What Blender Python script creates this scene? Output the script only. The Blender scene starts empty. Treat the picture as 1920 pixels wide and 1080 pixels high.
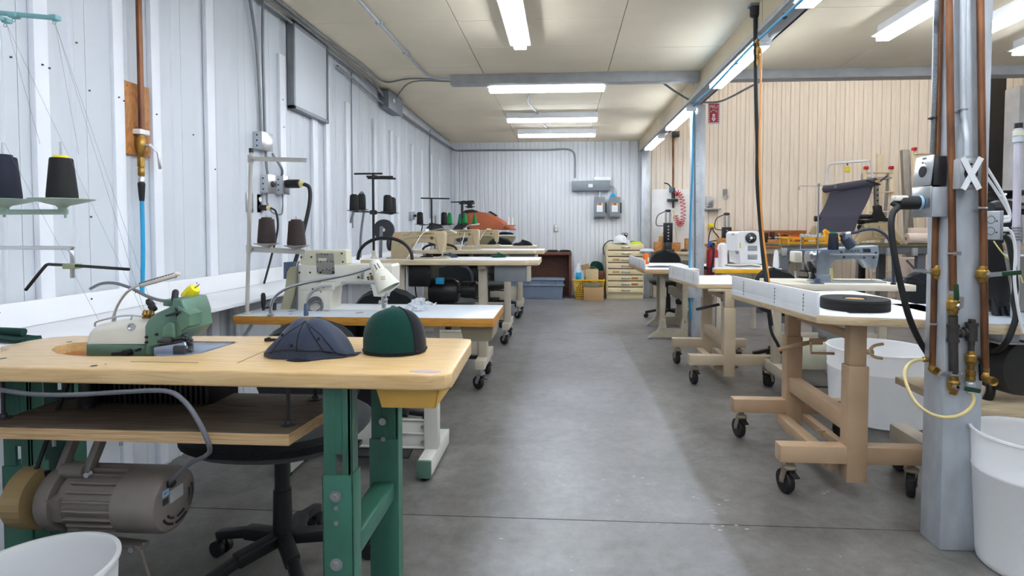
import bpy, bmesh, math, random
from mathutils import Vector, Matrix, Euler, noise
random.seed(7)
C = bpy.context.scene.collection
SC = bpy.context.scene
PI = math.pi
R = math.radians

# ------------------------------------------------------------------ camera
EYE = Vector((0, 0, 1.25))
YAW, PITCH = R(3.5), R(2.0)
FPX, PX, PY = 1040.0, 992.0, 464.0          # focal length and axis point in a 1920x1080 frame
cam = bpy.data.cameras.new('camera')
camo = bpy.data.objects.new('camera', cam)
C.objects.link(camo)
camo.location = EYE
camo.rotation_euler = (R(90) - PITCH, 0, YAW)
cam.sensor_width = 36
cam.lens = FPX * 36 / 1920
cam.shift_x = (960 - PX) / 1920
cam.shift_y = (PY - 540) / 1920
cam.clip_start = 0.02
SC.camera = camo

# ------------------------------------------------------------------ world, exposure
SC.view_settings.view_transform = 'Standard'
SC.view_settings.look = 'None'
SC.view_settings.gamma = 1
SC.view_settings.exposure = 0.97
SC.view_settings.use_curve_mapping = False
w = bpy.data.worlds.new('world')
SC.world = w
w.use_nodes = True
w.node_tree.nodes['Background'].inputs[0].default_value = (0.75, 0.8, 0.9, 1)
w.node_tree.nodes['Background'].inputs[1].default_value = 0.3
TUBE_POWER = 20.0
TUBE_COL = (0.88, 0.955, 1.04)
WARM_COL = (0.97, 0.96, 0.95)

# ------------------------------------------------------------------ survey helper: a sight line met with a known plane
_F = Vector((-math.sin(YAW) * math.cos(PITCH), math.cos(YAW) * math.cos(PITCH), -math.sin(PITCH)))
_R = Vector((math.cos(YAW), math.sin(YAW), 0))
_U = _R.cross(_F)
def at(x, y, X=None, Y=None, Z=None):
    d = _F + _R * ((x - PX) / FPX) - _U * ((y - PY) / FPX)
    if X is not None: t = (X - EYE.x) / d.x
    elif Y is not None: t = (Y - EYE.y) / d.y
    else: t = (Z - EYE.z) / d.z
    return EYE + d * t

# ------------------------------------------------------------------ mesh builder
def catmull(pts, k):
    pts = [Vector(p) for p in pts]
    if k <= 0 or len(pts) < 3: return pts
    out = []
    n = len(pts)
    for i in range(n - 1):
        p0 = pts[i - 1] if i else pts[0] * 2 - pts[1]
        p1, p2 = pts[i], pts[i + 1]
        p3 = pts[i + 2] if i + 2 < n else pts[-1] * 2 - pts[-2]
        for j in range(k):
            t = j / k
            out.append(0.5 * ((2 * p1) + (-p0 + p2) * t + (2 * p0 - 5 * p1 + 4 * p2 - p3) * t * t + (-p0 + 3 * p1 - 3 * p2 + p3) * t ** 3))
    out.append(pts[-1])
    return out

def axis_mat(d):
    d = Vector(d).normalized()
    return d.to_track_quat('Z', 'Y').to_matrix()

class MB:
    def __init__(s):
        s.bm = bmesh.new(); s.mi = 0; s.M = None
    def m(s, i): s.mi = i; return s
    def _fin(s, verts, faces):
        for f in faces: f.material_index = s.mi; f.smooth = True
        if s.M is not None:
            for v in verts: v.co = s.M @ v.co
        return s
    def _faces(s, vs, idx):
        fs = []
        for ix in idx:
            try: fs.append(s.bm.faces.new([vs[i] for i in ix]))
            except ValueError: pass
        return fs
    def hexa(s, pts, bv=0.0, seg=2):
        """eight corners: bottom four counter-clockwise, then top four"""
        vs = [s.bm.verts.new(p) for p in pts]
        fs = s._faces(vs, [(3, 2, 1, 0), (4, 5, 6, 7), (0, 1, 5, 4), (1, 2, 6, 5), (2, 3, 7, 6), (3, 0, 4, 7)])
        if bv > 0:
            es = list({e for f in fs for e in f.edges})
            r = bmesh.ops.bevel(s.bm, geom=es, offset=bv, segments=seg, profile=0.5, affect='EDGES', clamp_overlap=True)
            fs = list({f for v in r['verts'] for f in v.link_faces} | {f for f in fs if f.is_valid})
            vs = list({v for f in fs for v in f.verts})
        return s._fin(vs, fs)
    def box(s, x0, x1, y0, y1, z0, z1, bv=0.0, seg=2):
        if x1 < x0: x0, x1 = x1, x0
        if y1 < y0: y0, y1 = y1, y0
        if z1 < z0: z0, z1 = z1, z0
        return s.hexa([(x0, y0, z0), (x1, y0, z0), (x1, y1, z0), (x0, y1, z0), (x0, y0, z1), (x1, y0, z1), (x1, y1, z1), (x0, y1, z1)], bv, seg)
    def obox(s, c, size, rot=(0, 0, 0), bv=0.0, seg=2):
        m = (rot if isinstance(rot, Matrix) else Euler(rot).to_matrix())
        c = Vector(c); a, b, d = [k / 2 for k in size]
        P = [(-a, -b, -d), (a, -b, -d), (a, b, -d), (-a, b, -d), (-a, -b, d), (a, -b, d), (a, b, d), (-a, b, d)]
        return s.hexa([c + m @ Vector(p) for p in P], bv, seg)
    def bar(s, p0, p1, w, t, up=(0, 0, 1), bv=0.0):
        """rectangular bar from p0 to p1, w across, t along 'up'"""
        p0, p1 = Vector(p0), Vector(p1)
        d = (p1 - p0); L = d.length; d.normalize()
        u = Vector(up); sx = d.cross(u).normalized(); u = sx.cross(d).normalized()
        m = Matrix((sx, d, u)).transposed()
        return s.obox((p0 + p1) / 2, (w, L, t), m, bv)
    def rings(s, rings, caps=(True, True), closed=False):
        n = len(rings[0])
        V = [[s.bm.verts.new(p) for p in r] for r in rings]
        fs = []
        k = len(V)
        for i in range(k if closed else k - 1):
            a, b = V[i], V[(i + 1) % k]
            for j in range(n):
                fs.append(s.bm.faces.new((a[j], a[(j + 1) % n], b[(j + 1) % n], b[j])))
        if not closed:
            if caps[0]: fs.append(s.bm.faces.new(list(reversed(V[0]))))
            if caps[1]: fs.append(s.bm.faces.new(V[-1]))
        return s._fin([v for r in V for v in r], fs)
    def cyl(s, p0, p1, r, r1=None, n=16, caps=True):
        p0, p1 = Vector(p0), Vector(p1)
        r1 = r if r1 is None else r1
        m = axis_mat(p1 - p0)
        c = [m @ Vector((math.cos(2 * PI * i / n), math.sin(2 * PI * i / n), 0)) for i in range(n)]
        return s.rings([[p0 + q * r for q in c], [p1 + q * r1 for q in c]], (caps, caps))
    def lathe(s, prof, c=(0, 0, 0), ax=(0, 0, 1), n=24, caps=(True, True)):
        c = Vector(c); m = axis_mat(ax)
        rs = []
        for r, z in prof:
            r = max(r, 0.0004)
            rs.append([c + m @ Vector((r * math.cos(2 * PI * i / n), r * math.sin(2 * PI * i / n), z)) for i in range(n)])
        return s.rings(rs, caps)
    def tube(s, pts, r, n=8, k=6, closed=False, r1=None):
        pts = catmull(pts, k)
        N = len(pts)
        rs = []; prev = None
        for i, p in enumerate(pts):
            if closed: t = (pts[(i + 1) % N] - pts[i - 1])
            else: t = (pts[min(i + 1, N - 1)] - pts[max(i - 1, 0)])
            if t.length < 1e-9: t = Vector((0, 0, 1))
            t.normalize()
            if prev is None:
                u = Vector((0, 0, 1)) if abs(t.z) < 0.9 else Vector((1, 0, 0))
            else: u = prev
            b = t.cross(u)
            if b.length < 1e-6: b = t.cross(Vector((1, 0.3, 0)))
            b.normalize(); u = b.cross(t).normalized(); prev = u
            rr = r if r1 is None else r + (r1 - r) * i / (N - 1)
            rs.append([p + (u * math.cos(2 * PI * j / n) + b * math.sin(2 * PI * j / n)) * rr for j in range(n)])
        return s.rings(rs, closed=closed)
    def torus(s, c, Rr, r, ax=(0, 0, 1), n=32, k=8):
        m = axis_mat(ax); c = Vector(c)
        return s.tube([c + m @ Vector((Rr * math.cos(2 * PI * i / n), Rr * math.sin(2 * PI * i / n), 0)) for i in range(n)], r, n=k, k=0, closed=True)
    def prism(s, poly, a0, a1, ax='y', bv=0.0, seg=2):
        """polygon extruded along an axis; poly coordinates are the other two axes in order"""
        def p(q, a):
            return {'x': (a, q[0], q[1]), 'y': (q[0], a, q[1]), 'z': (q[0], q[1], a)}[ax]
        A = [s.bm.verts.new(p(q, a0)) for q in poly]; B = [s.bm.verts.new(p(q, a1)) for q in poly]
        n = len(poly)
        fs = [s.bm.faces.new(list(reversed(A))), s.bm.faces.new(B)]
        for i in range(n): fs.append(s.bm.faces.new((A[i], A[(i + 1) % n], B[(i + 1) % n], B[i])))
        bmesh.ops.recalc_face_normals(s.bm, faces=fs)
        vs = A + B
        if bv > 0:
            es = list({e for f in fs[:2] for e in f.edges})
            r = bmesh.ops.bevel(s.bm, geom=es, offset=bv, segments=seg, profile=0.5, affect='EDGES', clamp_overlap=True)
            fs = list({f for v in r['verts'] for f in v.link_faces} | {f for f in fs if f.is_valid})
            vs = list({v for f in fs for v in f.verts})
        return s._fin(vs, fs)
    def sph(s, c, r, sc=(1, 1, 1), n=16, k=10):
        c = Vector(c)
        rs = []
        for i in range(k + 1):
            a = -PI / 2 + PI * i / k
            rr = max(math.cos(a), 0.002)
            rs.append([c + Vector((rr * math.cos(2 * PI * j / n) * sc[0], rr * math.sin(2 * PI * j / n) * sc[1], math.sin(a) * sc[2])) * r for j in range(n)])
        return s.rings(rs)
    def quad(s, pts):
        vs = [s.bm.verts.new(p) for p in pts]
        return s._fin(vs, [s.bm.faces.new(vs)])
    def grid(s, fn, nu, nv, thick=0.0):
        """surface fn(u,v) for u,v in 0..1; thick gives it a back face"""
        G = [[Vector(fn(i / nu, j / nv)) for j in range(nv + 1)] for i in range(nu + 1)]
        def layer(G, flip):
            V = [[s.bm.verts.new(p) for p in r] for r in G]
            fs = []
            for i in range(nu):
                for j in range(nv):
                    q = (V[i][j], V[i + 1][j], V[i + 1][j + 1], V[i][j + 1])
                    fs.append(s.bm.faces.new(q if not flip else q[::-1]))
            return V, fs
        V, fs = layer(G, False)
        allv = [v for r in V for v in r]
        if thick:
            N = []
            for i in range(nu + 1):
                row = []
                for j in range(nv + 1):
                    du = G[min(i + 1, nu)][j] - G[max(i - 1, 0)][j]; dv = G[i][min(j + 1, nv)] - G[i][max(j - 1, 0)]
                    nn = du.cross(dv)
                    row.append(G[i][j] - (nn.normalized() if nn.length > 1e-9 else Vector((0, 0, 1))) * thick)
                N.append(row)
            W, f2 = layer(N, True)
            fs += f2; allv += [v for r in W for v in r]
            ring = [(i, 0) for i in range(nu)] + [(nu, j) for j in range(nv)] + [(i, nv) for i in range(nu, 0, -1)] + [(0, j) for j in range(nv, 0, -1)]
            for a, b in zip(ring, ring[1:] + ring[:1]):
                try: fs.append(s.bm.faces.new((V[b[0]][b[1]], V[a[0]][a[1]], W[a[0]][a[1]], W[b[0]][b[1]])))
                except ValueError: pass
        return s._fin(allv, fs)
    def build(s, name, mats, parent=None, ang=32, world=True):
        if not isinstance(mats, (list, tuple)): mats = [mats]
        me = bpy.data.meshes.new(name)
        if parent is not None and world:
            r = parent
            while r.parent is not None: r = r.parent
            off = -Vector(r.location)
            for v in s.bm.verts: v.co += off
        s.bm.to_mesh(me); s.bm.free()
        for mm in mats: me.materials.append(mm)
        me.set_sharp_from_angle(angle=R(ang))
        o = bpy.data.objects.new(name, me)
        C.objects.link(o)
        if parent is not None: o.parent = parent
        return o

def tag(o, label=None, cat=None, group=None, kind=None):
    if label: o['label'] = label
    if cat: o['category'] = cat
    if group: o['group'] = group
    if kind: o['kind'] = kind
    return o
def thing(name, label, cat, loc=(0, 0, 0), group=None, kind=None):
    o = bpy.data.objects.new(name, None); C.objects.link(o)
    o.location = loc; o.empty_display_size = 0.1
    return tag(o, label, cat, group, kind)
def solo(name, mb, mats, label, cat, group=None, kind=None, ang=32):
    """a thing that is one mesh"""
    return tag(mb.build(name, mats, None, ang), label, cat, group, kind)
KIDS = None
def copy_tree(o, parent=None):
    c = o.copy(); C.objects.link(c); c.parent = parent
    for ch in list(o.children): copy_tree(ch, c)
    return c
def lettering(name, txt, size, mat, parent, loc, rot, extrude=0.0006, align='CENTER', lab=None):
    """flat letters as a mesh part; loc in world coordinates"""
    cu = bpy.data.curves.new(name, 'FONT'); cu.body = txt; cu.size = size; cu.extrude = extrude; cu.align_x = align; cu.align_y = 'CENTER'
    tmp = bpy.data.objects.new(name, cu); C.objects.link(tmp)
    dg = bpy.context.evaluated_depsgraph_get()
    me = bpy.data.meshes.new_from_object(tmp.evaluated_get(dg))
    bpy.data.objects.remove(tmp); bpy.data.curves.remove(cu)
    me.materials.clear(); me.materials.append(mat)
    m = Matrix.Translation(loc) @ (rot if isinstance(rot, Matrix) else Euler(rot).to_matrix()).to_4x4()
    r = parent
    while r.parent is not None: r = r.parent
    me.transform(Matrix.Translation(-Vector(r.location)) @ m)
    o = bpy.data.objects.new(name, me); C.objects.link(o); o.parent = parent
    return o

# ------------------------------------------------------------------ materials
def lin(c):
    c = [k / 255 for k in c]
    return tuple(k / 12.92 if k <= 0.04045 else ((k + 0.055) / 1.055) ** 2.4 for k in c) + (1,)
class NT:
    def __init__(s, m): s.t = m.node_tree; s.n = s.t.nodes; s.l = s.t.links
    def new(s, ty, **kw):
        o = s.n.new(ty)
        for k, v in kw.items(): setattr(o, k, v)
        return o
    def link(s, a, b): s.l.new(a, b)
def mat(name, c, rough=0.5, metal=0.0, var=0.10, scale=8.0, bump=0.0, bscale=None, c2=None, stretch=None, spec=0.5, coat=0.0, alpha=None, rvar=0.0, detail=4.0, trans=0.0):
    m = bpy.data.materials.new(name); m.use_nodes = True
    t = NT(m); b = t.n['Principled BSDF']
    b.inputs['Roughness'].default_value = rough; b.inputs['Metallic'].default_value = metal
    b.inputs['Specular IOR Level'].default_value = spec; b.inputs['Coat Weight'].default_value = coat
    if trans: b.inputs['Transmission Weight'].default_value = trans
    tc = t.new('ShaderNodeTexCoord'); src = tc.outputs['Object']
    if stretch:
        mp = t.new('ShaderNodeMapping'); mp.inputs['Scale'].default_value = stretch
        t.link(src, mp.inputs[0]); src = mp.outputs[0]
    nz = t.new('ShaderNodeTexNoise'); nz.inputs['Scale'].default_value = scale; nz.inputs['Detail'].default_value = detail
    t.link(src, nz.inputs['Vector'])
    rp = t.new('ShaderNodeValToRGB')
    A = lin(c); B = lin(c2) if c2 else tuple(k * (1 - var * 1.6) for k in A[:3]) + (1,)
    A2 = A if c2 else tuple(min(1, k * (1 + var * 0.5)) for k in A[:3]) + (1,)
    rp.color_ramp.elements[0].color = B; rp.color_ramp.elements[1].color = A2
    rp.color_ramp.elements[0].position = 0.3; rp.color_ramp.elements[1].position = 0.62
    t.link(nz.outputs['Fac'], rp.inputs[0]); t.link(rp.outputs[0], b.inputs['Base Color'])
    if rvar:
        mr = t.new('ShaderNodeMapRange'); mr.inputs[3].default_value = rough - rvar; mr.inputs[4].default_value = rough + rvar
        t.link(nz.outputs['Fac'], mr.inputs[0]); t.link(mr.outputs[0], b.inputs['Roughness'])
    if bump:
        n2 = t.new('ShaderNodeTexNoise'); n2.inputs['Scale'].default_value = bscale or scale * 8; n2.inputs['Detail'].default_value = 3
        t.link(src, n2.inputs['Vector'])
        bp = t.new('ShaderNodeBump'); bp.inputs['Strength'].default_value = bump; bp.inputs['Distance'].default_value = 0.002
        t.link(n2.outputs['Fac'], bp.inputs['Height']); t.link(bp.outputs[0], b.inputs['Normal'])
    if alpha is not None: b.inputs['Alpha'].default_value = alpha
    return m
def wood(name, c1, c2, scale=3.0, stretch=(1, 12, 12), rough=0.4, coat=0.0, dist=2.0):
    m = bpy.data.materials.new(name); m.use_nodes = True
    t = NT(m); b = t.n['Principled BSDF']; b.inputs['Roughness'].default_value = rough; b.inputs['Coat Weight'].default_value = coat
    b.inputs['Coat Roughness'].default_value = 0.25
    tc = t.new('ShaderNodeTexCoord'); mp = t.new('ShaderNodeMapping'); mp.inputs['Scale'].default_value = stretch
    t.link(tc.outputs['Object'], mp.inputs[0])
    nz = t.new('ShaderNodeTexNoise'); nz.inputs['Scale'].default_value = scale; nz.inputs['Detail'].default_value = 6; nz.inputs['Distortion'].default_value = dist
    t.link(mp.outputs[0], nz.inputs['Vector'])
    rp = t.new('ShaderNodeValToRGB'); rp.color_ramp.elements[0].color = lin(c2); rp.color_ramp.elements[1].color = lin(c1)
    rp.color_ramp.elements[0].position = 0.32; rp.color_ramp.elements[1].position = 0.6
    t.link(nz.outputs['Fac'], rp.inputs[0]); t.link(rp.outputs[0], b.inputs['Base Color'])
    bp = t.new('ShaderNodeBump'); bp.inputs['Strength'].default_value = 0.08; bp.inputs['Distance'].default_value = 0.001
    t.link(nz.outputs['Fac'], bp.inputs['Height']); t.link(bp.outputs[0], b.inputs['Normal'])
    return m
def weave(name, c, c2, scale=400, rough=0.9):
    m = mat(name, c, rough=rough, c2=c2, scale=scale, bump=0.3, bscale=scale * 1.2, spec=0.2)
    m.node_tree.nodes['Principled BSDF'].inputs['Sheen Weight'].default_value = 0.15
    return m
def glow(name, col, power):
    m = bpy.data.materials.new(name); m.use_nodes = True
    b = m.node_tree.nodes['Principled BSDF']
    b.inputs['Base Color'].default_value = (0.9, 0.9, 0.9, 1)
    b.inputs['Emission Color'].default_value = (*col, 1); b.inputs['Emission Strength'].default_value = power
    return m

M = {}
M['tube'] = glow('tube_glass_lit', TUBE_COL, TUBE_POWER)
M['tube_warm'] = glow('tube_glass_lit_warm', WARM_COL, TUBE_POWER)
M['white_metal'] = mat('white_enamel', (226, 228, 232), 0.4, var=0.05)
M['wall_white'] = mat('white_wall_sheet', (207, 212, 219), 0.45, var=0.05, scale=1.5, stretch=(1, 1, 0.25))
M['wall_back'] = mat('white_back_wall_sheet', (219, 222, 226), 0.5, var=0.05, scale=1.2, stretch=(1, 1, 0.3))
M['wall_beige'] = mat('beige_wall_sheet', (240, 231, 218), 0.55, var=0.06, scale=1.0, stretch=(1, 1, 0.3))
M['batten'] = mat('white_batten', (236, 239, 246), 0.4, var=0.03, scale=3)
M['ceiling'] = mat('cream_ceiling_board', (240, 226, 200), 0.75, var=0.07, scale=0.9, detail=6)
M['beamface'] = mat('cream_beam_board', (205, 190, 162), 0.7, var=0.07, scale=1.3)
M['galv'] = mat('galvanised_steel', (190, 196, 203), 0.42, 0.3, var=0.12, scale=14, stretch=(1, 1, 0.4), rvar=0.1)
M['galv_dull'] = mat('dull_grey_steel', (176, 178, 180), 0.5, 0.3, var=0.08)
M['conduit'] = mat('grey_conduit', (132, 136, 140), 0.45, 0.4, var=0.08)
M['steel'] = mat('bright_steel', (190, 192, 195), 0.28, 0.9, var=0.08)
M['darksteel'] = mat('dark_steel', (70, 70, 72), 0.4, 0.7, var=0.15)
M['black'] = mat('black_plastic', (20, 20, 22), 0.45, var=0.1)
M['blackmetal'] = mat('black_paint', (26, 26, 28), 0.4, 0.1, var=0.1)
M['rubber'] = mat('black_rubber', (28, 28, 30), 0.6, var=0.15)
M['copper'] = mat('aged_copper', (138, 92, 62), 0.42, 0.6, var=0.3, scale=18, c2=(86, 56, 40), stretch=(1, 1, 0.25))
M['brass'] = mat('aged_brass', (178, 140, 68), 0.38, 0.75, scale=30, c2=(120, 92, 44))
M['white'] = mat('white_plastic', (238, 239, 240), 0.4, var=0.03)
M['melamine'] = mat('white_melamine', (240, 241, 244), 0.35, var=0.02, scale=3)
M['bluewhite'] = mat('pale_blue_laminate', (206, 214, 224), 0.3, var=0.02, scale=3)
M['grey'] = mat('grey_paint', (128, 133, 138), 0.45, var=0.06)
M['boxgrey'] = mat('grey_electrical_paint', (122, 130, 138), 0.4, var=0.05)
M['tan'] = mat('tan_paint', (190, 160, 128), 0.42, var=0.08, scale=5)
M['cream'] = mat('cream_machine_enamel', (188, 170, 136), 0.35, var=0.06, scale=6)
M['ivory'] = mat('ivory_machine_enamel', (218, 215, 202), 0.35, var=0.04, scale=6)
M['beigepaint'] = mat('beige_stand_paint', (196, 186, 168), 0.45, var=0.08, scale=5)
M['green'] = mat('green_stand_paint', (56, 108, 90), 0.38, var=0.12, scale=6)
M['greenmach'] = mat('sage_machine_enamel', (88, 122, 106), 0.35, 0.1, var=0.1, scale=10)
M['mint'] = mat('mint_paint', (116, 168, 172), 0.4, var=0.06)
M['sage'] = mat('sage_tray_paint', (150, 172, 158), 0.4, var=0.06)
M['hose_blue'] = mat('blue_hose', (28, 158, 208), 0.4, var=0.06)
M['hose_orange'] = mat('orange_hose', (222, 148, 62), 0.45, var=0.06)
M['yellow'] = mat('yellow_plastic', (238, 218, 20), 0.4, var=0.04)
M['cord_grey'] = mat('grey_cord', (104, 106, 112), 0.5, var=0.06)
M['maple'] = wood('maple_table_top', (218, 186, 136), (200, 162, 108), 2.2, (2.5, 34, 34), 0.36, 0.25, 1.2)
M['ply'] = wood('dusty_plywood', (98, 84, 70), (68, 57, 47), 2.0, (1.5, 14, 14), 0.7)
M['plyedge'] = wood('plywood_edge', (202, 170, 126), (150, 116, 78), 3.0, (1, 3, 90), 0.6)
M['plyface'] = wood('fir_plywood', (190, 128, 66), (150, 92, 42), 2.6, (6, 6, 2.0), 0.55, 0, 4.0)
M['oak_edge'] = wood('oak_edge_band', (200, 142, 56), (172, 112, 38), 3.0, (2, 10, 40), 0.4)
M['creamedge'] = wood('pale_wood_edge', (214, 196, 164), (190, 168, 132), 2.0, (2, 6, 40), 0.5)
M['darkwood'] = wood('dark_red_wood', (106, 62, 42), (76, 42, 30), 2.0, (3, 3, 14), 0.5)
M['honeywood'] = wood('honey_wood', (196, 136, 74), (164, 104, 50), 3.0, (3, 3, 10), 0.5)
M['redwood'] = wood('orange_brown_board', (170, 98, 44), (138, 74, 32), 2.0, (1.5, 6, 8), 0.5)
M['chair_fab'] = weave('charcoal_seat_mesh', (38, 42, 44), (14, 15, 17), 260)
M['green_felt'] = weave('dark_green_felt', (8, 62, 54), (4, 42, 38), 500)
M['navy'] = weave('slate_navy_twill', (54, 62, 80), (40, 47, 64), 420, 0.8)
M['blackcloth'] = weave('black_cloth', (24, 25, 32), (14, 15, 20), 300)
M['charcoalcloth'] = weave('charcoal_fabric', (74, 74, 88), (62, 62, 76), 200)
M['thread_black'] = mat('black_thread', (16, 16, 19), 0.75, scale=6, stretch=(1, 1, 160), c2=(9, 9, 11))
M['thread_navy'] = mat('navy_thread', (14, 24, 48), 0.75, scale=6, stretch=(1, 1, 160), c2=(9, 15, 32))
M['thread_brown'] = mat('dark_brown_thread', (54, 38, 36), 0.75, scale=6, stretch=(1, 1, 160), c2=(38, 26, 25))
M['thread_green'] = mat('green_thread', (14, 140, 72), 0.7, scale=6, stretch=(1, 1, 160), c2=(10, 108, 56))
M['thread_white'] = mat('white_thread', (235, 234, 230), 0.7, scale=6, stretch=(1, 1, 120), c2=(220, 218, 212))
M['thread_cream'] = mat('pale_yellow_thread', (226, 218, 150), 0.7, scale=6, stretch=(1, 1, 120), c2=(206, 198, 126))
M['label'] = mat('white_sticker', (232, 234, 236), 0.5, var=0.03)
M['ink'] = mat('dark_print', (40, 42, 48), 0.6, var=0.05)
M['redink'] = mat('red_print', (196, 40, 44), 0.6, var=0.05)
M['signred'] = mat('sign_red', (170, 24, 38), 0.4, var=0.05)
M['cardboard'] = mat('cardboard', (186, 150, 106), 0.8, var=0.08, scale=4)
M['bluebin'] = mat('grey_blue_plastic', (126, 142, 164), 0.45, var=0.04)
M['yellowbin'] = mat('yellow_basket_plastic', (230, 182, 38), 0.45, var=0.05)
M['motor'] = mat('taupe_motor_paint', (122, 114, 108), 0.42, 0.15, var=0.08, scale=8)
M['goldtan'] = mat('gold_tan_guard', (158, 134, 92), 0.4, 0.2, var=0.06)
# ================================================================== THE SETTING
XL, YB, HC = -2.1, 10.3, 2.84
# concrete floor
def floor_material():
    m = bpy.data.materials.new('polished_concrete'); m.use_nodes = True
    t = NT(m); b = t.n['Principled BSDF']
    tc = t.new('ShaderNodeTexCoord')
    def nz(scale, detail=6, rough=0.6, dist=0.0):
        n = t.new('ShaderNodeTexNoise'); n.inputs['Scale'].default_value = scale; n.inputs['Detail'].default_value = detail
        n.inputs['Roughness'].default_value = rough; n.inputs['Distortion'].default_value = dist
        t.link(tc.outputs['Object'], n.inputs['Vector']); return n.outputs['Fac']
    def ramp(src, stops):
        r = t.new('ShaderNodeValToRGB'); e = r.color_ramp.elements
        e[0].position, e[0].color = stops[0]; e[1].position, e[1].color = stops[-1]
        for p, c in stops[1:-1]:
            k = e.new(p); k.color = c
        t.link(src, r.inputs[0]); return r.outputs[0]
    def mix(f, a, bcol, mode='MIX'):
        x = t.new('ShaderNodeMix'); x.data_type = 'RGBA'; x.blend_type = mode
        if isinstance(f, float): x.inputs[0].default_value = f
        else: t.link(f, x.inputs[0])
        for sock, v in ((x.inputs[6], a), (x.inputs[7], bcol)):
            if isinstance(v, tuple): sock.default_value = v
            else: t.link(v, sock)
        return x.outputs[2]
    base = ramp(nz(1.1, 8, 0.62, 0.6), [(0.28, lin((120, 118, 116))), (0.5, lin((138, 137, 137))), (0.72, lin((154, 153, 155)))])
    mott = ramp(nz(13.0, 8, 0.75), [(0.34, (0.66, 0.65, 0.63, 1)), (0.64, (1.05, 1.05, 1.05, 1))])
    col = mix(0.7, base, mott, 'MULTIPLY')
    speck = ramp(nz(46.0, 2, 0.5), [(0.68, (0, 0, 0, 1)), (0.73, (1, 1, 1, 1))])
    keep = ramp(nz(2.3, 2), [(0.52, (0, 0, 0, 1)), (0.62, (0.6, 0.6, 0.6, 1))])
    sp = mix(1.0, speck, keep, 'MULTIPLY')
    col = mix(sp, col, lin((196, 198, 200)))
    stain = ramp(nz(1.7, 5, 0.6, 0.2), [(0.52, (0, 0, 0, 1)), (0.9, (0.6, 0.6, 0.6, 1))])
    col = mix(stain, col, lin((116, 110, 104)))
    # aisle lane, paler and glossier than the browner sides, difference fading far back
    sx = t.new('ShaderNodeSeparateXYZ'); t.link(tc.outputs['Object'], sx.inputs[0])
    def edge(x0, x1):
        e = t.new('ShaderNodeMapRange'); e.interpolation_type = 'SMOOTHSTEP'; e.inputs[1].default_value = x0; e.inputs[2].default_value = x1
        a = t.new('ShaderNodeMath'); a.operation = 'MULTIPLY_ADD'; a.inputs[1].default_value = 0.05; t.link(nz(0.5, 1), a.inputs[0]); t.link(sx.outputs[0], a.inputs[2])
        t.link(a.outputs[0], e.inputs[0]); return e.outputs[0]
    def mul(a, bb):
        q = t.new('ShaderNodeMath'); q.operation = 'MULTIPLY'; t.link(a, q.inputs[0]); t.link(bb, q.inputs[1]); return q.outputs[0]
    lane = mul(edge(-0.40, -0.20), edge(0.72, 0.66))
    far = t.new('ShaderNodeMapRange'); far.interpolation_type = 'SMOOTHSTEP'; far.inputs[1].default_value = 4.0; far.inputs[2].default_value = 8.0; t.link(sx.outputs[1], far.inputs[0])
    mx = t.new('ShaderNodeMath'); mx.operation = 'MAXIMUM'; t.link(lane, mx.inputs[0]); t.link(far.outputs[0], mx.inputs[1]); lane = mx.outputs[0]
    side_tone = ramp(nz(5.0, 9, 0.75, 0.4), [(0.3, lin((172, 165, 156))), (0.5, lin((208, 204, 198))), (0.7, lin((232, 230, 227)))])
    col = mix(lane, mix(1.0, col, side_tone, 'MULTIPLY'), mix(1.0, col, (0.93, 0.935, 0.97, 1), 'MULTIPLY'))
    t.link(col, b.inputs['Base Color'])
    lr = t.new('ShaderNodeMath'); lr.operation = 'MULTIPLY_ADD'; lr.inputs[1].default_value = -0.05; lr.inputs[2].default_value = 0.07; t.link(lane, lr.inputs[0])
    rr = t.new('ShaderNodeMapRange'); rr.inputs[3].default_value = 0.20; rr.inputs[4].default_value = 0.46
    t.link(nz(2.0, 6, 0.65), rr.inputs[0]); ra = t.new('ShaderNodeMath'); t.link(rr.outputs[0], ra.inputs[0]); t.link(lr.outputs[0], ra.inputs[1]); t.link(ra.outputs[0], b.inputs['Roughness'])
    bp = t.new('ShaderNodeBump'); bp.inputs['Strength'].default_value = 0.06; bp.inputs['Distance'].default_value = 0.003
    t.link(nz(60, 4), bp.inputs['Height']); t.link(bp.outputs[0], b.inputs['Normal'])
    return m
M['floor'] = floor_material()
mb = MB()   # slabs with a saw-cut joint between them
YJ = 2.343
for (x0, x1, y0, y1) in [(XL - 0.1, 9.2, -3.2, YJ - 0.003), (XL - 0.1, 9.2, YJ + 0.003, 6.6), (XL - 0.1, 9.2, 6.606, YB + 0.2)]:
    mb.box(x0, x1, y0, y1, -0.12, 0)
mb.box(XL - 0.1, 9.2, -3.2, YB + 0.2, -0.15, -0.006)
rn = random.Random(11)
mb.m(1)
for px_, py_ in [(1335, 957), (1348, 946), (1362, 938), (1340, 962), (1337, 990), (1355, 986), (1350, 994), (1310, 935), (1300, 932), (1335, 985), (1205, 896), (1188, 893), (1215, 907), (1050, 892), (985, 907), (940, 1010), (1545, 925), (1552, 922), (1380, 985), (1400, 992), (1130, 900), (1160, 930)]:
    q = at(px_, py_, Z=0); n_ = 9
    mb.prism([(q.x + (.003 + rn.random() * .008) * math.cos(2 * PI * k / n_) * 1.2, q.y + (.001 + rn.random() * .004) * math.sin(2 * PI * k / n_)) for k in range(n_)], -.001, .0006, 'z')
M['fleck'] = mat('pale_paint_fleck', (178, 182, 187), .6, var=.1)
solo('floor', mb, [M['floor'], M['fleck']], 'worn grey polished concrete floor with a straight saw-cut joint', 'floor', kind='structure')

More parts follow.
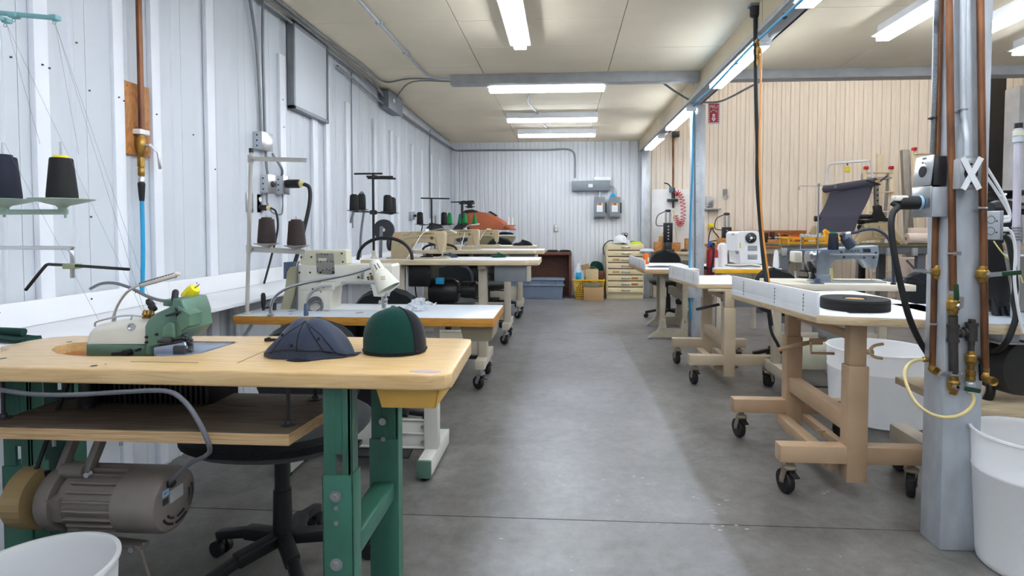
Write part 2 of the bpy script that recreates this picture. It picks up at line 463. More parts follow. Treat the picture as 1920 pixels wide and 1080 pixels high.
def corrugated(mb, n, pitch, fn, z0, z1, prof):
    """profile prof = [(u, depth)] repeated; fn(s, d, z) places it"""
    pts = []
    for i in range(n):
        for u, d in prof: pts.append((i * pitch + u * pitch, d))
    pts.append((n * pitch, prof[0][1]))
    A = [mb.bm.verts.new(fn(s_, d, z0)) for s_, d in pts]; B = [mb.bm.verts.new(fn(s_, d, z1)) for s_, d in pts]
    fs = [mb.bm.faces.new((A[i], A[i + 1], B[i + 1], B[i])) for i in range(len(pts) - 1)]
    mb._fin(A + B, fs)

# left wall: ribbed white sheet with flat battens
mb = MB()
prof = [(0, 0), (0.30, 0), (0.36, 0.010), (0.50, 0.010), (0.56, 0), (0.72, 0), (0.75, 0.006), (0.79, 0.006), (0.82, 0), (0.992, 0), (0.994, -0.012), (0.998, -0.012)]
corrugated(mb, 44, 0.308, lambda s_, d, z: (XL + d, -3.2 + s_, z), 0, HC, prof)
mb.m(1)
for y, wd, zt in [(0.2, .07, 2.8), (0.65, .07, 2.8), (1.1, .07, 2.8), (1.5, .07, 2.8), (1.78, .065, 2.8), (2.11, .062, 2.8), (2.497, .06, 2.8), (2.735, .06, 2.8), (3.18, .07, 2.78), (4.027, .085, 2.53), (4.565, .09, 2.25),
                  (4.817, .085, 2.50), (5.28, .10, 2.46), (6.06, .07, 2.45), (6.66, .09, 2.43), (6.93, .08, 2.40), (7.6, .08, 2.40), (8.1, .08, 2.4), (8.7, .08, 2.4), (9.3, .08, 2.4)]:
    mb.box(XL + .001, XL + .028, y - wd / 2, y + wd / 2, 0.02, zt, 0.003)
mb.m(2)
for y, z in [(2.11, 1.90), (2.14, 1.895), (2.30, 2.05), (2.36, 1.86), (2.49, 1.86), (2.52, 1.85), (2.73, 1.83), (3.05, 1.78), (2.01, 1.9), (4.02, 2.2), (4.03, 2.0), (2.2, 1.5), (3.2, 1.6), (3.22, 1.5), (2.35, 1.3)]:
    off = .028 if min(abs(y - k) for k in (2.11, 2.497, 2.735, 3.18, 4.027)) < .035 else .0
    mb.cyl((XL + off, y, z), (XL + off + .005, y, z), .004, n=8)
solo('wall_left', mb, [M['wall_white'], M['batten'], M['darksteel']], 'white ribbed sheet metal wall with flat battens along the left side', 'wall', kind='structure')

prof2 = [(0, 0), (0.02, -0.016), (0.065, -0.016), (0.085, 0), (0.46, 0), (0.52, 0.010), (0.90, 0.010), (0.95, 0)]
mb = MB()
corrugated(mb, 23, 0.158, lambda s_, d, z: (XL + s_, YB - d, z), 0, HC, prof2)
solo('wall_back', mb, M['wall_back'], 'white ribbed sheet wall closing the aisle at the far end', 'wall', kind='structure')
mb = MB()
corrugated(mb, 50, 0.158, lambda s_, d, z: (XL + 23 * .158 + s_, YB - d, z), 0, 4.6, prof2)
solo('wall_rear', mb, M['wall_beige'], 'tall beige ribbed sheet wall behind the machines on the right', 'wall', kind='structure')
mb = MB(); mb.box(9.1, 9.2, -3.2, YB, 0, 4.6)
solo('wall_right', mb, M['wall_beige'], 'plain beige side wall far to the right', 'wall', kind='structure')
mb = MB(); mb.box(XL - .1, 9.2, -3.3, -3.2, 0, HC)
solo('wall_front', mb, M['wall_white'], 'plain white wall behind the viewer', 'wall', kind='structure')

# low ceiling made of boards with open joints
mb = MB()
def boards(x0, x1, ys):
    for a, b in zip(ys, ys[1:]):
        mb.box(x0 + .003, x1 - .003, a + .003, b - .003, HC, HC + .02, 0.002, 1)
g = 1.22
boards(XL - .1, -.82, [-3.2, -1.8, -.6, .62, 1.84, 3.06, 4.27, 5.49, 6.71, 7.93, 9.15, 10.4])
boards(-.82, .452, [-3.2, -1.8, -.6, .62, 1.84, 3.06, 4.28, 4.91, 5.75, 7.2, 8.6, 10.4])
boards(.452, 1.5, [-3.2, -1.8, .05, 1.27, 2.5, 3.75, 5.0, 6.22, 7.44, 8.66, 10.4])
boards(1.5, 2.72, [-3.2, -.7, 1.74, 4.18, 5.78])
boards(2.72, 3.94, [-3.2, -1.3, 1.1, 3.4, 5.78])
boards(3.94, 6.4, [-3.2, -.7, 1.74, 4.18, 5.78])
boards(6.4, 9.2, [-3.2, -.7, 1.74, 4.18, 5.78])
mb.m(1).box(XL - .1, 1.52, -3.2, 10.4, HC + .012, HC + .05); mb.box(1.52, 9.2, -3.2, 5.78, HC + .012, HC + .05)
solo('ceiling', mb, [M['ceiling'], M['ink']], 'low cream board ceiling with thin dark joints', 'ceiling', kind='structure')
mb = MB(); mb.box(1.5, 9.2, 5.75, 10.4, 4.6, 4.65); mb.box(1.5, 9.2, 5.78, 5.84, 2.86, 4.6); mb.box(1.44, 1.5, 5.75, 10.4, 2.86, 4.6)
solo('ceiling_upper', mb, M['ceiling'], 'higher cream ceiling over the beige-walled bay at the right rear', 'ceiling', kind='structure')

# long boxed beam between the two bays
mb = MB()
mb.box(1.38, 1.40, -3.2, 10.3, 2.645, 2.84)
mb.m(1).box(1.40, 1.56, -3.2, 10.3, 2.645, 2.72, 0.003); mb.box(1.54, 1.56, -3.2, 10.3, 2.645, 2.84)
mb.box(1.376, 1.384, -3.2, 10.3, 2.635, 2.675)
for y in (0.4, 2.2, 4.0, 6.6, 8.4): mb.m(2).box(1.379, 1.3805, y, y + .004, 2.68, 2.84)
solo('trim_1', mb, [M['beamface'], M['galv_dull'], M['ink']], 'long cream boxed beam running down the room above the aisle edge', 'beam', kind='structure')
mb = MB()
mb.box(-1.17, 1.375, 5.75, 5.86, 2.738, 2.838, 0.004); mb.box(-1.17, 1.375, 5.74, 5.75, 2.738, 2.748); mb.box(-1.17, 1.375, 5.745, 5.75, 2.828, 2.838)
solo('trim_2', mb, M['galv_dull'], 'grey steel cross beam above the aisle', 'beam', kind='structure')
mb = MB()
mb.box(1.565, 9.1, 5.75, 5.90, 2.75, 2.86, 0.004); mb.box(1.565, 9.1, 5.72, 5.80, 2.742, 2.752)
solo('trim_3', mb, M['galv_dull'], 'grey steel cross beam above the right bay', 'beam', kind='structure')

# columns
def column(x0, x1, y0, y1, label, z1=2.64, holes=True):
    mb = MB(); mb.box(x0, x1, y0, y1, 0, z1, 0.004)
    if holes:
        mb.m(1)
        for k in range(10):
            z = .55 + k * .2
            mb.cyl(((x0 + x1) / 2 - .02, y0 - .003, z), ((x0 + x1) / 2 - .02, y0, z), .004, n=8)
    return solo('column', mb, [M['galv'], M['darksteel']], label, 'column', kind='structure')
column(1.462, 1.604, 2.205, 2.325, 'nearest grey galvanised steel column carrying copper pipes and boxes', 2.644, False)
column(1.464, 1.60, 6.40, 6.56, 'grey galvanised column in mid room with the red fire sign', 2.644)
column(1.405, 1.56, 10.08, 10.24, 'grey galvanised column against the rear wall beside the drawer cabinet', 2.644)
a = at(1868, 300, Y=7.6); mb = MB(); mb.box(a.x - .10, a.x + .10, 7.6, 7.8, 0, 4.6, .004)
solo('column', mb, M['blackmetal'], 'dark charcoal steel column seen just right of the near pillar', 'column', kind='structure')
a = at(1914, 300, Y=6.2); mb = MB(); mb.box(a.x - .03, a.x + .30, 6.2, 6.4, 0, 2.75, .004)
solo('column', mb, M['galv_dull'], 'pale grey column at the right edge of the picture', 'column', kind='structure')

# ------------------------------------------------------------------ fluorescent strips
def strip_light(loc, yaw, label, group, length=1.22, warm=False, wide=0.1, proto={}):
    key = (warm, wide)
    if key in proto:
        r = copy_tree(proto[key])
    else:
        r = thing('strip_light', label, 'ceiling light')
        mb = MB(); L = length
        ht = .062 if wide > .1 else .098; fl = .062 if wide > .1 else .085
        mb.prism([(-.034, ht), (-.034, .03), (-fl, .016), (-fl, .012), (-.02, .004), (.02, .004), (fl, .012), (fl, .016), (.034, .03), (.034, ht)], -L / 2 - .02, L / 2 + .02, 'y', .002)
        mb.build('housing', M['white_metal'], r)
        for s_ in (-1, 1):
            mb = MB(); mb.cyl((s_ * (wide / 2 - .012), -L / 2, -.012), (s_ * (wide / 2 - .012), L / 2, -.012), .0135, n=12)
            mb.build('lamp_tube', M['tube_warm' if warm else 'tube'], r)
        for e in (-1, 1):
            for s_ in (-1, 1):
                mb = MB(); x = s_ * (wide / 2 - .012)
                mb.box(min(x, s_ * .01) - .011, max(x, s_ * .01) + .011, e * (L / 2 + .004), e * (L / 2 + .016), -.026, .03, .002)
                mb.build('lamp_holder', M['white'], r)
        proto[key] = r
    r.location = loc; r.rotation_euler = (0, 0, yaw); r['label'] = label; r['group'] = group
    return r
GL = 'twin tube strip lights on the ceilings and beam'
strip_light((-.353, 3.99, 2.742), 0, 'nearest lit strip light pointing along the aisle below the ceiling', GL)
strip_light((-.18, 6.02, 2.742), PI / 2, 'lit strip light across the aisle just past the steel cross beam', GL)
strip_light((-.155, 7.72, 2.742), PI / 2, 'middle lit strip light of the three set across the aisle', GL)
strip_light((-.105, 9.0, 2.742), PI / 2, 'farthest lit strip light across the aisle, by the rear wall', GL)
strip_light((1.435, 2.84, 2.588), 0, 'strip light under the long beam at the top of the picture', GL, wide=.115)
strip_light((1.435, 4.76, 2.588), 0, 'brightest strip light under the long beam, behind the hanging black cable', GL, wide=.115)
strip_light((1.435, 7.0, 2.588), 0, 'strip light under the beam just past the mid room column', GL, wide=.115)
strip_light((1.435, 8.9, 2.588), 0, 'farthest small strip light under the beam', GL, wide=.115)
strip_light((2.50, 3.95, 2.742), 0, 'strip light on the right bay ceiling left of the copper pipes', GL)
strip_light((3.18, 4.0, 2.742), 0, 'strip light on the right bay ceiling right of the copper pipes', GL)
strip_light((3.86, 4.4, 2.742), 0, 'strip light cut by the right edge of the picture', GL)
# unseen strips added overhead to brighten the near room; then the rear bay strips
for i, (x, y) in enumerate([(-.35, 1.3), (-.35, -.4), (-.35, -2.0), (.7, 2.0), (.7, .4), (.7, -1.4), (2.0, 1.4), (2.5, -.2), (2.5, -1.8), (4.6, 1.2), (5.4, 4.0), (7.0, 3.0)]):
    strip_light((x, y, 2.742), 0, 'unseen strip light added overhead to brighten the near room', GL)
for i, (x, y) in enumerate([(2.6, 6.7), (4.4, 6.9), (6.2, 6.8), (3.4, 8.4), (5.4, 8.4), (7.4, 8.2)]):
    strip_light((x, y, 4.4), PI / 2, 'warm strip light high over the beige-walled bay, outside the picture', 'warm strip lights of the rear bay', warm=True)
# ================================================================== LEFT WALL AND OVERHEAD FITTINGS
def pxz(pts, Y): return [(q.x, q.z) for q in (at(x, y, Y=Y) for x, y in pts)]
def sil(mb, pts, Y, d, bv=.004, seg=2): return mb.prism(pxz(pts, Y), Y, Y + d, 'y', bv, seg)

# compressed air drop on its plywood backing
mb = MB(); mb.box(XL, XL + .022, 2.53, 2.69, 1.605, 1.952, .001)
mb.m(1)
for y, z in [(2.55, 1.93), (2.56, 1.75), (2.60, 1.74), (2.66, 1.74), (2.67, 1.63)]: mb.cyl((XL + .022, y, z), (XL + .024, y, z), .003, n=8)
solo('backing_board', mb, [M['plyface'], M['darksteel']], 'square of knotty brown plywood screwed to the white wall behind the air pipe', 'board')
r = thing('air_drop_pipe', 'copper air pipe dropping down the left wall to a brass valve', 'pipe', (XL + .045, 2.607, 1.47))
mb = MB(); x = XL + .045
mb.tube([(x, 2.607, 2.83), (x, 2.607, 1.70)], .0135, n=12, k=0); mb.build('pipe', M['copper'], r)
mb = MB(); mb.box(XL + .022, XL + .062, 2.575, 2.64, 1.706, 1.730, .003); mb.build('pipe_strap', M['white'], r)
v = MB().lathe([(.012, 0), (.017, .01), (.017, .03), (.022, .04), (.022, .075), (.017, .085), (.015, .10)], (x, 2.60, 1.602), n=14).build('ball_valve', M['brass'], r)
mb = MB(); mb.cyl((x + .015, 2.60, 1.655), (x + .04, 2.605, 1.655), .006, n=10); mb.bar((x + .038, 2.608, 1.66), (x + .038, 2.665, 1.625), .012, .004, (1, 0, 0)); mb.bar((x + .038, 2.665, 1.63), (x + .038, 2.675, 1.545), .016, .006, (1, 0, 0), .002)
mb.build('lever', M['steel'], v)
mb = MB(); mb.lathe([(.012, 0), (.016, .008), (.016, .04), (.013, .045), (.017, .05), (.017, .095), (.012, .10)], (x, 2.598, 1.50), n=6).build('fitting', M['brass'], r)
mb = MB(); mb.lathe([(.010, 0), (.014, .004), (.014, .022), (.011, .03)], (x, 2.597, 1.472), n=14).build('coupler', M['steel'], r)
r = thing('air_hose', 'bright blue air hose hanging from the brass valve down to the white shelf', 'hose', (x, 2.597, .97))
mb = MB(); mb.tube([(x, 2.597, 1.40), (x + .003, 2.594, 1.25), (x + .004, 2.59, 1.1), (x, 2.585, .93)], .0095, n=10); mb.build('hose', M['hose_blue'], r)
mb = MB(); mb.lathe([(.0105, 0), (.012, .01), (.017, .085), (.013, .092)], (x, 2.597, 1.382), n=14).build('bend_sleeve', M['rubber'], r)

# long white wall shelf
r = thing('wall_shelf', 'long white shelf board running along the foot of the left wall', 'shelf', (XL + .3, 4.5, .85))
mb = MB(); mb.box(XL + .03, -1.66, .55, 2.78, .848, .868, .002); mb.box(XL + .03, -1.66, 2.782, 5.2, .848, .868, .002); mb.box(XL + .03, -1.66, 5.202, 9.4, .848, .868, .002); mb.build('shelf_board', M['melamine'], r)
mb = MB(); mb.box(XL + .022, XL + .038, .55, 2.78, .869, .968, .002); mb.box(XL + .022, XL + .038, 2.782, 5.2, .869, .968, .002); mb.box(XL + .022, XL + .038, 5.202, 9.4, .869, .968, .002)
mb.m(1)
for y in (1.0, 1.9, 2.3, 2.55, 3.0, 3.5, 4.0, 4.6, 5.4): mb.cyl((XL + .036, y, .94), (XL + .040, y, .94), .004, n=8)
mb.build('back_board', [M['melamine'], M['darksteel']], r)
for y in (1.3, 2.35, 3.35, 4.6, 6.0, 7.4, 8.8):
    mb = MB(); mb.box(XL + .03, XL + .06, y - .02, y + .02, .47, .848, .002); mb.box(XL + .03, -1.75, y - .02, y + .02, .823, .848, .002); mb.bar((XL + .05, y, .49), (-1.82, y, .83), .02, .02)
    mb.build('bracket', M['white_metal'], r)

# framed white panel high on the wall
r = thing('access_panel', 'shallow white panel in a grey metal frame hung high on the left wall', 'panel', (XL, 4.44, 2.16))
mb = MB(); mb.box(XL + .03, XL + .055, 4.15, 4.73, 2.185, 2.80, .002); mb.build('panel_face', M['wall_white'], r)
mb = MB()
mb.box(XL + .012, XL + .065, 4.125, 4.15, 2.16, 2.82, .002); mb.box(XL + .012, XL + .065, 4.73, 4.75, 2.16, 2.82, .002); mb.box(XL + .012, XL + .065, 4.125, 4.75, 2.16, 2.185, .002); mb.box(XL + .012, XL + .065, 4.125, 4.75, 2.80, 2.82, .002)
mb.build('panel_frame', M['conduit'], r)

# junction box and cable bundle in the corner under the ceiling
r = thing('junction_box', 'big grey steel junction box fixed under the ceiling on the left wall', 'junction box', (XL, 6.5, 2.63))
mb = MB(); mb.box(XL + .01, XL + .115, 6.25, 6.78, 2.63, 2.82, .004); mb.build('box', M['boxgrey'], r)
mb = MB(); mb.box(XL + .115, XL + .122, 6.24, 6.79, 2.622, 2.826, .002); mb.build('lid', M['boxgrey'], r)
mb = MB(); mb.box(XL + .122, XL + .124, 6.42, 6.47, 2.72, 2.76); mb.build('sticker', M['label'], r)
def conduit(pts, rr, label, name='conduit', mt='conduit', clips=(), group=None, k=5):
    r = thing(name, label, 'cable' if 'cable' in name else 'conduit', pts[len(pts) // 2], group)
    mb = MB(); mb.tube(pts, rr, n=8, k=k); mb.build('tube', M[mt], r)
    for c in clips:
        q = MB(); q.torus(c, rr + .002, .003, (0, 1, 0) if abs(Vector(c).x - XL) < .2 and False else (0, 0, 1), n=12, k=5); q.build('clip', M['steel'], r)
    return r
conduit([(XL + .05, 1.5, 2.80), (XL + .05, 3.6, 2.80), (XL + .05, 5.0, 2.80), (XL + .05, 6.0, 2.79), (XL + .05, 6.27, 2.78)], .013, 'thick grey conduit nearest the wall in the ceiling corner, running into the junction box')
conduit([(XL + .09, 1.5, 2.822), (XL + .09, 3.6, 2.822), (XL + .10, 5.0, 2.815), (XL + .13, 5.6, 2.805), (XL + .08, 6.0, 2.77), (XL + .06, 6.27, 2.74)], .010, 'thin grey cable running beside the thick conduit along the ceiling corner', 'cable')
conduit([(XL + .13, 2.0, 2.825), (XL + .13, 4.2, 2.825), (XL + .16, 5.2, 2.82), (XL + .18, 5.9, 2.82), (XL + .5, 5.78, 2.815), (XL + .93, 5.80, 2.80)], .009, 'grey cable leaving the ceiling corner for the end of the cross beam', 'cable')
conduit([(XL + .04, 5.0, 2.73), (XL + .045, 5.4, 2.71), (XL + .05, 5.9, 2.68), (XL + .06, 6.26, 2.66)], .010, 'grey cable sagging along the wall just before the junction box', 'cable')
conduit([(XL + .06, 6.77, 2.70), (XL + .045, 7.6, 2.70), (XL + .045, 8.6, 2.705), (XL + .045, 9.4, 2.71), (XL + .05, 10.15, 2.72), (XL + .12, YB - .04, 2.69), (XL + .4, YB - .035, 2.69), (-1.0, YB - .035, 2.69), (-.3, YB - .035, 2.69), (.05, YB - .035, 2.70), (.18, YB - .035, 2.65), (.215, YB - .035, 2.52), (.215, YB - .035, 2.17)], .016, 'grey conduit from the junction box along the rear wall down to the wire trough', k=8)
conduit([(XL + .1, 6.77, 2.80), (XL + .06, 7.2, 2.825), (XL + .05, 8.6, 2.82), (XL + .05, 10.0, 2.82)], .008, 'thin cable on the ceiling corner beyond the junction box', 'cable')
conduit([(XL + .115, 6.6, 2.81), (XL + .2, 6.4, 2.82), (XL + .5, 5.9, 2.815), (XL + .93, 5.83, 2.79)], .007, 'thin cable looping from the junction box top to the cross beam', 'cable')
r = thing('conduit', 'straight grey conduit on the ceiling left of the near strip light', 'conduit', (-1.41, 4.0, 2.82))
mb = MB(); mb.tube([(-1.41, 1.0, 2.82), (-1.41, 3.0, 2.82), (-1.41, 5.4, 2.82), (-1.40, 5.66, 2.818), (-1.33, 5.76, 2.81), (-1.17, 5.79, 2.80)], .011, k=5); mb.build('tube', M['galv'], r)
for y in (2.6, 4.23, 4.95): mb = MB(); mb.box(-1.435, -1.385, y - .012, y + .012, 2.808, 2.8385, .002); mb.build('clip', M['galv'], r)
conduit([(-.32, 6.1, 2.825), (-.42, 6.7, 2.826), (-.43, 7.1, 2.826), (-.36, 7.6, 2.826), (-.34, 8.2, 2.826), (-.24, 8.9, 2.83)], .010, 'grey cable crossing the ceiling between the three cross-aisle lights', 'cable')
# two conduits down the wall to the first box
xw = XL + .03
conduit([(XL + .05, 3.55, 2.79), (xw, 3.62, 2.70), (xw, 3.67, 2.5), (xw, 3.70, 2.2), (xw, 3.715, 1.90)], .010, 'left one of two grey conduits dropping down the left wall to a box', group=None)
conduit([(XL + .07, 3.70, 2.81), (xw + .005, 3.75, 2.72), (xw, 3.752, 2.5), (xw, 3.757, 2.2), (xw, 3.762, 1.90)], .010, 'right one of two grey conduits dropping down the left wall to a box')
def steel_box(x0, y0, y1, z0, z1, d, label, name='outlet_box', cover='plain', mt='galv'):
    r = thing(name, label, 'electrical box', (x0, (y0 + y1) / 2, z0))
    mb = MB(); mb.box(x0, x0 + d, y0, y1, z0, z1, .004)
    mb.m(1)
    for k in range(3): mb.cyl((x0 + d * .5, y0 - .0005, z0 + (z1 - z0) * (.2 + .3 * k)), (x0 + d * .5, y0 - .0025, z0 + (z1 - z0) * (.2 + .3 * k)), .006, n=10)
    mb.build('box', [M[mt], M['darksteel']], r)
    mb = MB(); mb.box(x0 + d, x0 + d + .006, y0 - .003, y1 + .003, z0 - .003, z1 + .003, .002); p = mb.build('cover_plate', M['steel'], r)
    if cover == 'round':
        mb = MB(); mb.cyl((x0 + d + .006, (y0 + y1) / 2, (z0 + z1) / 2), (x0 + d + .010, (y0 + y1) / 2, (z0 + z1) / 2), .022, n=18); mb.build('socket', M['black'], p)
    return r
steel_box(XL, 3.66, 3.80, 1.785, 1.905, .06, 'pale grey steel box where the two conduits end on the left wall')
conduit([(xw, 3.77, 1.79), (xw, 3.775, 1.70), (xw, 3.79, 1.62)], .009, 'short grey conduit linking the upper wall box to the socket below')
steel_box(XL, 3.73, 3.84, 1.495, 1.62, .06, 'steel box with a round black socket on the left wall', cover='round')
steel_box(XL, 3.93, 4.02, 1.50, 1.63, .065, 'steel box that the thick black plug is pushed into')
conduit([(xw, 3.98, 1.62), (XL + .06, 3.93, 1.68), (XL + .04, 3.86, 1.76), (XL + .03, 3.86, 1.78)], .009, 'bent grey conduit entering the top of the plug box')
conduit([(xw, 3.99, 1.50), (XL + .03, 3.99, 1.40), (XL + .05, 3.93, 1.35), (XL + .04, 3.83, 1.36), (xw, 3.78, 1.42), (xw, 3.775, 1.50)], .006, 'grey cable drooping between the two socket boxes', 'cable')
def wall_plate(x0, yc, zc, label):
    r = thing('outlet_plate', label, 'outlet', (x0, yc, zc))
    mb = MB(); mb.box(x0, x0 + .008, yc - .038, yc + .038, zc - .065, zc + .065, .003); p = mb.build('plate', M['steel'], r)
    for dz in (-.028, .028):
        mb = MB(); mb.cyl((x0 + .008, yc, zc + dz), (x0 + .012, yc, zc + dz), .017, n=16); mb.build('socket', M['white'], r)
    return r
wall_plate(XL + .002, 3.60, 1.42, 'empty outlet plate on the left wall beside the grey thread stand pole')
wall_plate(XL + .002, 3.72, 1.42, 'outlet plate with a small black plug in it on the left wall')
def plug_cord(pts, rr, label, p0, d, body='black', tip='thread_cream', n='power_cord', lenb=.055, rb=.02):
    """plug body from p0 along d, then the cord"""
    r = thing(n, label, 'cord', p0)
    p0, d = Vector(p0), Vector(d).normalized()
    mb = MB(); mb.tube(pts, rr, n=8, k=8); mb.build('cord', M['rubber'], r)
    mb = MB(); mb.lathe([(rb * .9, 0), (rb, .006), (rb, lenb - .01), (rb * .8, lenb)], p0, d, n=16); mb.build('plug', M[body], r)
    mb = MB(); mb.lathe([(rb * .8, lenb), (rb * .78, lenb + .008), (rr * 1.5, lenb + .02)], p0, d, n=12); mb.build('cord_grip', M[tip], r)
    return r
q = Vector((XL + .073, 3.975, 1.575))
plug_cord([q + Vector((.125, 0, 0)), q + Vector((.16, .02, -.03)), q + Vector((.165, .01, -.14)), q + Vector((.14, -.03, -.33)), q + Vector((.10, -.08, -.55)), q + Vector((.06, -.12, -.70))], .014, 'thick black cord with a fat black plug on the left wall', q, (1, 0, 0), lenb=.10, rb=.032)
q = Vector((XL + .012, 3.72, 1.39))
plug_cord([q + Vector((.07, 0, 0)), q + Vector((.10, .02, -.03)), q + Vector((.11, .02, -.15)), q + Vector((.08, -.02, -.35)), q + Vector((.05, -.06, -.52))], .007, 'thin black cord with a small plug hanging from the left wall outlet', q, (1, 0, 0), lenb=.05, rb=.02)
# further small outlets and drops down the wall
def drop(y, z0, label): conduit([(XL + .03, y, 2.78), (XL + .022, y, 2.6), (XL + .022, y, z0)], .007, label, 'cable', k=2)
drop(5.38, 1.25, 'thin grey cable running straight down the left wall behind the black cone stand')
drop(8.6, 1.4, 'thin grey cable running down the left wall near the far corner')
steel_box(XL, 7.45, 7.6, 1.37, 1.47, .05, 'small steel outlet box on the left wall behind the second thread stand')
q = Vector((XL + .055, 7.52, 1.42))
plug_cord([q + Vector((.05, 0, 0)), q + Vector((.09, .01, -.03)), q + Vector((.11, .02, -.15)), q + Vector((.06, 0, -.38))], .008, 'black cord plugged into the small far outlet box', q, (1, 0, 0), lenb=.04, rb=.018)
steel_box(XL, 8.75, 8.88, 1.28, 1.45, .05, 'slim steel outlet box on the left wall near the far corner')
conduit([(XL + .03, 5.30, 1.30), (XL + .10, 5.3, 1.52), (XL + .13, 5.35, 1.60), (XL + .12, 5.45, 1.5), (XL + .06, 5.5, 1.2), (XL + .05, 5.5, .95)], .012, 'looped grey flexible conduit on the left wall behind the black cone stand')

# rear wall electrical gear
def rear(x, y, Y=YB - .01): return at(x, y, Y=Y)
a, b = rear(1072, 340), rear(1143, 358)
r = thing('wire_trough', 'long grey steel wire trough on the rear wall', 'electrical box', ((a.x + b.x) / 2, YB - .1, b.z))
mb = MB(); mb.box(a.x, b.x, YB - .13, YB - .012, b.z, a.z, .004); mb.build('box', M['boxgrey'], r)
mb = MB(); mb.box(a.x + .3, a.x + .38, YB - .1315, YB - .13, (a.z + b.z) / 2 - .03, (a.z + b.z) / 2 + .03); mb.build('sticker', M['label'], r)
a2, b2 = rear(1113, 333), rear(1144, 340)
solo('ledge_strip', MB().box(a2.x, b2.x, YB - .14, YB - .01, a.z + .001, a2.z, .003), M['white'], 'white strip lying on top of the grey wire trough', 'strip')
for i, (x0, x1, lab) in enumerate([(1114, 1133, 'left grey safety switch box with a side handle under the wire trough'), (1142, 1161, 'right grey safety switch box with a side handle, blue knob on its top')]):
    a, b = rear(x0, 370), rear(x1, 411)
    r = thing('safety_switch', lab, 'switch box', ((a.x + b.x) / 2, YB - .1, b.z), 'safety switches on the rear wall')
    mb = MB(); mb.box(a.x, b.x, YB - .12, YB - .012, b.z + .02, a.z, .004); mb.build('box', M['boxgrey'], r)
    mb = MB(); mb.hexa([(a.x - .005, YB - .135, b.z + .04), (b.x + .005, YB - .135, b.z + .04), (b.x + .005, YB - .12, b.z + .02), (a.x - .005, YB - .12, b.z + .02), (a.x - .005, YB - .135, a.z - .01), (b.x + .005, YB - .135, a.z - .01), (b.x + .005, YB - .12, a.z), (a.x - .005, YB - .12, a.z)], .003); mb.box(a.x + .03, b.x - .03, YB - .142, YB - .135, b.z + .045, b.z + .09, .003)
    d = mb.build('door', M['boxgrey'], r)
    m_ = (a.z + b.z) / 2
    mb = MB(); mb.box(a.x + .04, b.x - .04, YB - .1365, YB - .135, m_ - .07, m_ + .05); s_ = mb.build('label_plate', M['label'], d)
    for k, cc in enumerate(('hose_orange', 'redink', 'yellow')): MB().box(a.x + .045 + k * .04, a.x + .075 + k * .04, YB - .1372, YB - .135, m_ + .055, m_ + .085).build('warning_mark', M[cc], d)
    mb = MB(); mb.box(b.x + .005, b.x + .03, YB - .13, YB - .06, m_ - .09, m_ + .10, .004); mb.build('handle', M['black'], r)
    if i: MB().sph(((a.x + b.x) / 2 - .03, YB - .06, a.z + .02), .05).build('knob', M['hose_blue'], r)
a = rear(1124, 358)
conduit([(a.x, YB - .06, a.z + .01), (a.x, YB - .06, rear(1124, 371).z)], .018, 'short pale conduit between wire trough and left switch box', mt='galv', k=0)
a = rear(1143, 350); b = rear(1153, 368)
conduit([(a.x - .01, YB - .06, a.z), (a.x + .05, YB - .06, a.z), (b.x, YB - .06, a.z - .06), (b.x, YB - .06, b.z - .02)], .015, 'curved pale conduit from wire trough to right switch box', mt='galv')
a = rear(1042.5, 428)
r = thing('outlet_plate', 'small white outlet plate in the middle of the rear wall', 'outlet', (a.x, YB, a.z))
MB().box(a.x - .042, a.x + .042, YB - .02, YB - .012, a.z - .07, a.z + .07, .003).build('plate', M['steel'], r)
for dz in (-.03, .03): MB().box(a.x - .022, a.x + .022, YB - .025, YB - .018, a.z + dz - .022, a.z + dz + .022, .004).build('socket', M['white'], r)
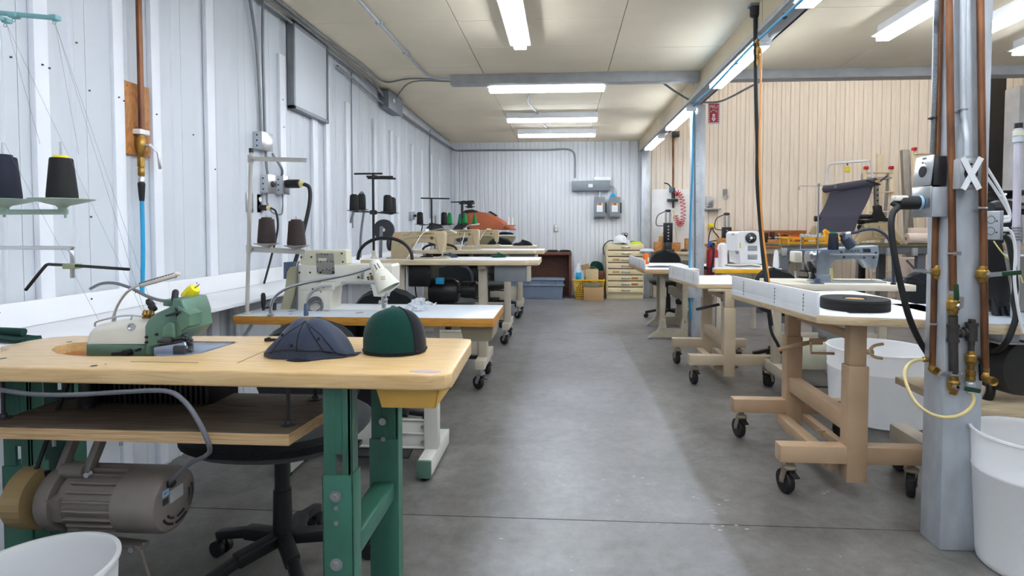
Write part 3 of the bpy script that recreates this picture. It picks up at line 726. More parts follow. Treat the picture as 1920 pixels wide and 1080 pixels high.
# ================================================================== SHARED PIECES
def place(m, o): o.M = m; return o
def cone(loc, mt, label, group, rim=None, h=.126, r0=.040, r1=.030, name='thread_cone'):
    r = thing(name, label, 'thread cone', loc, group)
    mb = MB(); mb.lathe([(r0 * .95, 0), (r0, .003), (r0, .012), (r1 + .002, h - .004), (r1, h)], n=28).build('thread', M[mt], r, world=False)
    mb = MB(); mb.lathe([(.012, h), (r1 * .78, h), (r1 * .72, h + .008), (.011, h + .009)], n=20).build('core', M[rim or 'black'], r, world=False)
    return r
def caster(mb_parent, x, y, z0, swivel=0.0, rad=.05, mt='galv_dull', brake=True, name='caster'):
    """swivel caster reaching from the floor to z0; fork is the part, wheel its sub-part"""
    c, s_ = math.cos(swivel), math.sin(swivel)
    off = .03
    wx, wy = x - off * s_, y + off * c
    px_, py_ = c, s_                       # axle direction
    mb = MB()
    mb.lathe([(.012, 0), (.026, 0), (.032, .008), (.03, .018), (.016, .024), (.012, z0 - 2 * rad - .012)], (x, y, 2 * rad + .012), n=16)
    for e in (-1, 1):
        a = Vector((wx + e * px_ * .021, wy + e * py_ * .021, rad))
        b = Vector((x + e * px_ * .024, y + e * py_ * .024, 2 * rad + .016))
        mb.bar(a, b, .034, .004, (px_, py_, 0), .001)
    mb.bar((x - px_ * .025, y - py_ * .025, 2 * rad + .016), (x + px_ * .025, y + py_ * .025, 2 * rad + .016), .05, .004, (0, 0, 1), .001)
    mb.cyl((wx - px_ * .028, wy - py_ * .028, rad), (wx + px_ * .028, wy + py_ * .028, rad), .007, n=10)
    f = mb.build(name, M[mt], mb_parent)
    mb = MB(); mb.lathe([(rad * .55, -.017), (rad * .93, -.017), (rad, -.010), (rad, .010), (rad * .93, .017), (rad * .55, .017)], (wx, wy, rad), (px_, py_, 0), n=24)
    mb.build('wheel', M['rubber'], f)
    if brake:
        mb = MB(); mb.bar((x + s_ * .02, y - c * .02, 2 * rad + .006), (x + s_ * .062, y - c * .062, 2 * rad - .008), .03, .008, (0, 0, 1), .002)
        mb.build('brake_lever', M['black'], f)
    return f
def office_chair(cx, cy, yaw, seat_z, label, group, back_z, wide=1.0):
    """round-backed task chair; yaw turns the back: 0 puts it at +Y"""
    r = thing('task_chair', label, 'chair', (cx, cy, 0), group)
    def B(): return MB()
    mb = B(); n = 36
    def ring(z, k, dz=0): return [Vector((.265 * wide * k * math.copysign(abs(math.cos(a)) ** .8, math.cos(a)), .25 * wide * k * math.copysign(abs(math.sin(a)) ** .8, math.sin(a)), z)) for a in [2 * PI * i / n for i in range(n)]]
    mb.rings([ring(seat_z - .085, .72), ring(seat_z - .075, .86), ring(seat_z - .045, .99), ring(seat_z - .02, 1.0), ring(seat_z - .004, .93), ring(seat_z, .7), ring(seat_z - .008, .3)])
    mb.build('seat', M['chair_fab'], r, world=False)
    mb = B()
    def bk(u, v):
        x = (u - .5) * .44; zz = v
        wdt = math.sqrt(max(0.0, 1 - abs(2 * v - 1) ** 2.6)) * .98 + .02
        return (x * wdt, .26 + .05 * v - .10 * (2 * u - 1) ** 2 * wdt * .6, back_z - .40 + .40 * v)
    mb.grid(bk, 16, 16, -.045); mb.build('backrest', M['chair_fab'], r, world=False, ang=60)
    mb = B(); mb.tube([(0, .10, seat_z - .10), (0, .30, seat_z - .09), (0, .345, seat_z + .02), (0, .335, back_z - .2)], .018, n=8); mb.build('back_bracket', M['black'], r, world=False)
    mb = B(); mb.cyl((0, 0, .19), (0, 0, seat_z - .09), .026, n=18); mb.cyl((0, 0, .10), (0, 0, .30), .036, .031, n=18); mb.box(-.09, .09, -.09, .12, seat_z - .105, seat_z - .078, .006); mb.build('gas_lift', M['black'], r, world=False)
    mb = B(); mb.tube([(.05, 0, seat_z - .10), (.20, .02, seat_z - .11), (.25, .02, seat_z - .10)], .007); mb.box(.225, .285, .0, .045, seat_z - .115, seat_z - .098, .004); mb.build('height_lever', M['black'], r, world=False)
    for i in range(5):
        a = 2 * PI * i / 5 + .35; ca, sa = math.cos(a), math.sin(a)
        mb = B(); mb.bar((ca * .02, sa * .02, .125), (ca * .17, sa * .17, .112), .05, .045, (0, 0, 1), .008); mb.bar((ca * .15, sa * .15, .115), (ca * .31, sa * .31, .075), .04, .034, (0, 0, 1), .008)
        leg = mb.build('base_arm', M['black'], r, world=False)
        mb = B()
        for e in (-1, 1): mb.cyl((ca * .30 - sa * e * .010, sa * .30 + ca * e * .010, .03), (ca * .30 - sa * e * .028, sa * .30 + ca * e * .028, .03), .03, n=16)
        mb.sph((ca * .30, sa * .30, .045), .018)
        mb.build('castor', M['rubber'], leg, world=False)
    r.rotation_euler = (0, 0, yaw)
    return r
def thread_plate(mb, c, rad=.062, d=.034):
    mb.lathe([(.012, -d - .012), (.012, -d), (.018, -d + .006), (rad * .55, -.012), (rad, 0), (rad, .002), (.004, .002)], c, n=28)
def bin_(cx, cy, rad, h, label, taper=.88, group='white plastic bins'):
    r = thing('waste_bin', label, 'bin', (cx, cy, 0), group)
    mb = MB()
    pr = [(rad * taper * .93, .0), (rad * taper * .98, .008), (rad * taper, .03), (rad * (taper + (1 - taper) * .72), h * .70), (rad * (taper + (1 - taper) * .74) + .002, h * .705), (rad * (taper + (1 - taper) * .78) + .002, h * .725), (rad * (taper + (1 - taper) * .78), h * .73), (rad, h - .012), (rad + .006, h - .008), (rad + .006, h), (rad - .004, h), (rad * taper - .008, .012), (.002, .012)]
    mb.lathe(pr, n=56, caps=(True, False)).build('bin_body', M['bin'], r, world=False, ang=50)
    return r
M['bin'] = mat('translucent_white_plastic', (249, 250, 252), 0.4, var=0.02)
_b = M['bin'].node_tree.nodes['Principled BSDF']; _b.inputs['Subsurface Weight'].default_value = 0.5; _b.inputs['Subsurface Radius'].default_value = (.05, .05, .05); _b.inputs['Subsurface Scale'].default_value = 1.0
def goose(r, pts, rr, name='gooseneck', mt='steel'):
    mb = MB(); P_ = catmull(pts, 14)
    mb.tube(P_, rr, n=8, k=0)
    return mb.build(name, M[mt], r)

# ================================================================== NEAREST TABLE, MAPLE TOP
ZT = .885
a, b_ = at(0, 694, Z=ZT), at(845, 703, Z=ZT)
yf = b_.y
def T1(x, y): q = at(x, y, Z=ZT); return (q.x, q.y)
r = thing('sewing_table', 'maple topped sewing table on green legs, nearest to the viewer', 'sewing table', (-.85, 1.6, 0), 'sewing tables of the left row')
tab1 = r
pr_, pb_, pl_ = T1(887, 640), T1(866, 634), T1(140, 629)
fx, fy = T1(845, 703)
poly = [(-1.66, fy + .012), (-1.0, fy + .006), (fx - .06, fy), (fx - .018, fy + .008), (fx - .002, fy + .03), (pr_[0] - .004, pr_[1] - .01), (pr_[0] - .012, pb_[1] - .012), (pb_[0] - .015, pb_[1]),
        (-.9, pb_[1] + .004), pl_, T1(96, 632), T1(50, 639), T1(0, 650), (-1.66, fy + .2)]
cut = [T1(x, y) for x, y in [(300, 668), (160, 668), (130, 666), (105, 662), (96, 656), (105, 649), (135, 643), (190, 640), (440, 640), (442, 643), (380, 662), (345, 667)]]
mb = MB(); mb.prism(poly, ZT - .042, ZT, 'z', .006, 3)
top = mb.build('tabletop', M['maple'], r)
# cut the recess for the machine out of the top
mb = MB(); mb.prism(cut, ZT - .035, ZT + .05, 'z'); cutter = mb.build('recess_cutter', M['maple'], r)
bo = top.modifiers.new('recess', 'BOOLEAN'); bo.object = cutter; bo.operation = 'DIFFERENCE'; bo.solver = 'EXACT'
bpy.context.view_layer.update()
dg = bpy.context.evaluated_depsgraph_get(); me = bpy.data.meshes.new_from_object(top.evaluated_get(dg)); top.modifiers.clear(); top.data = me; me.set_sharp_from_angle(angle=R(32))
bpy.data.objects.remove(cutter)
mb = MB(); mb.prism(cut, ZT - .036, ZT - .028, 'z'); mb.build('recess_liner', M['plyface'], r)
mb = MB()   # thin insert seams and old screw holes
for p, q in [((445, 681), (513, 651)), ((245, 678), (372, 680.5)), ((385, 642), (445, 642))]:
    A, B = T1(*p), T1(*q); mb.bar((A[0], A[1], ZT + .0002), (B[0], B[1], ZT + .0002), .0022, .0008)
for x, y, rr in [(5, 672, .009), (176, 686, .008), (198, 683, .003), (130, 641, .008)]:
    A = T1(x, y); mb.cyl((A[0], A[1], ZT - .001), (A[0], A[1], ZT + .0006), rr, n=14)
mb.build('seam_marking', M['darksteel'], r)
mb = MB(); A = T1(797, 697)
mb.lathe([(.002, 0), (.012, 0), (.012, .0006), (.002, .0006)], (A[0], A[1], ZT), n=30)
for v in mb.bm.verts: v.co.x = A[0] + (v.co.x - A[0]) * 3.4
M['stamp'] = mat('faded_violet_stamp', (176, 160, 176), 0.4)
mb.build('oval_stamp', M['stamp'], r)
# telescopic green legs, joined front to back
def Lg(x, y, Y): return at(x, y, Y=Y)
yl = fy + .05
for side, (xa, xb) in enumerate([(Lg(602, 800, yl).x, Lg(660, 800, yl).x), (Lg(2, 850, yl + .22).x, Lg(58, 850, yl + .22).x)]):
    if side: yl += .22
    zc = Lg(640, 892, yl).z
    mb = MB()
    # upper post with slot, front
    def slot_post(mb, x0, x1, y0, y1, z0, z1, sl=None):
        xm = (x0 + x1) / 2 + .004
        if sl is None: mb.box(x0, x1, y0, y1, z0, z1, .003); return
        za, zb = sl; hw = .009
        mb.box(x0, xm - hw, y0, y1, z0, z1, .002); mb.box(xm + hw, x1, y0, y1, z0, z1, .002)
        mb.box(xm - hw, xm + hw, y0, y1, z0, za, 0); mb.box(xm - hw, xm + hw, y0, y1, zb, z1, 0)
    slot_post(mb, xa + .004, xb - .004, yl + .003, yl + .012, zc, ZT - .043, (Lg(600, 892, yl).z + .002, Lg(600, 852, yl).z))
    mb.box(xb - .012, xb - .004, yl + .003, yl + .05, zc, ZT - .043)
    u = mb.build('leg', M['green'], r)
    mb = MB(); mb.box(xa, xb, yl, yl + .006, .02, zc, .002); mb.box(xb - .005, xb, yl, yl + .06, .02, zc, .002); mb.box(xa, xa + .005, yl, yl + .06, .02, zc, .002)
    mb.m(1)
    xm = (xa + xb) / 2 - .004
    for y_, rr in [(930, .011), (1058, .013)]:
        z = Lg(620, y_, yl).z
        mb.cyl((xm, yl, z), (xm, yl - .003, z), rr + .004, n=20); mb.cyl((xm, yl - .003, z), (xm, yl - .009, z), rr * .7, n=6)
    for y_ in (953, 981):
        z = Lg(620, y_, yl).z; mb.cyl((xm, yl, z), (xm, yl - .0012, z), .0065, n=14)
    mb.build('leg', [M['green'], M['steel']], r)
    # rear post
    yr = yl + (.14 if side else .36)
    mb = MB(); slot_post(mb, xa + .006, xb + .012, yr, yr + .008, .50, ZT - .043, (.70, .76)); mb.box(xb + .006, xb + .012, yr, yr + .05, .02, ZT - .043); mb.box(xa, xb + .014, yr - .004, yr + .003, .02, .56, .002)
    mb.m(1); z = .62; mb.cyl((xm + .01, yr - .004, z), (xm + .01, yr - .012, z), .012, n=18); mb.cyl((xm + .01, yr - .004, .56), (xm + .01, yr - .006, .56), .008, n=14)
    mb.build('leg', [M['green'], M['steel']], r)
    mb = MB(); zb = Lg(650, 1040, yl).z
    mb.box(xa + .012, xb, yl + .05, yr, zb - .03, zb + .03, .006); mb.build('side_rail', M['green'], r); mb = MB(); mb.box(xa - .01, xb + .01, yl - (.28 if side else .06), yr + .10, 0, .035, .006); mb.build('foot', M['green'], r)
yl = fy + .05
# yellow tray under the right end
q0, q1 = Lg(705, 737, fy + .04), Lg(822, 768, fy + .04)
x0, x1, z0 = q0.x, q1.x + .003, q1.z
mb = MB(); y0, y1 = fy + .035, fy + .33; zt = ZT - .043
def tray(mb, x0, x1, y0, y1, z0, zt, t=.004, sl=.012):
    o = [[(x0 + sl, y0 + sl), (x1 - sl, y0 + sl), (x1 - sl, y1 - sl), (x0 + sl, y1 - sl)], [(x0, y0), (x1, y0), (x1, y1), (x0, y1)]]
    mb.hexa([(*p, z0) for p in o[0]] + [(*p, z0 + t) for p in o[0]], .001)
    for i in range(4):
        a, b = o[0][i], o[0][(i + 1) % 4]; c, d = o[1][(i + 1) % 4], o[1][i]
        A, B, Cc, D = (*a, z0), (*b, z0), (*c, zt), (*d, zt)
        nx = Vector(((b[1] - a[1]), -(b[0] - a[0]), 0)).normalized() * t
        ins = lambda p: tuple(Vector(p) - nx)
        mb.hexa([A, B, ins(B), ins(A), D, Cc, ins(Cc), ins(D)], .001)
M['traygold'] = mat('mustard_tray', (222, 176, 84), 0.45, var=.04)
tray(mb, x0, x1, y0, y1, z0, zt); mb.build('tray', M['traygold'], r)
# dusty plywood under-shelf hung on threaded rods
yb0 = fy + .03
c0, c1, c2 = at(541, 812, Y=yb0), at(541, 836, Y=yb0), None
zs, ts = c0.z, c0.z - c1.z
xr = c0.x
mb = MB()
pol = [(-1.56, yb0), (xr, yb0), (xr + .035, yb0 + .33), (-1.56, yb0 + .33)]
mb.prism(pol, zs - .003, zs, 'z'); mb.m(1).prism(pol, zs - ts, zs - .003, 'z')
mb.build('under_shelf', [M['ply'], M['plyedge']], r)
for px_, py_ in [(541, yb0 + .06), (7, yb0 + .06), (137, yb0 + .25), (592, yb0 + .28)]:
    q = at(px_, 790, Y=py_)
    mb = MB(); mb.cyl((q.x, q.y, zs), (q.x, q.y, ZT - .042), .005, n=10); mb.lathe([(.02, 0), (.02, .003), (.01, .004), (.008, .014), (.003, .016)], (q.x, q.y, zs), n=16); mb.build('hanger_rod', M['darksteel'], r)

# overlock machine set into the table
YM = 1.57
def zt_(y, Y=YM): return at(200, y, Y=Y).z
r = thing('overlock_machine', 'green and white overlock machine sunk into the maple table', 'sewing machine', (at(260, 660, Y=YM).x, YM + .08, ZT - .02))
ov = r
mb = MB()
sil(mb, [(161, 668), (161, 646), (282, 648), (282, 668)], YM, .19, .004)
mb.box(at(161, 660, Y=YM).x + .004, at(280, 660, Y=YM).x, YM + .01, YM + .18, ZT - .029, zt_(667)); mb.build('bed', M['greenmach'], r)
mb = MB()
# rounded white top cover with a sloping left end
secs = []
for x, yt in [(161, 634), (163, 619), (169, 611.5), (188, 608), (215, 604.5), (240, 603), (262, 602), (274, 601)]:
    q0 = at(x, 646, Y=YM); q1 = at(x, yt, Y=YM); hgt = max(.006, q1.z - q0.z); ring = []
    for i in range(13):
        a = PI * i / 12
        sx = math.copysign(abs(math.cos(a)) ** .55, math.cos(a)); sz = abs(math.sin(a)) ** .32
        ring.append(Vector((q0.x, YM + .092 - .085 * sx, q0.z + hgt * sz)))
    secs.append(ring)
mb.rings(secs); cov = mb.build('top_cover', M['ivory'], r, ang=50)
q = at(243, 614, Y=YM + .002); mb = MB(); mb.lathe([(.012, 0), (.012, -.006), (.008, -.006), (.006, -.003)], (q.x, YM + .012, q.z), (0, 1, 0), n=20); mb.build('oil_gauge', M['steel'], cov)
mb = MB()
sil(mb, [(270, 664), (270, 612), (276, 600), (290, 588), (312, 578), (322, 572), (322, 560), (340, 562), (345, 575), (349, 590), (352, 618), (340, 632), (322, 642), (300, 648), (282, 652), (282, 668)], YM - .012, .12, .007, 3)
sil(mb, [(305, 562), (305, 574), (335, 577), (336, 563)], YM + .02, .07, .004); sil(mb, [(333, 575), (356, 590), (354, 612), (338, 622), (330, 600)], YM - .02, .06, .005)
sil(mb, [(302, 640), (304, 610), (316, 602), (326, 606), (328, 636)], YM - .022, .02, .006, 3)
mb.build('sewing_head', M['greenmach'], r)
for x, y in [(275, 632), (275, 642), (294, 627), (296, 656), (310, 655), (256, 657), (262, 655), (349, 597)]:
    q = at(x, y, Y=YM - .013); MB().cyl((q.x, YM - .011, q.z), (q.x, YM - .0165, q.z), .0042, n=10).build('bolt', M['black'], r)
q = at(239, 662, Y=YM - .01); mb = MB(); mb.cyl((q.x, YM + .002, q.z), (q.x, YM - .022, q.z), .011, n=14); mb.bar((at(212, 664, Y=YM - .01).x, YM - .012, q.z - .003), (q.x, YM - .012, q.z), .01, .008); mb.build('bed_latch', M['black'], r)
mb = MB(); q0, q1 = at(329, 548, Y=YM + .01), at(333, 592, Y=YM - .02)
mb.tube([(q0.x, q0.y, q0.z), (q0.x + .002, q0.y - .008, (q0.z + q1.z) / 2 + .01)], .009, n=12, k=0); mb.sph((q0.x, q0.y, q0.z), .009); mb.bar((q1.x - .03, q1.y, q1.z), (q1.x + .01, q1.y, q1.z + .012), .02, .006); mb.tube([(q0.x + .002, q0.y - .008, (q0.z + q1.z) / 2 + .01), (q1.x, q1.y, q1.z)], .004, k=0)
mb.build('presser_lever', M['black'], r)
mb = MB()
rnd = random.Random(3)
for k in range(20):
    q = at(334 + rnd.random() * 24, 627 + rnd.random() * 30, Y=YM - .03 + rnd.random() * .05)
    mb.obox(q, (.008 + rnd.random() * .014, .012, .006 + rnd.random() * .012), (rnd.random() * .6, rnd.random(), rnd.random()), .0015)
for x0, y0, x1, y1 in [(296, 640, 345, 633), (300, 645, 342, 640)]: mb.tube([at(x0, y0, Y=YM - .02), at(x1, y1, Y=YM - .02)], .0045, k=0)
q = at(314, 637, Y=YM - .024); mb.obox(q, (.03, .014, .016), (0, 0, 0), .002)
q = at(344, 655, Y=YM - .01); mb.obox(q, (.035, .05, .03), (0, 0, .1), .004)
mb.build('looper_parts', M['darksteel'], r)
mb = MB(); sil(mb, [(288, 668), (288, 652), (345, 642), (349, 652), (345, 668)], YM - .026, .010, .002)
pl = [T1(x, y) for x, y in [(290, 668), (345, 667), (438, 641), (360, 640.5), (300, 655)]]; mb.prism(pl, ZT - .012, ZT - .002, 'z', .001)
M['plate'] = mat('blue_grey_steel_plate', (150, 162, 182), 0.35, 0.6, var=.08); mb.build('cloth_plate', M['plate'], r)
mb = MB(); P0 = [at(x, y, Y=YM + .05) for x, y in [(178, 612), (180, 604), (200, 598), (232, 592), (262, 593), (276, 594)]]; mb.tube(P0, .0028, k=5)
for x, y in [(215, 595), (245, 592)]: mb.cyl(at(x, y + 10, Y=YM + .05), at(x + 3, y - 2, Y=YM + .05), .0022, n=6)
mb.build('thread_rail', M['steel'], r)
mb = MB()
for x in (272, 279, 285): q = at(x, 597, Y=YM + .03); mb.lathe([(.007, 0), (.009, .004), (.004, .008), (.009, .012), (.006, .02), (.003, .026)], q, n=12)
mb.build('tension_knob', M['brass'], r)
mb = MB()
for x, y in [(287, 575), (291, 583)]: q = at(x, y, Y=YM + .04); mb.lathe([(.008, 0), (.010, .005), (.010, .02), (.004, .028)], q, (-.4, -.3, .8), n=12)
mb.tube([at(287, 574, Y=YM + .03), at(283, 590, Y=YM + .02), at(290, 596, Y=YM + .0)], .002); mb.build('tension_post', M['darksteel'], r)
# ribbed oil pan seen under the table
mb = MB(); q0, q1 = at(162, 732, Y=1.62), at(418, 775, Y=1.62)
x0, x1 = q0.x, at(405, 740, Y=1.62).x
mb.box(x0, x1, 1.60, 1.74, at(200, 770, Y=1.6).z, ZT - .043, .006)
n_ = 26
for k in range(n_): mb.box(x0 + (x1 - x0) * (k + .2) / n_, x0 + (x1 - x0) * (k + .6) / n_, 1.588, 1.6, at(200, 768, Y=1.6).z, ZT - .06)
mb.build('oil_pan', M['blackmetal'], r)
mb = MB(); q = at(165, 765, Y=1.55)
mb.lathe([(.022, 0), (.026, .02), (.018, .03), (.018, .07), (.03, .075)], (q.x, 1.55, zs + .012), n=16); mb.cyl((q.x, 1.55, zs), (q.x, 1.55, zs + .015), .02); mb.build('mount_foot', M['darksteel'], r)

# LED gooseneck on the overlock
r = thing('gooseneck_lamp', 'slim LED gooseneck lamp curving up from the overlock machine', 'lamp', at(213, 603, Y=YM + .06))
goose(r, [at(x, y, Y=YM + .06 - k * .012) for k, (x, y) in enumerate([(212, 604), (214, 590), (222, 570), (236, 550), (254, 537), (268, 532)])], .0042)
P0, P1 = at(266, 533, Y=YM), at(332, 514, Y=YM - .02)
mb = MB(); mb.bar(P0, P1, .021, .010, (0, -.5, .8), .004); mb.sph(P1, .0105, (1, .8, .6)); hd = mb.build('lamp_head', M['ivory'], r)
mb = MB()
for k in range(10):
    for e in (-.3, .3):
        p = P0.lerp(P1, .22 + k * .08) + Vector((0, -.0062, e * .012 - .002)); mb.sph(p, .0022, n=8, k=5)
mb.build('leds', M['label'], hd)
mb = MB(); mb.bar(P0 + Vector((-.002, -.0045, -.002)), P1 + Vector((0, -.0045, -.002)), .004, .015, (0, -.1, 1)); mb.build('led_strip', M['cord_grey'], hd)

# thread stand for the overlock, standing off to the left
YS = 1.68
r = thing('thread_stand', 'mint and sage thread stand beside the overlock, pole out of view at left', 'thread stand', (at(-70, 600, Y=YS).x, YS, ZT))
X0 = at(-70, 600, Y=YS).x
mb = MB(); mb.cyl((X0, YS, ZT), (X0, YS, 1.88), .010, n=14); mb.lathe([(.04, 0), (.04, .008), (.014, .014)], (X0, YS, ZT)); mb.build('pole', M['steel'], r)
mb = MB(); q0, q1 = at(-70, 18, Y=YS), at(112, 34, Y=YS)
mb.bar((q0.x, YS, q0.z), (q1.x - .01, YS, q1.z), .012, .014, (0, 0, 1), .003)
for x, y in [(27, 29), (103, 33)]:
    q = at(x, y, Y=YS); mb.obox((q.x, YS, q.z - .001), (.026, .024, .017), (0, 0, 0), .004); mb.torus((q.x, YS - .003, q.z - .016), .0055, .0012, (0, 1, 0), n=16, k=5)
mb.build('guide_arm', M['mint'], r)
mb = MB(); q0, q1 = at(-70, 22, Y=YS + .12), at(18, 39, Y=YS + .12)
mb.bar((X0, YS, q0.z), (q1.x - .008, YS + .12, q1.z), .012, .013, (0, 0, 1), .003); mb.obox((q1.x - .01, YS + .12, q1.z), (.024, .022, .016), (0, 0, 0), .003); mb.torus((q1.x - .014, YS + .117, q1.z - .016), .0055, .0012, (0, 1, 0), n=16, k=5)
mb.build('guide_arm', M['mint'], r)
zp = at(116, 374, Y=YS).z
mb = MB(); q1 = at(126, 398, Y=YS); mb.bar((X0, YS, q1.z + .001), (q1.x, YS, q1.z + .001), .014, .017, (0, 0, 1), .003); mb.cyl((q1.x - .006, YS, q1.z - .004), (q1.x - .006, YS, q1.z - .018), .004, n=8)
q2 = at(8, 404, Y=YS); mb.cyl((q2.x, YS, q2.z + .002), (q2.x, YS, q2.z - .006), .004, n=8)
mb.build('plate_arm', M['sage'], r)
cx = [at(117, 374, Y=YS).x, at(8, 374, Y=YS).x]
for c in cx:
    mb = MB(); thread_plate(mb, (c, YS, zp), .086, .026); mb.build('cone_plate', M['sage'], r)
    mb = MB(); mb.cyl((c, YS, zp), (c, YS, at(116, 266, Y=YS).z), .0035, n=10); mb.build('spindle', M['steel'], r)
mb = MB()
for (x0, y0), (x1, y1) in [((103, 43), (148, 290)), ((103, 43), (290, 588)), ((103, 43), (274, 594)), ((13, 47), (75, 270)), ((13, 47), (270, 590)), ((8, 268), (185, 600))]:
    mb.tube([at(x0, y0, Y=YS), at(x1, y1, Y=YM + .05)], .00045, n=4, k=0)
mb.build('threads', M['cord_grey'], r)
cone((cx[0], YS, zp + .002), 'thread_black', 'black thread cone with a yellow rim on the sage plate at left', 'cones on the nearest thread stand', 'yellow', h=.129, r0=.041, r1=.0285)
cone((cx[1], YS, zp + .002), 'thread_navy', 'navy thread cone cut by the left edge of the picture', 'cones on the nearest thread stand', 'thread_navy', h=.134, r0=.045, r1=.033)
# bent steel rod with a clamp and a black rod
YG = 1.45
r = thing('fabric_guide', 'bent steel rod with a clamp holding a black angled rod, left of the overlock', 'guide rod', (at(-60, 465, Y=YG).x, YG, ZT))
X1 = at(-60, 465, Y=YG).x
mb = MB(); zt1 = at(50, 465, Y=YG).z
qa, qb = at(122, 465, Y=YG), at(136, 521, Y=YG)
mb.tube([(X1, YG, ZT), (X1, YG, zt1 - .02), (X1 + .006, YG, zt1 - .004), (X1 + .02, YG, zt1), (qa.x, YG, zt1), (qa.x + .012, YG, zt1 - .004), (qb.x, YG, zt1 - .02), (qb.x, YG, qb.z)], .0055, n=12, k=5); mb.lathe([(.03, 0), (.03, .006), (.01, .012)], (X1, YG, ZT)); mb.build('rod', M['steel'], r)
mb = MB(); q = at(138, 499, Y=YG); mb.obox((q.x, YG - .004, q.z), (.036, .026, .014), (0, 0, 0), .002); M['olive'] = mat('olive_clamp', (150, 156, 120), .45); mb.build('clamp', M['olive'], r)
mb = MB(); mb.tube([at(48, 544, Y=YG - .02), at(82, 502, Y=YG - .015), at(90, 496, Y=YG - .012), at(98, 496, Y=YG - .012), at(140, 498, Y=YG - .012), at(242, 505, Y=YG - .012)], .0042, n=10, k=3); mb.build('black_rod', M['black'], r)
# cord lying over the shelf to the yellow plug
pts = [at(170, 541, Y=1.95), at(190, 532, Y=1.9), at(215, 531, Y=1.85), at(245, 540, Y=1.8), at(275, 555, Y=1.74), at(300, 563, Y=1.70), at(322, 564, Y=1.66)]
r = thing('power_cord', 'grey cord ending in a bright yellow plug behind the overlock', 'cord', pts[3])
mb = MB(); mb.tube(pts + [at(342, 561, Y=1.66)], .0055, n=8); mb.build('cord', M['cord_grey'], r)
P0, P1 = at(347, 561, Y=1.66), at(366, 540, Y=1.655); d = (P1 - P0)
mb = MB(); mb.lathe([(.012, 0), (.018, .006), (.020, .012), (.020, d.length * .8), (.015, d.length)], P0, d, n=8); pl = mb.build('plug', M['yellow'], r)
mb = MB(); dn = d.normalized()
for e in (-1, 0, 1): mb.bar(P1 + Vector((e * .006, 0, e * .004)), P1 + dn * .012 + Vector((e * .006, 0, e * .004)), .004, .0016)
mb.build('prongs', M['brass'], pl)

# clutch motor under the shelf
YMo = fy + .17
r = thing('clutch_motor', 'taupe clutch motor hanging under the plywood under-shelf', 'motor', (at(230, 940, Y=YMo).x, YMo, zs - ts))
cz = at(230, 932, Y=YMo).z; x = lambda p: at(p, 940, Y=YMo).x
mb = MB()
mb.lathe([(.05, 0), (.088, .01), (.096, .03), (.092, .055)], (x(108), YMo, cz), (1, 0, 0), n=40)
mb.lathe([(.070, 0), (.078, .012), (.080, x(256) - x(142))], (x(142), YMo, cz), (1, 0, 0), n=40)
for k in range(22):
    a = 2 * PI * k / 22; mb.bar((x(166), YMo + .084 * math.cos(a), cz + .084 * math.sin(a)), (x(252), YMo + .084 * math.cos(a), cz + .084 * math.sin(a)), .006, .016, (0, math.cos(a), math.sin(a)), .002)
mb.build('motor_body', M['motor'], r)
mb = MB(); L_ = x(332) - x(250)
mb.lathe([(.084, 0), (.092, .003), (.092, L_ - .02), (.086, L_ - .006), (.074, L_)], (x(250), YMo, cz), (1, 0, 0), n=48); mb.build('end_bell', M['motor'], r)
mb = MB(); xe = x(332) + .0005
for rr, a0, a1 in [(.066, -2.6, -1.9), (.066, -1.7, -1.0), (.05, -2.5, -1.9), (.05, -1.6, -1.0), (.066, -.7, .3), (.052, -.6, .2)]:
    mb.tube([(xe, YMo - rr * math.cos(a0 + (a1 - a0) * k / 8 + PI), cz + rr * math.sin(a0 + (a1 - a0) * k / 8)) for k in range(9)], .0035, n=6, k=0)
mb.build('vent_slots', M['black'], r)
mb = MB(); mb.box(xe, xe + .001, YMo - .03, YMo + .025, cz + .0, cz + .036); mb.build('rating_plate', M['galv_dull'], r)
mb = MB(); mb.box(xe, xe + .001, YMo - .058, YMo - .034, cz + .03, cz + .048)
M['skyblue'] = mat('light_blue_label', (150, 190, 220), .5); mb.build('maker_label', M['skyblue'], r); lettering('maker_lettering', 'JEC', .011, M['slateink'] if 'slateink' in M else M.setdefault('slateink', mat('slate_print', (60, 84, 120), .5)), r, Vector((xe + .0012, YMo - .046, cz + .039)), Matrix(((0, 0, 1), (1, 0, 0), (0, 1, 0))), .0004)
mb = MB(); mb.box(xe, xe + .0008, YMo - .058, YMo - .036, cz + .006, cz + .024); mb.build('warning_label', M['ink'], r)
mb = MB(); mb.prism([(YMo - .075, cz - .04), (YMo - .09, cz + .03), (YMo - .03, cz + .04), (YMo - .03, cz - .05)], x(132), x(160), 'x', .008)
mb.cyl((x(134), YMo - .02, cz + .085), (x(176), YMo - .02, cz + .085), .022, n=20)
for px_ in (128, 178):
    mb.bar((x(px_), YMo - .02, cz + .08), (x(px_) + .03, YMo + .02, zs - ts - .006), .028, .022, (1, 0, 0), .005)
mb.box(x(120), x(245), YMo - .03, YMo + .10, zs - ts - .012, zs - ts, .003)
q = x(190); mb.m(1).cyl((q, YMo - .035, cz + .085), (q, YMo - .05, cz + .085), .008, n=6); mb.cyl((x(140), YMo - .06, zs - ts - .05), (x(140), YMo - .06, zs - ts), .005, n=8); mb.cyl((x(240), YMo - .02, zs - ts - .06), (x(240), YMo - .02, zs - ts), .005, n=8)
mb.build('mount_bracket', [M['motor'], M['steel']], r)
mb = MB(); xp = x(78)
mb.lathe([(.02, -.012), (.064, -.014), (.066, -.008), (.056, 0), (.066, .008), (.064, .014), (.02, .012), (.02, .04)], (xp, YMo, cz + .004), (1, 0, 0), n=32); mb.build('pulley', M['blackmetal'], r)
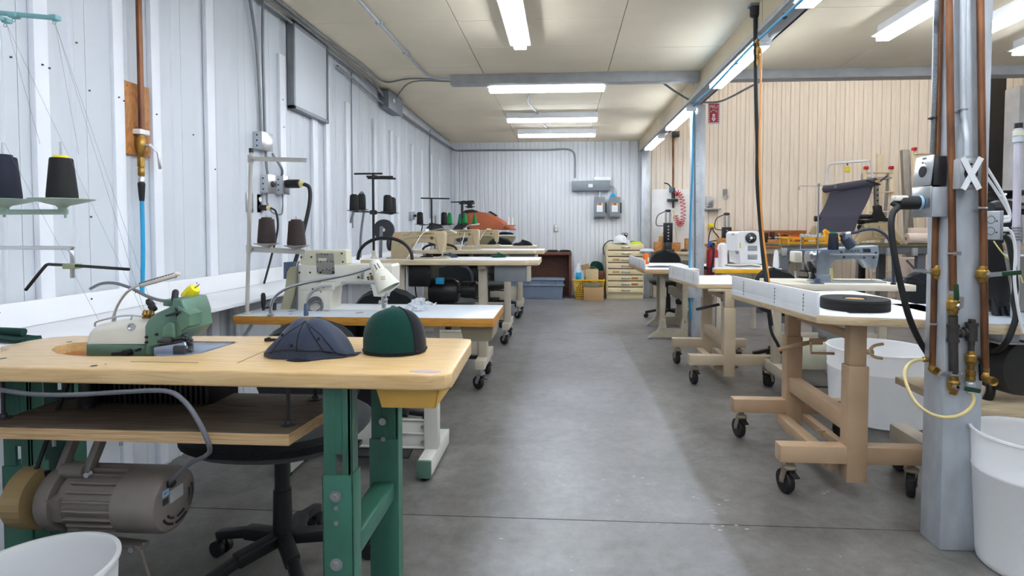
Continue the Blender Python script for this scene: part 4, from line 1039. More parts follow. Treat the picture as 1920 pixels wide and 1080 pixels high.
mb = MB(); pts = [(YMo + .092 * math.cos(a), cz + .092 * math.sin(a)) for a in [R(k) for k in range(100, 300, 12)]]
inn = [(YMo + .084 * math.cos(a), cz + .084 * math.sin(a)) for a in [R(k) for k in range(100, 300, 12)]]
for i in range(len(pts) - 1):
    mb.hexa([(xp - .035, *pts[i]), (xp + .02, *pts[i]), (xp + .02, *pts[i + 1]), (xp - .035, *pts[i + 1]), (xp - .035, *inn[i]), (xp + .02, *inn[i]), (xp + .02, *inn[i + 1]), (xp - .035, *inn[i + 1])])
mb.prism(pts + [(YMo, cz)], xp + .02, xp + .023, 'x'); mb.build('belt_guard', M['goldtan'], r)
mb = MB(); mb.bar((xp + .002, YMo - .03, cz + .05), (at(140, 735, Y=YMo + .02).x, YMo + .02, ZT - .04), .010, .006, (0, 1, 0)); mb.build('belt', M['rubber'], r)
mb = MB(); zl = at(230, 1010, Y=YMo).z
mb.bar((x(128), YMo - .02, zl + .012), (x(285), YMo - .03, zl), .035, .014, (0, 0, 1), .003); mb.bar((x(150), YMo - .02, cz - .07), (x(150), YMo - .02, zl), .03, .02, (0, 1, 0), .003); mb.tube([(x(283), YMo - .03, zl + .008), (x(283), YMo - .04, zl - .01), (x(298), YMo - .04, zl - .10), (x(310), YMo - .04, .15)], .004, k=3)
mb.m(1).cyl((x(270), YMo - .045, zl), (x(270), YMo - .055, zl), .008, n=10); mb.build('clutch_lever', [M['motor'], M['steel']], r)
mb = MB()
for k in range(24):
    z = zl - .008 - k * .013; mb.torus((x(214), YMo - .05, z), .006, .0015, (1, 0, 0) if k % 2 else (0, 1, 0), n=10, k=4)
mb.build('chain', M['darksteel'], r)
cp = [at(0, 731, Y=fy + .03), at(60, 739, Y=fy + .02), at(140, 740, Y=fy + .015), at(230, 735, Y=fy + .01), at(310, 733, Y=fy + .005), at(345, 752, Y=fy + .0), at(372, 790, Y=fy - .005), at(393, 838, Y=fy + .005), at(385, 855, Y=fy + .05), at(355, 870, Y=fy + .1)]
r2 = thing('power_cord', 'grey cord drooping from under the maple table into the motor end', 'cord', cp[5])
mb = MB(); mb.tube(cp + [(xe - .002, YMo - .03, cz + .06)], .0062, n=10); mb.build('cord', M['cord_grey'], r2)
MB().lathe([(.012, 0), (.012, .012), (.008, .018)], (xe - .001, YMo - .03, cz + .058), (1, -.2, .3), n=14).build('strain_relief', M['black'], r2)

# caps, tweezers, cloth on the table
def cap_navy():
    c0 = T1(587, 672); cx_, cy_ = c0[0], c0[1] + .05
    r = thing('cap', 'slate navy twill cap lying crumpled on the maple table', 'cap', (cx_, cy_, ZT), 'caps on the maple table')
    n, k = 60, 16
    ridge = [(502, 660, 676), (506, 652, 679), (520, 636, 681), (537, 617, 682), (556, 602, 683), (575, 597, 683.5), (592, 598, 684), (608, 600, 684.5), (625, 612, 685), (640, 632, 685), (655, 652, 684), (668, 672, 684), (672, 678, 684)]
    rings = []
    YF_ = cy_ - .06
    N_ = 40
    for i in range(N_ + 1):
        f = i / N_ * (len(ridge) - 1); j = min(int(f), len(ridge) - 2); g = f - j
        x = ridge[j][0] * (1 - g) + ridge[j + 1][0] * g; yt = ridge[j][1] * (1 - g) + ridge[j + 1][1] * g
        X_ = at(x, 680, Y=cy_).x; zt_ = at(x, yt, Y=cy_).z; h = max(.004, zt_ - ZT - .002)
        dd = .078 * (h / .105) ** .5 + .004
        row = []
        for q in range(25):
            a = PI * q / 24
            cr = .007 * math.sin(2.6 * a + i * .22) * math.sin(a) + .006 * noise.noise(Vector((i * .11, a * 1.3, 2)))
            fold = .010 * math.exp(-((i - 17) / 2.2) ** 2) * math.sin(a) ** 3
            yy = cy_ - dd * math.copysign(abs(math.cos(a)) ** .8, math.cos(a)) * (1 + .06 * math.sin(i * .4))
            row.append(Vector((X_, yy + .004 * math.sin(i * .5), ZT + .002 + max(0, (h * math.sin(a) ** .72) + cr * min(1, h / .05) * math.sin(a) - fold))))
        rings.append(row)
    mb = MB(); mb.rings(rings); mb.build('crown', M['navy'], r, ang=80)
    pk = rings[18][10]
    mb = MB(); mb.sph(pk + Vector((0, 0, .001)), .006, (1, 1, .5)); mb.build('button', M['navy'], r)
    mb = MB()
    for x, y in [(594, 636), (530, 630), (548, 655)]:
        best = min((p for row in rings[2:-2] for p in row[2:13]), key=lambda p: (at(x, y, Y=p.y) - p).length)
        m_ = Vector((0, -.8, .5)).normalized(); mb.torus(best + m_ * .001, .0035, .0014, m_, n=12, k=5); mb.sph(best, .003, n=8, k=6)
    mb.build('eyelets', M['blackcloth'], r)
    mb = MB()
    mb.tube([rings[int(18 + q * .0)][q] + Vector((0, -.0006, .0006)) for q in range(1, 11)], .0011, n=5, k=1)
    for s0, s1 in ((18, 8), (18, 29), (18, 34)):
        mb.tube([rings[int(s0 + (s1 - s0) * (1 - q / 10))][max(1, q)] + Vector((0, -.0006, .0006)) for q in range(0, 11)], .0011, n=5, k=1)
    mb.tube([rings[i][1] + Vector((0, -.0008, .004)) for i in range(2, N_ - 1)], .0011, n=5, k=1)
    mb.build('seams', M['blackcloth'], r)
    mb = MB()
    mb.grid(lambda u, v: (cx_ - .06 + .07 * u, cy_ - .084 - .012 * v * math.sin(PI * u), ZT + .001 + .006 * math.sin(PI * u) * (1 - v)), 16, 3, .002); mb.build('brim', M['blackcloth'], r)
cap_navy()
def cap_green():
    c0 = T1(727, 669); cx_, cy_ = c0[0], c0[1] + .070
    r = thing('cap', 'dark green foam front cap with black mesh back, standing on the maple table', 'cap', (cx_, cy_, ZT), 'caps on the maple table')
    n, k = 48, 16
    def pt(a, t, o=0):
        rx, ry = .092 + o, .078 + o
        w_ = t * PI / 2
        prof = math.cos(w_) ** .62
        h = (.122 + .010 * math.cos(a + 1.1)) * math.sin(w_) ** .95
        bulge = 1 + .04 * math.sin(PI * t)
        return Vector((cx_ + rx * prof * bulge * math.cos(a) - .006 * t, cy_ + ry * prof * bulge * math.sin(a), ZT + .004 + h + o))
    def panel(a0, a1, name, m_, o=0.0):
        mb = MB(); mb.grid(lambda u, v: pt(a0 + (a1 - a0) * u, min(.9995, v), o), 26, k, .002); return mb.build(name, M[m_], r, ang=80)
    panel(R(-215), R(-38), 'front_panel', 'green_felt')
    panel(R(-38), R(145), 'mesh_back', 'blackcloth', -.0006)
    mb = MB()
    for a in (R(-38), R(145)): mb.tube([pt(a, v / 12, .0008) for v in range(0, 12)], .0022, n=6, k=2)
    mb.tube([pt(a * PI / 12, .02, .0006) for a in range(24)], .0028, n=6, k=2, closed=True); mb.build('binding', M['blackcloth'], r)
    mb = MB(); mb.sph(pt(0, .9999) + Vector((0, 0, .003)), .006, (1, 1, .5)); mb.build('button', M['green_felt'], r)
    mb = MB()
    def br(u, v):
        a = R(-190) + R(150) * u; rr = 1 - .20 * v
        p = pt(a, 0); return (cx_ + (p.x - cx_) * rr, cy_ + (p.y - cy_) * rr, ZT + .002 + .003 * math.sin(PI * u))
    mb.grid(br, 20, 3, .0015); mb.build('brim_edge', M['navy'], r)
cap_green()
A = T1(513, 640)
r = thing('tweezers', 'small black tweezers lying beside the navy cap', 'tweezers', (A[0], A[1], ZT))
for e in (-1, 1):
    mb = MB(); mb.bar((A[0] - .022, A[1] + e * .006, ZT + .005), (A[0] + .05, A[1] + e * .002, ZT + .005), .005, .007, (0, 0, 1), .001); mb.obox((A[0] - .02, A[1] + e * .007, ZT + .006), (.012, .007, .011), (0, 0, 0), .002); mb.build('prong', M['black'], r)
p = at(25, 640, Z=.872)
r = thing('fabric_scrap', 'folded dark green fabric pieces on the white wall shelf at left', 'fabric', (p.x, p.y, .868))
mb = MB(); mb.grid(lambda u, v: (p.x - .14 + .19 * u, p.y - .02 + .07 * v, .87 + .016 + .005 * math.sin(5 * u) + .002 * math.sin(40 * v)), 16, 24, .014); mb.build('cloth_layer', M['green_felt'], r)
mb = MB(); mb.tube([(p.x - .14, p.y + .02, .903), (p.x - .06, p.y + .02, .902), (p.x + .0, p.y + .025, .899), (p.x + .012, p.y + .026, .898)], .013, n=12); mb.build('rolled_layer', M['green_felt'], r)

# chairs and bins on the left
q = at(530, 960, Y=1.93)
office_chair(q.x, 1.93, 0, .572, 'black mesh task chair tucked under the maple table', 'black task chairs', at(575, 593, Y=2.26).z, 1.16)
q = at(708, 600, Y=3.32)
office_chair(q.x, 3.30, .05, .53, 'black task chair behind the white topped table', 'black task chairs', at(708, 537, Y=3.6).z)
q = at(60, 1070, Z=.44)
bin_(q.x, q.y, .165, .44, 'white plastic bin at the bottom left corner below the motor')
# ================================================================== WHITE TOPPED TABLE (second in the left row)
Z2 = .81
a, b_ = at(430, 592, Z=Z2), at(925, 597, Z=Z2); bk = at(950, 572, Z=Z2)
x0, x1, y0, y1 = max(a.x, -1.655), b_.x, (a.y + b_.y) / 2, bk.y
r = thing('sewing_table', 'white topped sewing table with golden wood edges, behind the maple table', 'sewing table', ((x0 + x1) / 2, (y0 + y1) / 2, 0), 'sewing tables of the left row')
tab2 = r
mb = MB(); mb.box(x0, x1, y0, y1, Z2 - .043, Z2 - .002, .0015); mb.m(1).box(x0 + .001, x1 - .001, y0 + .001, y1 - .001, Z2 - .002, Z2, .0008)
mb.build('tabletop', [M['oak_edge'], M['bluewhite']], r)
mb = MB()
for x, y, rr in [(545, 584, .012), (613, 583, .012), (545, 589, .010), (670, 587, .010), (676, 586, .016)]:
    q = at(x, y, Z=Z2); mb.cyl((q.x, q.y, Z2 - .001), (q.x, q.y, Z2 + .0008), rr, n=16)
mb.build('grommet_marking', M['grey'], r)
for s_ in (1, -1):
    xf = at(812, 800, Y=2.85).x if s_ > 0 else x0 + .26
    mb = MB(); q0, q1 = at(787, 880, Y=2.68), at(815, 862, Y=2.68)
    zf1 = at(790, 862, Y=2.67).z; zf0 = at(790, 893, Y=2.67).z
    mb.box(xf - .034, xf + .034, 2.66, 3.10, zf0, zf1, .004); mb.build('foot', M['beigelt'] if 'beigelt' in M else M.setdefault('beigelt', mat('pale_stand_paint', (206, 204, 196), .42, var=.04)), r)
    MB().box(xf - .036, xf + .036, 2.645, 2.665, zf0 - .002, zf1 + .002, .004).build('end_cap', M['greenmach'], r)
    MB().box(xf - .036, xf + .036, 3.095, 3.11, zf0 - .002, zf1 + .002, .004).build('end_cap', M['greenmach'], r)
    mb = MB(); mb.box(xf - .036, xf + .036, 2.80, 2.86, zf1, Z2 - .043, .004); mb.box(xf - .036, xf + .036, 2.72, 3.06, Z2 - .075, Z2 - .043, .004); mb.build('leg', M['beigelt'], r)
    for yy in (2.69, 2.87, 3.07):
        mb = MB(); mb.lathe([(.024, 0), (.026, .006), (.014, .012), (.006, .014), (.006, zf0)], (xf, yy, 0), n=16); mb.build('levelling_foot', M['blackmetal'], r)
xf = at(812, 800, Y=2.85).x
zt, zb = at(700, 784, Y=2.82).z, at(700, 837, Y=2.82).z
mb = MB(); mb.box(x0 + .26, xf - .034, 2.815, 2.825, zb, zt, .002)
for zz in (zt, zb + .004, (zt + zb) / 2 + .004): mb.box(x0 + .26 if zz != (zt + zb) / 2 + .004 else at(712, 810, Y=2.8).x, xf - .004, 2.806, 2.816, zz - .006, zz + .004, .002)
mb.m(1)
for zz in (zt - .035, zb + .035): mb.cyl((xf - .045, 2.806, zz), (xf - .045, 2.798, zz), .009, n=12)
mb.build('cross_panel', [M['beigelt'], M['steel']], r)
mb = MB(); q = at(690, 770, Y=3.0); mb.tube([at(690, 772, Y=2.95), at(765, 776, Y=2.95)], .018, n=12, k=0); mb.box(at(690, 760, Y=2.9).x - .06, at(707, 760, Y=2.9).x, 2.9, 2.96, at(700, 776, Y=2.9).z, Z2 - .043, .004); mb.build('knee_bar', M['blackmetal'], r)
q0, q1 = at(868, 616, Y=2.74), at(922, 640, Y=2.74)
mb = MB(); tray(mb, q0.x - .012, q1.x + .012, 2.72, 3.0, q1.z, Z2 - .043, .004, .016); M['olivetray'] = mat('olive_brown_tray', (150, 140, 116), .45, var=.04); mb.build('tray', M['olivetray'], r)
mb = MB(); zp = .10
mb.hexa([(xf - .40, 2.74, .075), (xf - .10, 2.74, .075), (xf - .10, 3.02, .12), (xf - .40, 3.02, .12), (xf - .40, 2.74, .088), (xf - .10, 2.74, .088), (xf - .10, 3.02, .133), (xf - .40, 3.02, .133)], .003); mb.bar((x0 + .26, 2.88, .085), (xf, 2.88, .085), .03, .02); mb.build('treadle', M['darksteel'], r)
MB().box(at(655, 640, Y=2.9).x - .35, at(655, 640, Y=2.9).x + .05, 2.86, 3.06, Z2 - .20, Z2 - .043, .006).build('motor_housing', M['blackmetal'], r)

# the ivory walking-foot machine
YA = 2.90
r = thing('sewing_machine', 'ivory flatbed sewing machine with needle at its right end, on the white table', 'sewing machine', (at(600, 585, Y=YA).x, YA + .08, Z2))
def sx(mb, pts, y0, d, bv=.005, seg=2): return sil(mb, pts, y0, d, bv, seg)
mb = MB(); sx(mb, [(556, 589), (556, 500), (560, 497), (733, 496), (736, 500), (735, 540), (722, 550), (714, 557), (700, 556), (698, 545), (694, 533), (640, 533), (624, 540), (621, 560), (620, 586), (614, 589)], YA, .14, .006, 3); mb.build('arm', M['ivory'], r)
mb = MB(); sx(mb, [(562, 497), (628, 497), (628, 528), (562, 527)], YA - .006, .01, .002); sx(mb, [(562, 529), (628, 529), (628, 543), (562, 543)], YA - .006, .01, .002); sx(mb, [(568, 546), (610, 546), (608, 577), (568, 585)], YA - .008, .012, .004); mb.build('cover_plate', M['ivory'], r)
mb = MB()
for x, y in [(582, 511), (562, 511), (562, 532), (587, 542), (607, 539), (602, 547), (669, 511), (690, 520), (691, 524), (685, 507), (703, 545), (704, 552), (709, 548), (697, 541), (672, 520), (695, 513)]:
    q = at(x, y, Y=YA - .004); mb.cyl((q.x, YA + .002, q.z), (q.x, YA - .0085, q.z), .005 if (x + y) % 3 else .0035, n=10)
mb.build('screw_holes', M['black'], r)
mb = MB(); sx(mb, [(676, 504), (681, 503), (681, 523), (676, 523)], YA - .02, .02, .002); q = at(679, 507, Y=YA - .02); mb.cyl((q.x - .012, YA - .02, q.z), (q.x + .014, YA - .02, q.z), .008, n=12); q = at(596, 526, Y=YA - .015); mb.cyl((q.x - .01, YA - .015, q.z), (q.x + .016, YA - .015, q.z), .009, n=12); mb.build('linkage', M['steel'], r)
mb = MB(); q = at(698, 520, Y=YA - .008); mb.sph((q.x, YA - .006, q.z), .013, (1, .6, 1)); mb.build('knob', M['brass'], r)
mb = MB(); sx(mb, [(694, 533), (722, 531), (726, 545), (717, 556), (701, 556)], YA - .012, .02, .004); mb.build('head_plate', M['ivory'], r)
mb = MB()
for dx in (0, .012, -.010):
    q = at(719, 556, Y=YA + .03); q2 = at(721, 581, Y=YA + .03); mb.cyl((q.x + dx, q.y, q.z + .03), (q2.x + dx, q2.y, q2.z + (.0 if dx == 0 else .02 + dx)), .004 if dx == 0 else .005, n=10)
for x, y in [(713, 566), (722, 570), (724, 562), (728, 552), (723, 553)]: mb.obox(at(x, y, Y=YA + .025), (.016, .014, .016), (.2, .3, .1), .002)
q = at(722, 585, Y=YA + .03); mb.obox((q.x, q.y, Z2 + .008), (.03, .035, .004), (0, 0, 0), .001); mb.obox((q.x, q.y, Z2 + .018), (.012, .012, .02), (0, 0, 0), .002); mb.build('needle_bars', M['galv_dull'], r)
mb = MB(); mb.tube([at(640, 530, Y=YA - .01), at(690, 529.5, Y=YA - .01), at(705, 532, Y=YA - .012)], .006, k=3); mb.tube([at(622, 536, Y=YA - .012), at(600, 538, Y=YA - .012), at(580, 552, Y=YA - .015), at(575, 575, Y=YA - .02), at(574, 588, Y=YA - .02)], .006, k=6); mb.build('pipe', M['galv_dull'], r)
mb = MB(); sx(mb, [(523, 587), (533, 545), (537, 510), (543, 501), (556, 500), (560, 505), (556, 530), (549, 560), (541, 589)], YA + .01, .13, .008, 3); M['olivebeige'] = mat('olive_beige_cover', (172, 166, 138), .42, var=.05); bg = mb.build('belt_cover', M['olivebeige'], r)
mb = MB(); sx(mb, [(549, 560), (558, 508), (561, 508), (560, 588), (546, 588)], YA + .03, .10, .004); mb.build('cover_back', M['grey'], r)
mb = MB(); sx(mb, [(531, 523), (531, 492), (547, 491), (547, 503), (539, 506), (535, 523)], YA + .03, .06, .004); M['slate'] = mat('slate_blue_box', (84, 100, 128), .5, var=.05); mb.build('sensor_box', M['slate'], r)
mb = MB(); sx(mb, [(562, 494), (563, 469), (646, 468), (650, 471), (651, 494), (648, 497), (566, 497)], YA + .03, .07, .006, 3); cp = mb.build('control_panel', M['cream2'] if 'cream2' in M else M.setdefault('cream2', mat('pale_panel_enamel', (206, 204, 182), .4, var=.04)), r)
mb = MB()
for x, y in [(565, 482), (584, 482), (641, 475), (643, 491)]: q = at(x, y, Y=YA + .03); mb.cyl((q.x, YA + .031, q.z), (q.x, YA + .027, q.z), .005, n=10)
mb.build('panel_screws', M['black'], cp)
mb = MB(); sx(mb, [(592, 475), (625, 475), (628, 513), (622, 515), (610, 514), (594, 513)], YA - .012, .003, .0008); mb.m(1); sx(mb, [(597, 484), (612, 484), (612, 489), (597, 489)], YA - .013, .002, 0)
mb.m(2)
for k, (x, y) in enumerate([(603, 476), (609, 477), (614, 477), (595, 491), (601, 491), (614, 490), (620, 490), (624, 491), (595, 503), (595, 508), (605, 507), (613, 505), (618, 507), (624, 503), (624, 508)]):
    q = at(x, y, Y=YA - .012); mb.cyl((q.x, YA - .0118, q.z), (q.x, YA - .0135, q.z), .0035, n=8)
q = at(601, 511, Y=YA - .012); mb.cyl((q.x, YA - .012, q.z), (q.x, YA - .016, q.z), .006, n=10); q = at(625, 511, Y=YA - .012); mb.cyl((q.x, YA - .012, q.z), (q.x, YA - .016, q.z), .006, n=10)
M['brackettin'] = mat('tin_bracket', (146, 144, 138), .4, .5, var=.06); mb.build('panel_bracket', [M['brackettin'], M['cream2'], M['black']], r)
mb = MB(); mb.tube([at(561, 490, Y=YA + .0), at(558, 500, Y=YA - .0), at(558, 540, Y=YA - .01), at(557, 588, Y=YA - .01)], .004); mb.build('cable', M['cord_grey'], r)
mb = MB(); mb.box(at(560, 585, Y=YA).x, at(735, 585, Y=YA).x, YA - .01, YA + .15, Z2 + .0005, Z2 + .004, .001); mb.build('bed_plate', M['white'], r)
mb = MB()
for k in range(5): mb.torus((at(590, 580, Y=YA - .03).x, YA - .03, Z2 + .01 + .006 * k), .036 + .004 * (k % 3), .0035, (0, -1, .35), n=28, k=6)
mb.bm.verts.ensure_lookup_table()
mb.build('hose_coil', M['cord_grey'], r)
solo('grey_post', MB().lathe([(.010, 0), (.012, .004), (.010, .045), (.008, .06), (.006, .061)], at(574, 592, Z=Z2), n=14), M['slate'], 'small slate grey post standing on the white table below the ivory machine', 'post')
p = at(494, 582, Z=Z2); p.y = min(p.y, y1 - .03)
r = thing('hand_crank', 'black hand crank with a steel base on the left of the white table', 'crank', p)
MB().lathe([(.008, .012), (.010, .03), (.012, .05), (.012, .08), (.009, .092), (.004, .095)], p, n=14).build('grip', M['black'], r)
mb = MB(); mb.cyl(p, p + Vector((0, 0, .02)), .007); mb.bar(p + Vector((0, 0, .012)), p + Vector((.05, .02, .02)), .016, .012); mb.cyl(p + Vector((.05, .02, 0)), p + Vector((.05, .02, .04)), .010); mb.build('crank_base', M['darksteel'], r)

# gooseneck lamp with conical shade
yl = 2.74
r = thing('gooseneck_lamp', 'work lamp with a long chrome gooseneck and white shade on the white table', 'lamp', at(508, 592, Z=Z2))
p = at(508, 592, Z=Z2); yl = p.y
pts = [p + Vector((0, 0, .0)), at(508, 578, Y=yl), at(512, 562, Y=yl + .0), at(524, 549, Y=yl + .0), at(545, 538, Y=yl), at(585, 528, Y=yl - .01), at(630, 520, Y=yl - .02), at(665, 512, Y=yl - .03), at(690, 504, Y=yl - .04), at(701, 500, Y=yl - .045)]
goose(r, pts, .0075); MB().lathe([(.018, 0), (.018, .006), (.010, .012), (.009, .03)], p, n=16).build('lamp_base', M['steel'], r)
A, B = at(700, 489, Y=yl - .045), at(729, 541, Y=yl - .06); d = B - A; L_ = d.length
mb = MB(); mb.lathe([(.003, 0), (.018, .0), (.026, .006), (.031, L_ * .40), (.036, L_ * .42), (.037, L_ * .46), (.060, L_ * .98), (.061, L_), (.057, L_), (.034, L_ * .46), (.003, L_ * .44)], A, d, n=36)
M['shade'] = mat('cream_white_lamp_enamel', (226, 226, 212), .32, var=.03); sh = mb.build('lamp_shade', M['shade'], r, ang=40)
mm = axis_mat(d)
mb = MB()
for k in (-.35, .15):
    aa = -PI / 2 + k
    for s_ in (0,):
        v = Vector((0, 0, 0)); dv = (EYE - A).normalized(); side = d.cross(dv).normalized(); fr = side.cross(d).normalized()
        fr = fr if fr.dot(dv) > 0 else -fr
        n_ = (fr * math.cos(k) + side * math.sin(k)).normalized()
        c = A + d * .16 + n_ * .0275; e = A + d * .34 + n_ * .0300
        mb.bar(c, e, .004, .003, n_)
mb.build('vent_slots', M['black'], sh)
dv = (EYE - A).normalized(); side = d.cross(dv).normalized(); fr = side.cross(d).normalized(); fr = fr if fr.dot(dv) > 0 else -fr
side = fr.cross(d.normalized())
tip = (d.normalized() * .46 + fr * 1.0).normalized()
n_ = (fr - d.normalized() * (.023 / (L_ * .52))).normalized()
cc = A + d * .68 + fr * .0478
xax = (Vector((1, 0, 0)) - n_ * n_.x).normalized(); xax = (xax + Vector((0, 0, .22))).normalized(); xax = (xax - n_ * xax.dot(n_)).normalized(); yax = n_.cross(xax)
rot = Matrix((xax, yax, n_)).transposed()
lettering('shade_print', 'A+K', .011, M['redink'], r, cc + yax * .006, rot); lettering('shade_print', 'Chance', .0075, M['redink'], r, cc - yax * .005, rot)

# thread stand with two brown cones
p = at(463, 589, Z=Z2); YS2 = p.y
r = thing('thread_stand', 'grey two cone thread stand at the left of the white table', 'thread stand', (p.x, YS2, Z2))
M['standgrey'] = mat('grey_stand_paint', (182, 178, 172), .42, .2, var=.05)
t = at(471, 293, Y=YS2); px_ = p.x
tx = t.x
mb = MB(); mb.tube([(px_, YS2, Z2), (px_ + (tx - px_) * .5, YS2, (Z2 + t.z) / 2), (tx, YS2, t.z + .02)], .0095, n=14, k=2); mb.lathe([(.02, 0), (.02, .004), (.0095, .01)], p, n=16); mb.build('pole', M['standgrey'], r)
MB().cyl((tx, YS2, t.z + .018), (tx, YS2, t.z + .04), .0105, n=14).build('end_cap', M['black'], r)
def channel_arm(mb, x0, x1, z0, z1, y, w=.024):
    mb.bar((x0, y, z0), (x1, y, z1), .003, w, (0, 0, 1)); mb.bar((x0, y + .012, z0 + w / 2), (x1, y + .006, z1 + w / 2 - .003), .024, .002)
mb = MB(); q1 = at(577, 301, Y=YS2); q0 = at(470, 298, Y=YS2); channel_arm(mb, q0.x, q1.x, q0.z, q1.z, YS2 - .012, .022); mb.cyl((q0.x, YS2, q0.z - .018), (q0.x, YS2, q0.z + .018), .014, n=14); mb.cyl((q0.x + .015, YS2 - .02, q0.z), (q0.x + .03, YS2 - .02, q0.z), .007, n=10)
for x in (508, 564): q = at(x, 300, Y=YS2 - .015); mb.cyl((q.x, YS2 - .013, q.z), (q.x, YS2 - .018, q.z), .004, n=8)
mb.build('guide_arm', M['standgrey'], r)
mb = MB(); q0, q1 = at(467, 467, Y=YS2), at(574, 472, Y=YS2); channel_arm(mb, q0.x, q1.x, q0.z, q1.z, YS2 - .012, .026); mb.cyl((q0.x, YS2, q0.z - .02), (q0.x, YS2, q0.z + .02), .014, n=14); mb.cyl((q0.x + .015, YS2 - .02, q0.z), (q0.x + .03, YS2 - .02, q0.z), .008, n=10)
for x, y in [(501, 468), (556, 472)]: q = at(x, y, Y=YS2 - .016); mb.cyl((q.x, YS2 - .013, q.z), (q.x, YS2 - .019, q.z), .005, n=8)
mb.build('plate_arm', M['standgrey'], r)
for k, (x, y, yo, yt) in enumerate([(500.5, 456, 0, 404), (556, 460, 0, 406)]):
    c = at(x, y, Y=YS2); c.y = YS2 + .0
    mb = MB(); mb.lathe([(.006, -.036), (.008, -.03), (.022, -.016), (.062, -.002), (.063, 0), (.004, 0)], c, n=30); mb.build('cone_plate', M['standgrey'], r)
    mb = MB(); mb.cyl(c, (c.x, c.y, at(x, yt, Y=YS2).z), .003, n=8); mb.build('spindle', M['steel'], r)
    cone(c + Vector((0, 0, .001)), 'thread_brown', ['left dark brown thread cone on the grey two cone stand', 'right dark brown thread cone on the grey two cone stand'][k], 'brown cones on the two cone stand', 'thread_brown', h=.122, r0=.045, r1=.034)
# crumpled clear bag
p = at(782, 582, Z=Z2)
M['bagfilm'] = mat('clear_bag_film', (230, 234, 240), .25, var=.05, scale=40, bump=.8, bscale=60, alpha=.62)
r = thing('plastic_bag', 'small crumpled clear plastic bag lying behind the green cap', 'bag', (p.x, p.y, Z2))
mb = MB()
def bg(u, v):
    a = 2 * PI * u; t = v; rr = .055 * math.cos(t * PI / 2) ** .7 + .006
    n0 = noise.noise(Vector((math.cos(a) * 3, math.sin(a) * 3, t * 5))) * .016
    return (p.x + (rr + n0) * math.cos(a) + .012 * t, p.y + (rr * .7 + n0) * math.sin(a), Z2 + .002 + .062 * t + n0 * .7 * t)
mb.grid(bg, 40, 12); mb.build('bag_body', M['bagfilm'], r, ang=20)
MB().grid(lambda u, v: (p.x + .03 + .07 * u, p.y - .02 + .05 * v, Z2 + .045 - .01 * u + .006 * math.sin(9 * u + 5 * v)), 10, 6, .0008).build('bag_neck', M['bagfilm'], r)
MB().obox((p.x, p.y, Z2 + .010), (.05, .04, .006), (0, 0, .3), .002).build('contents', M['slate'], r)

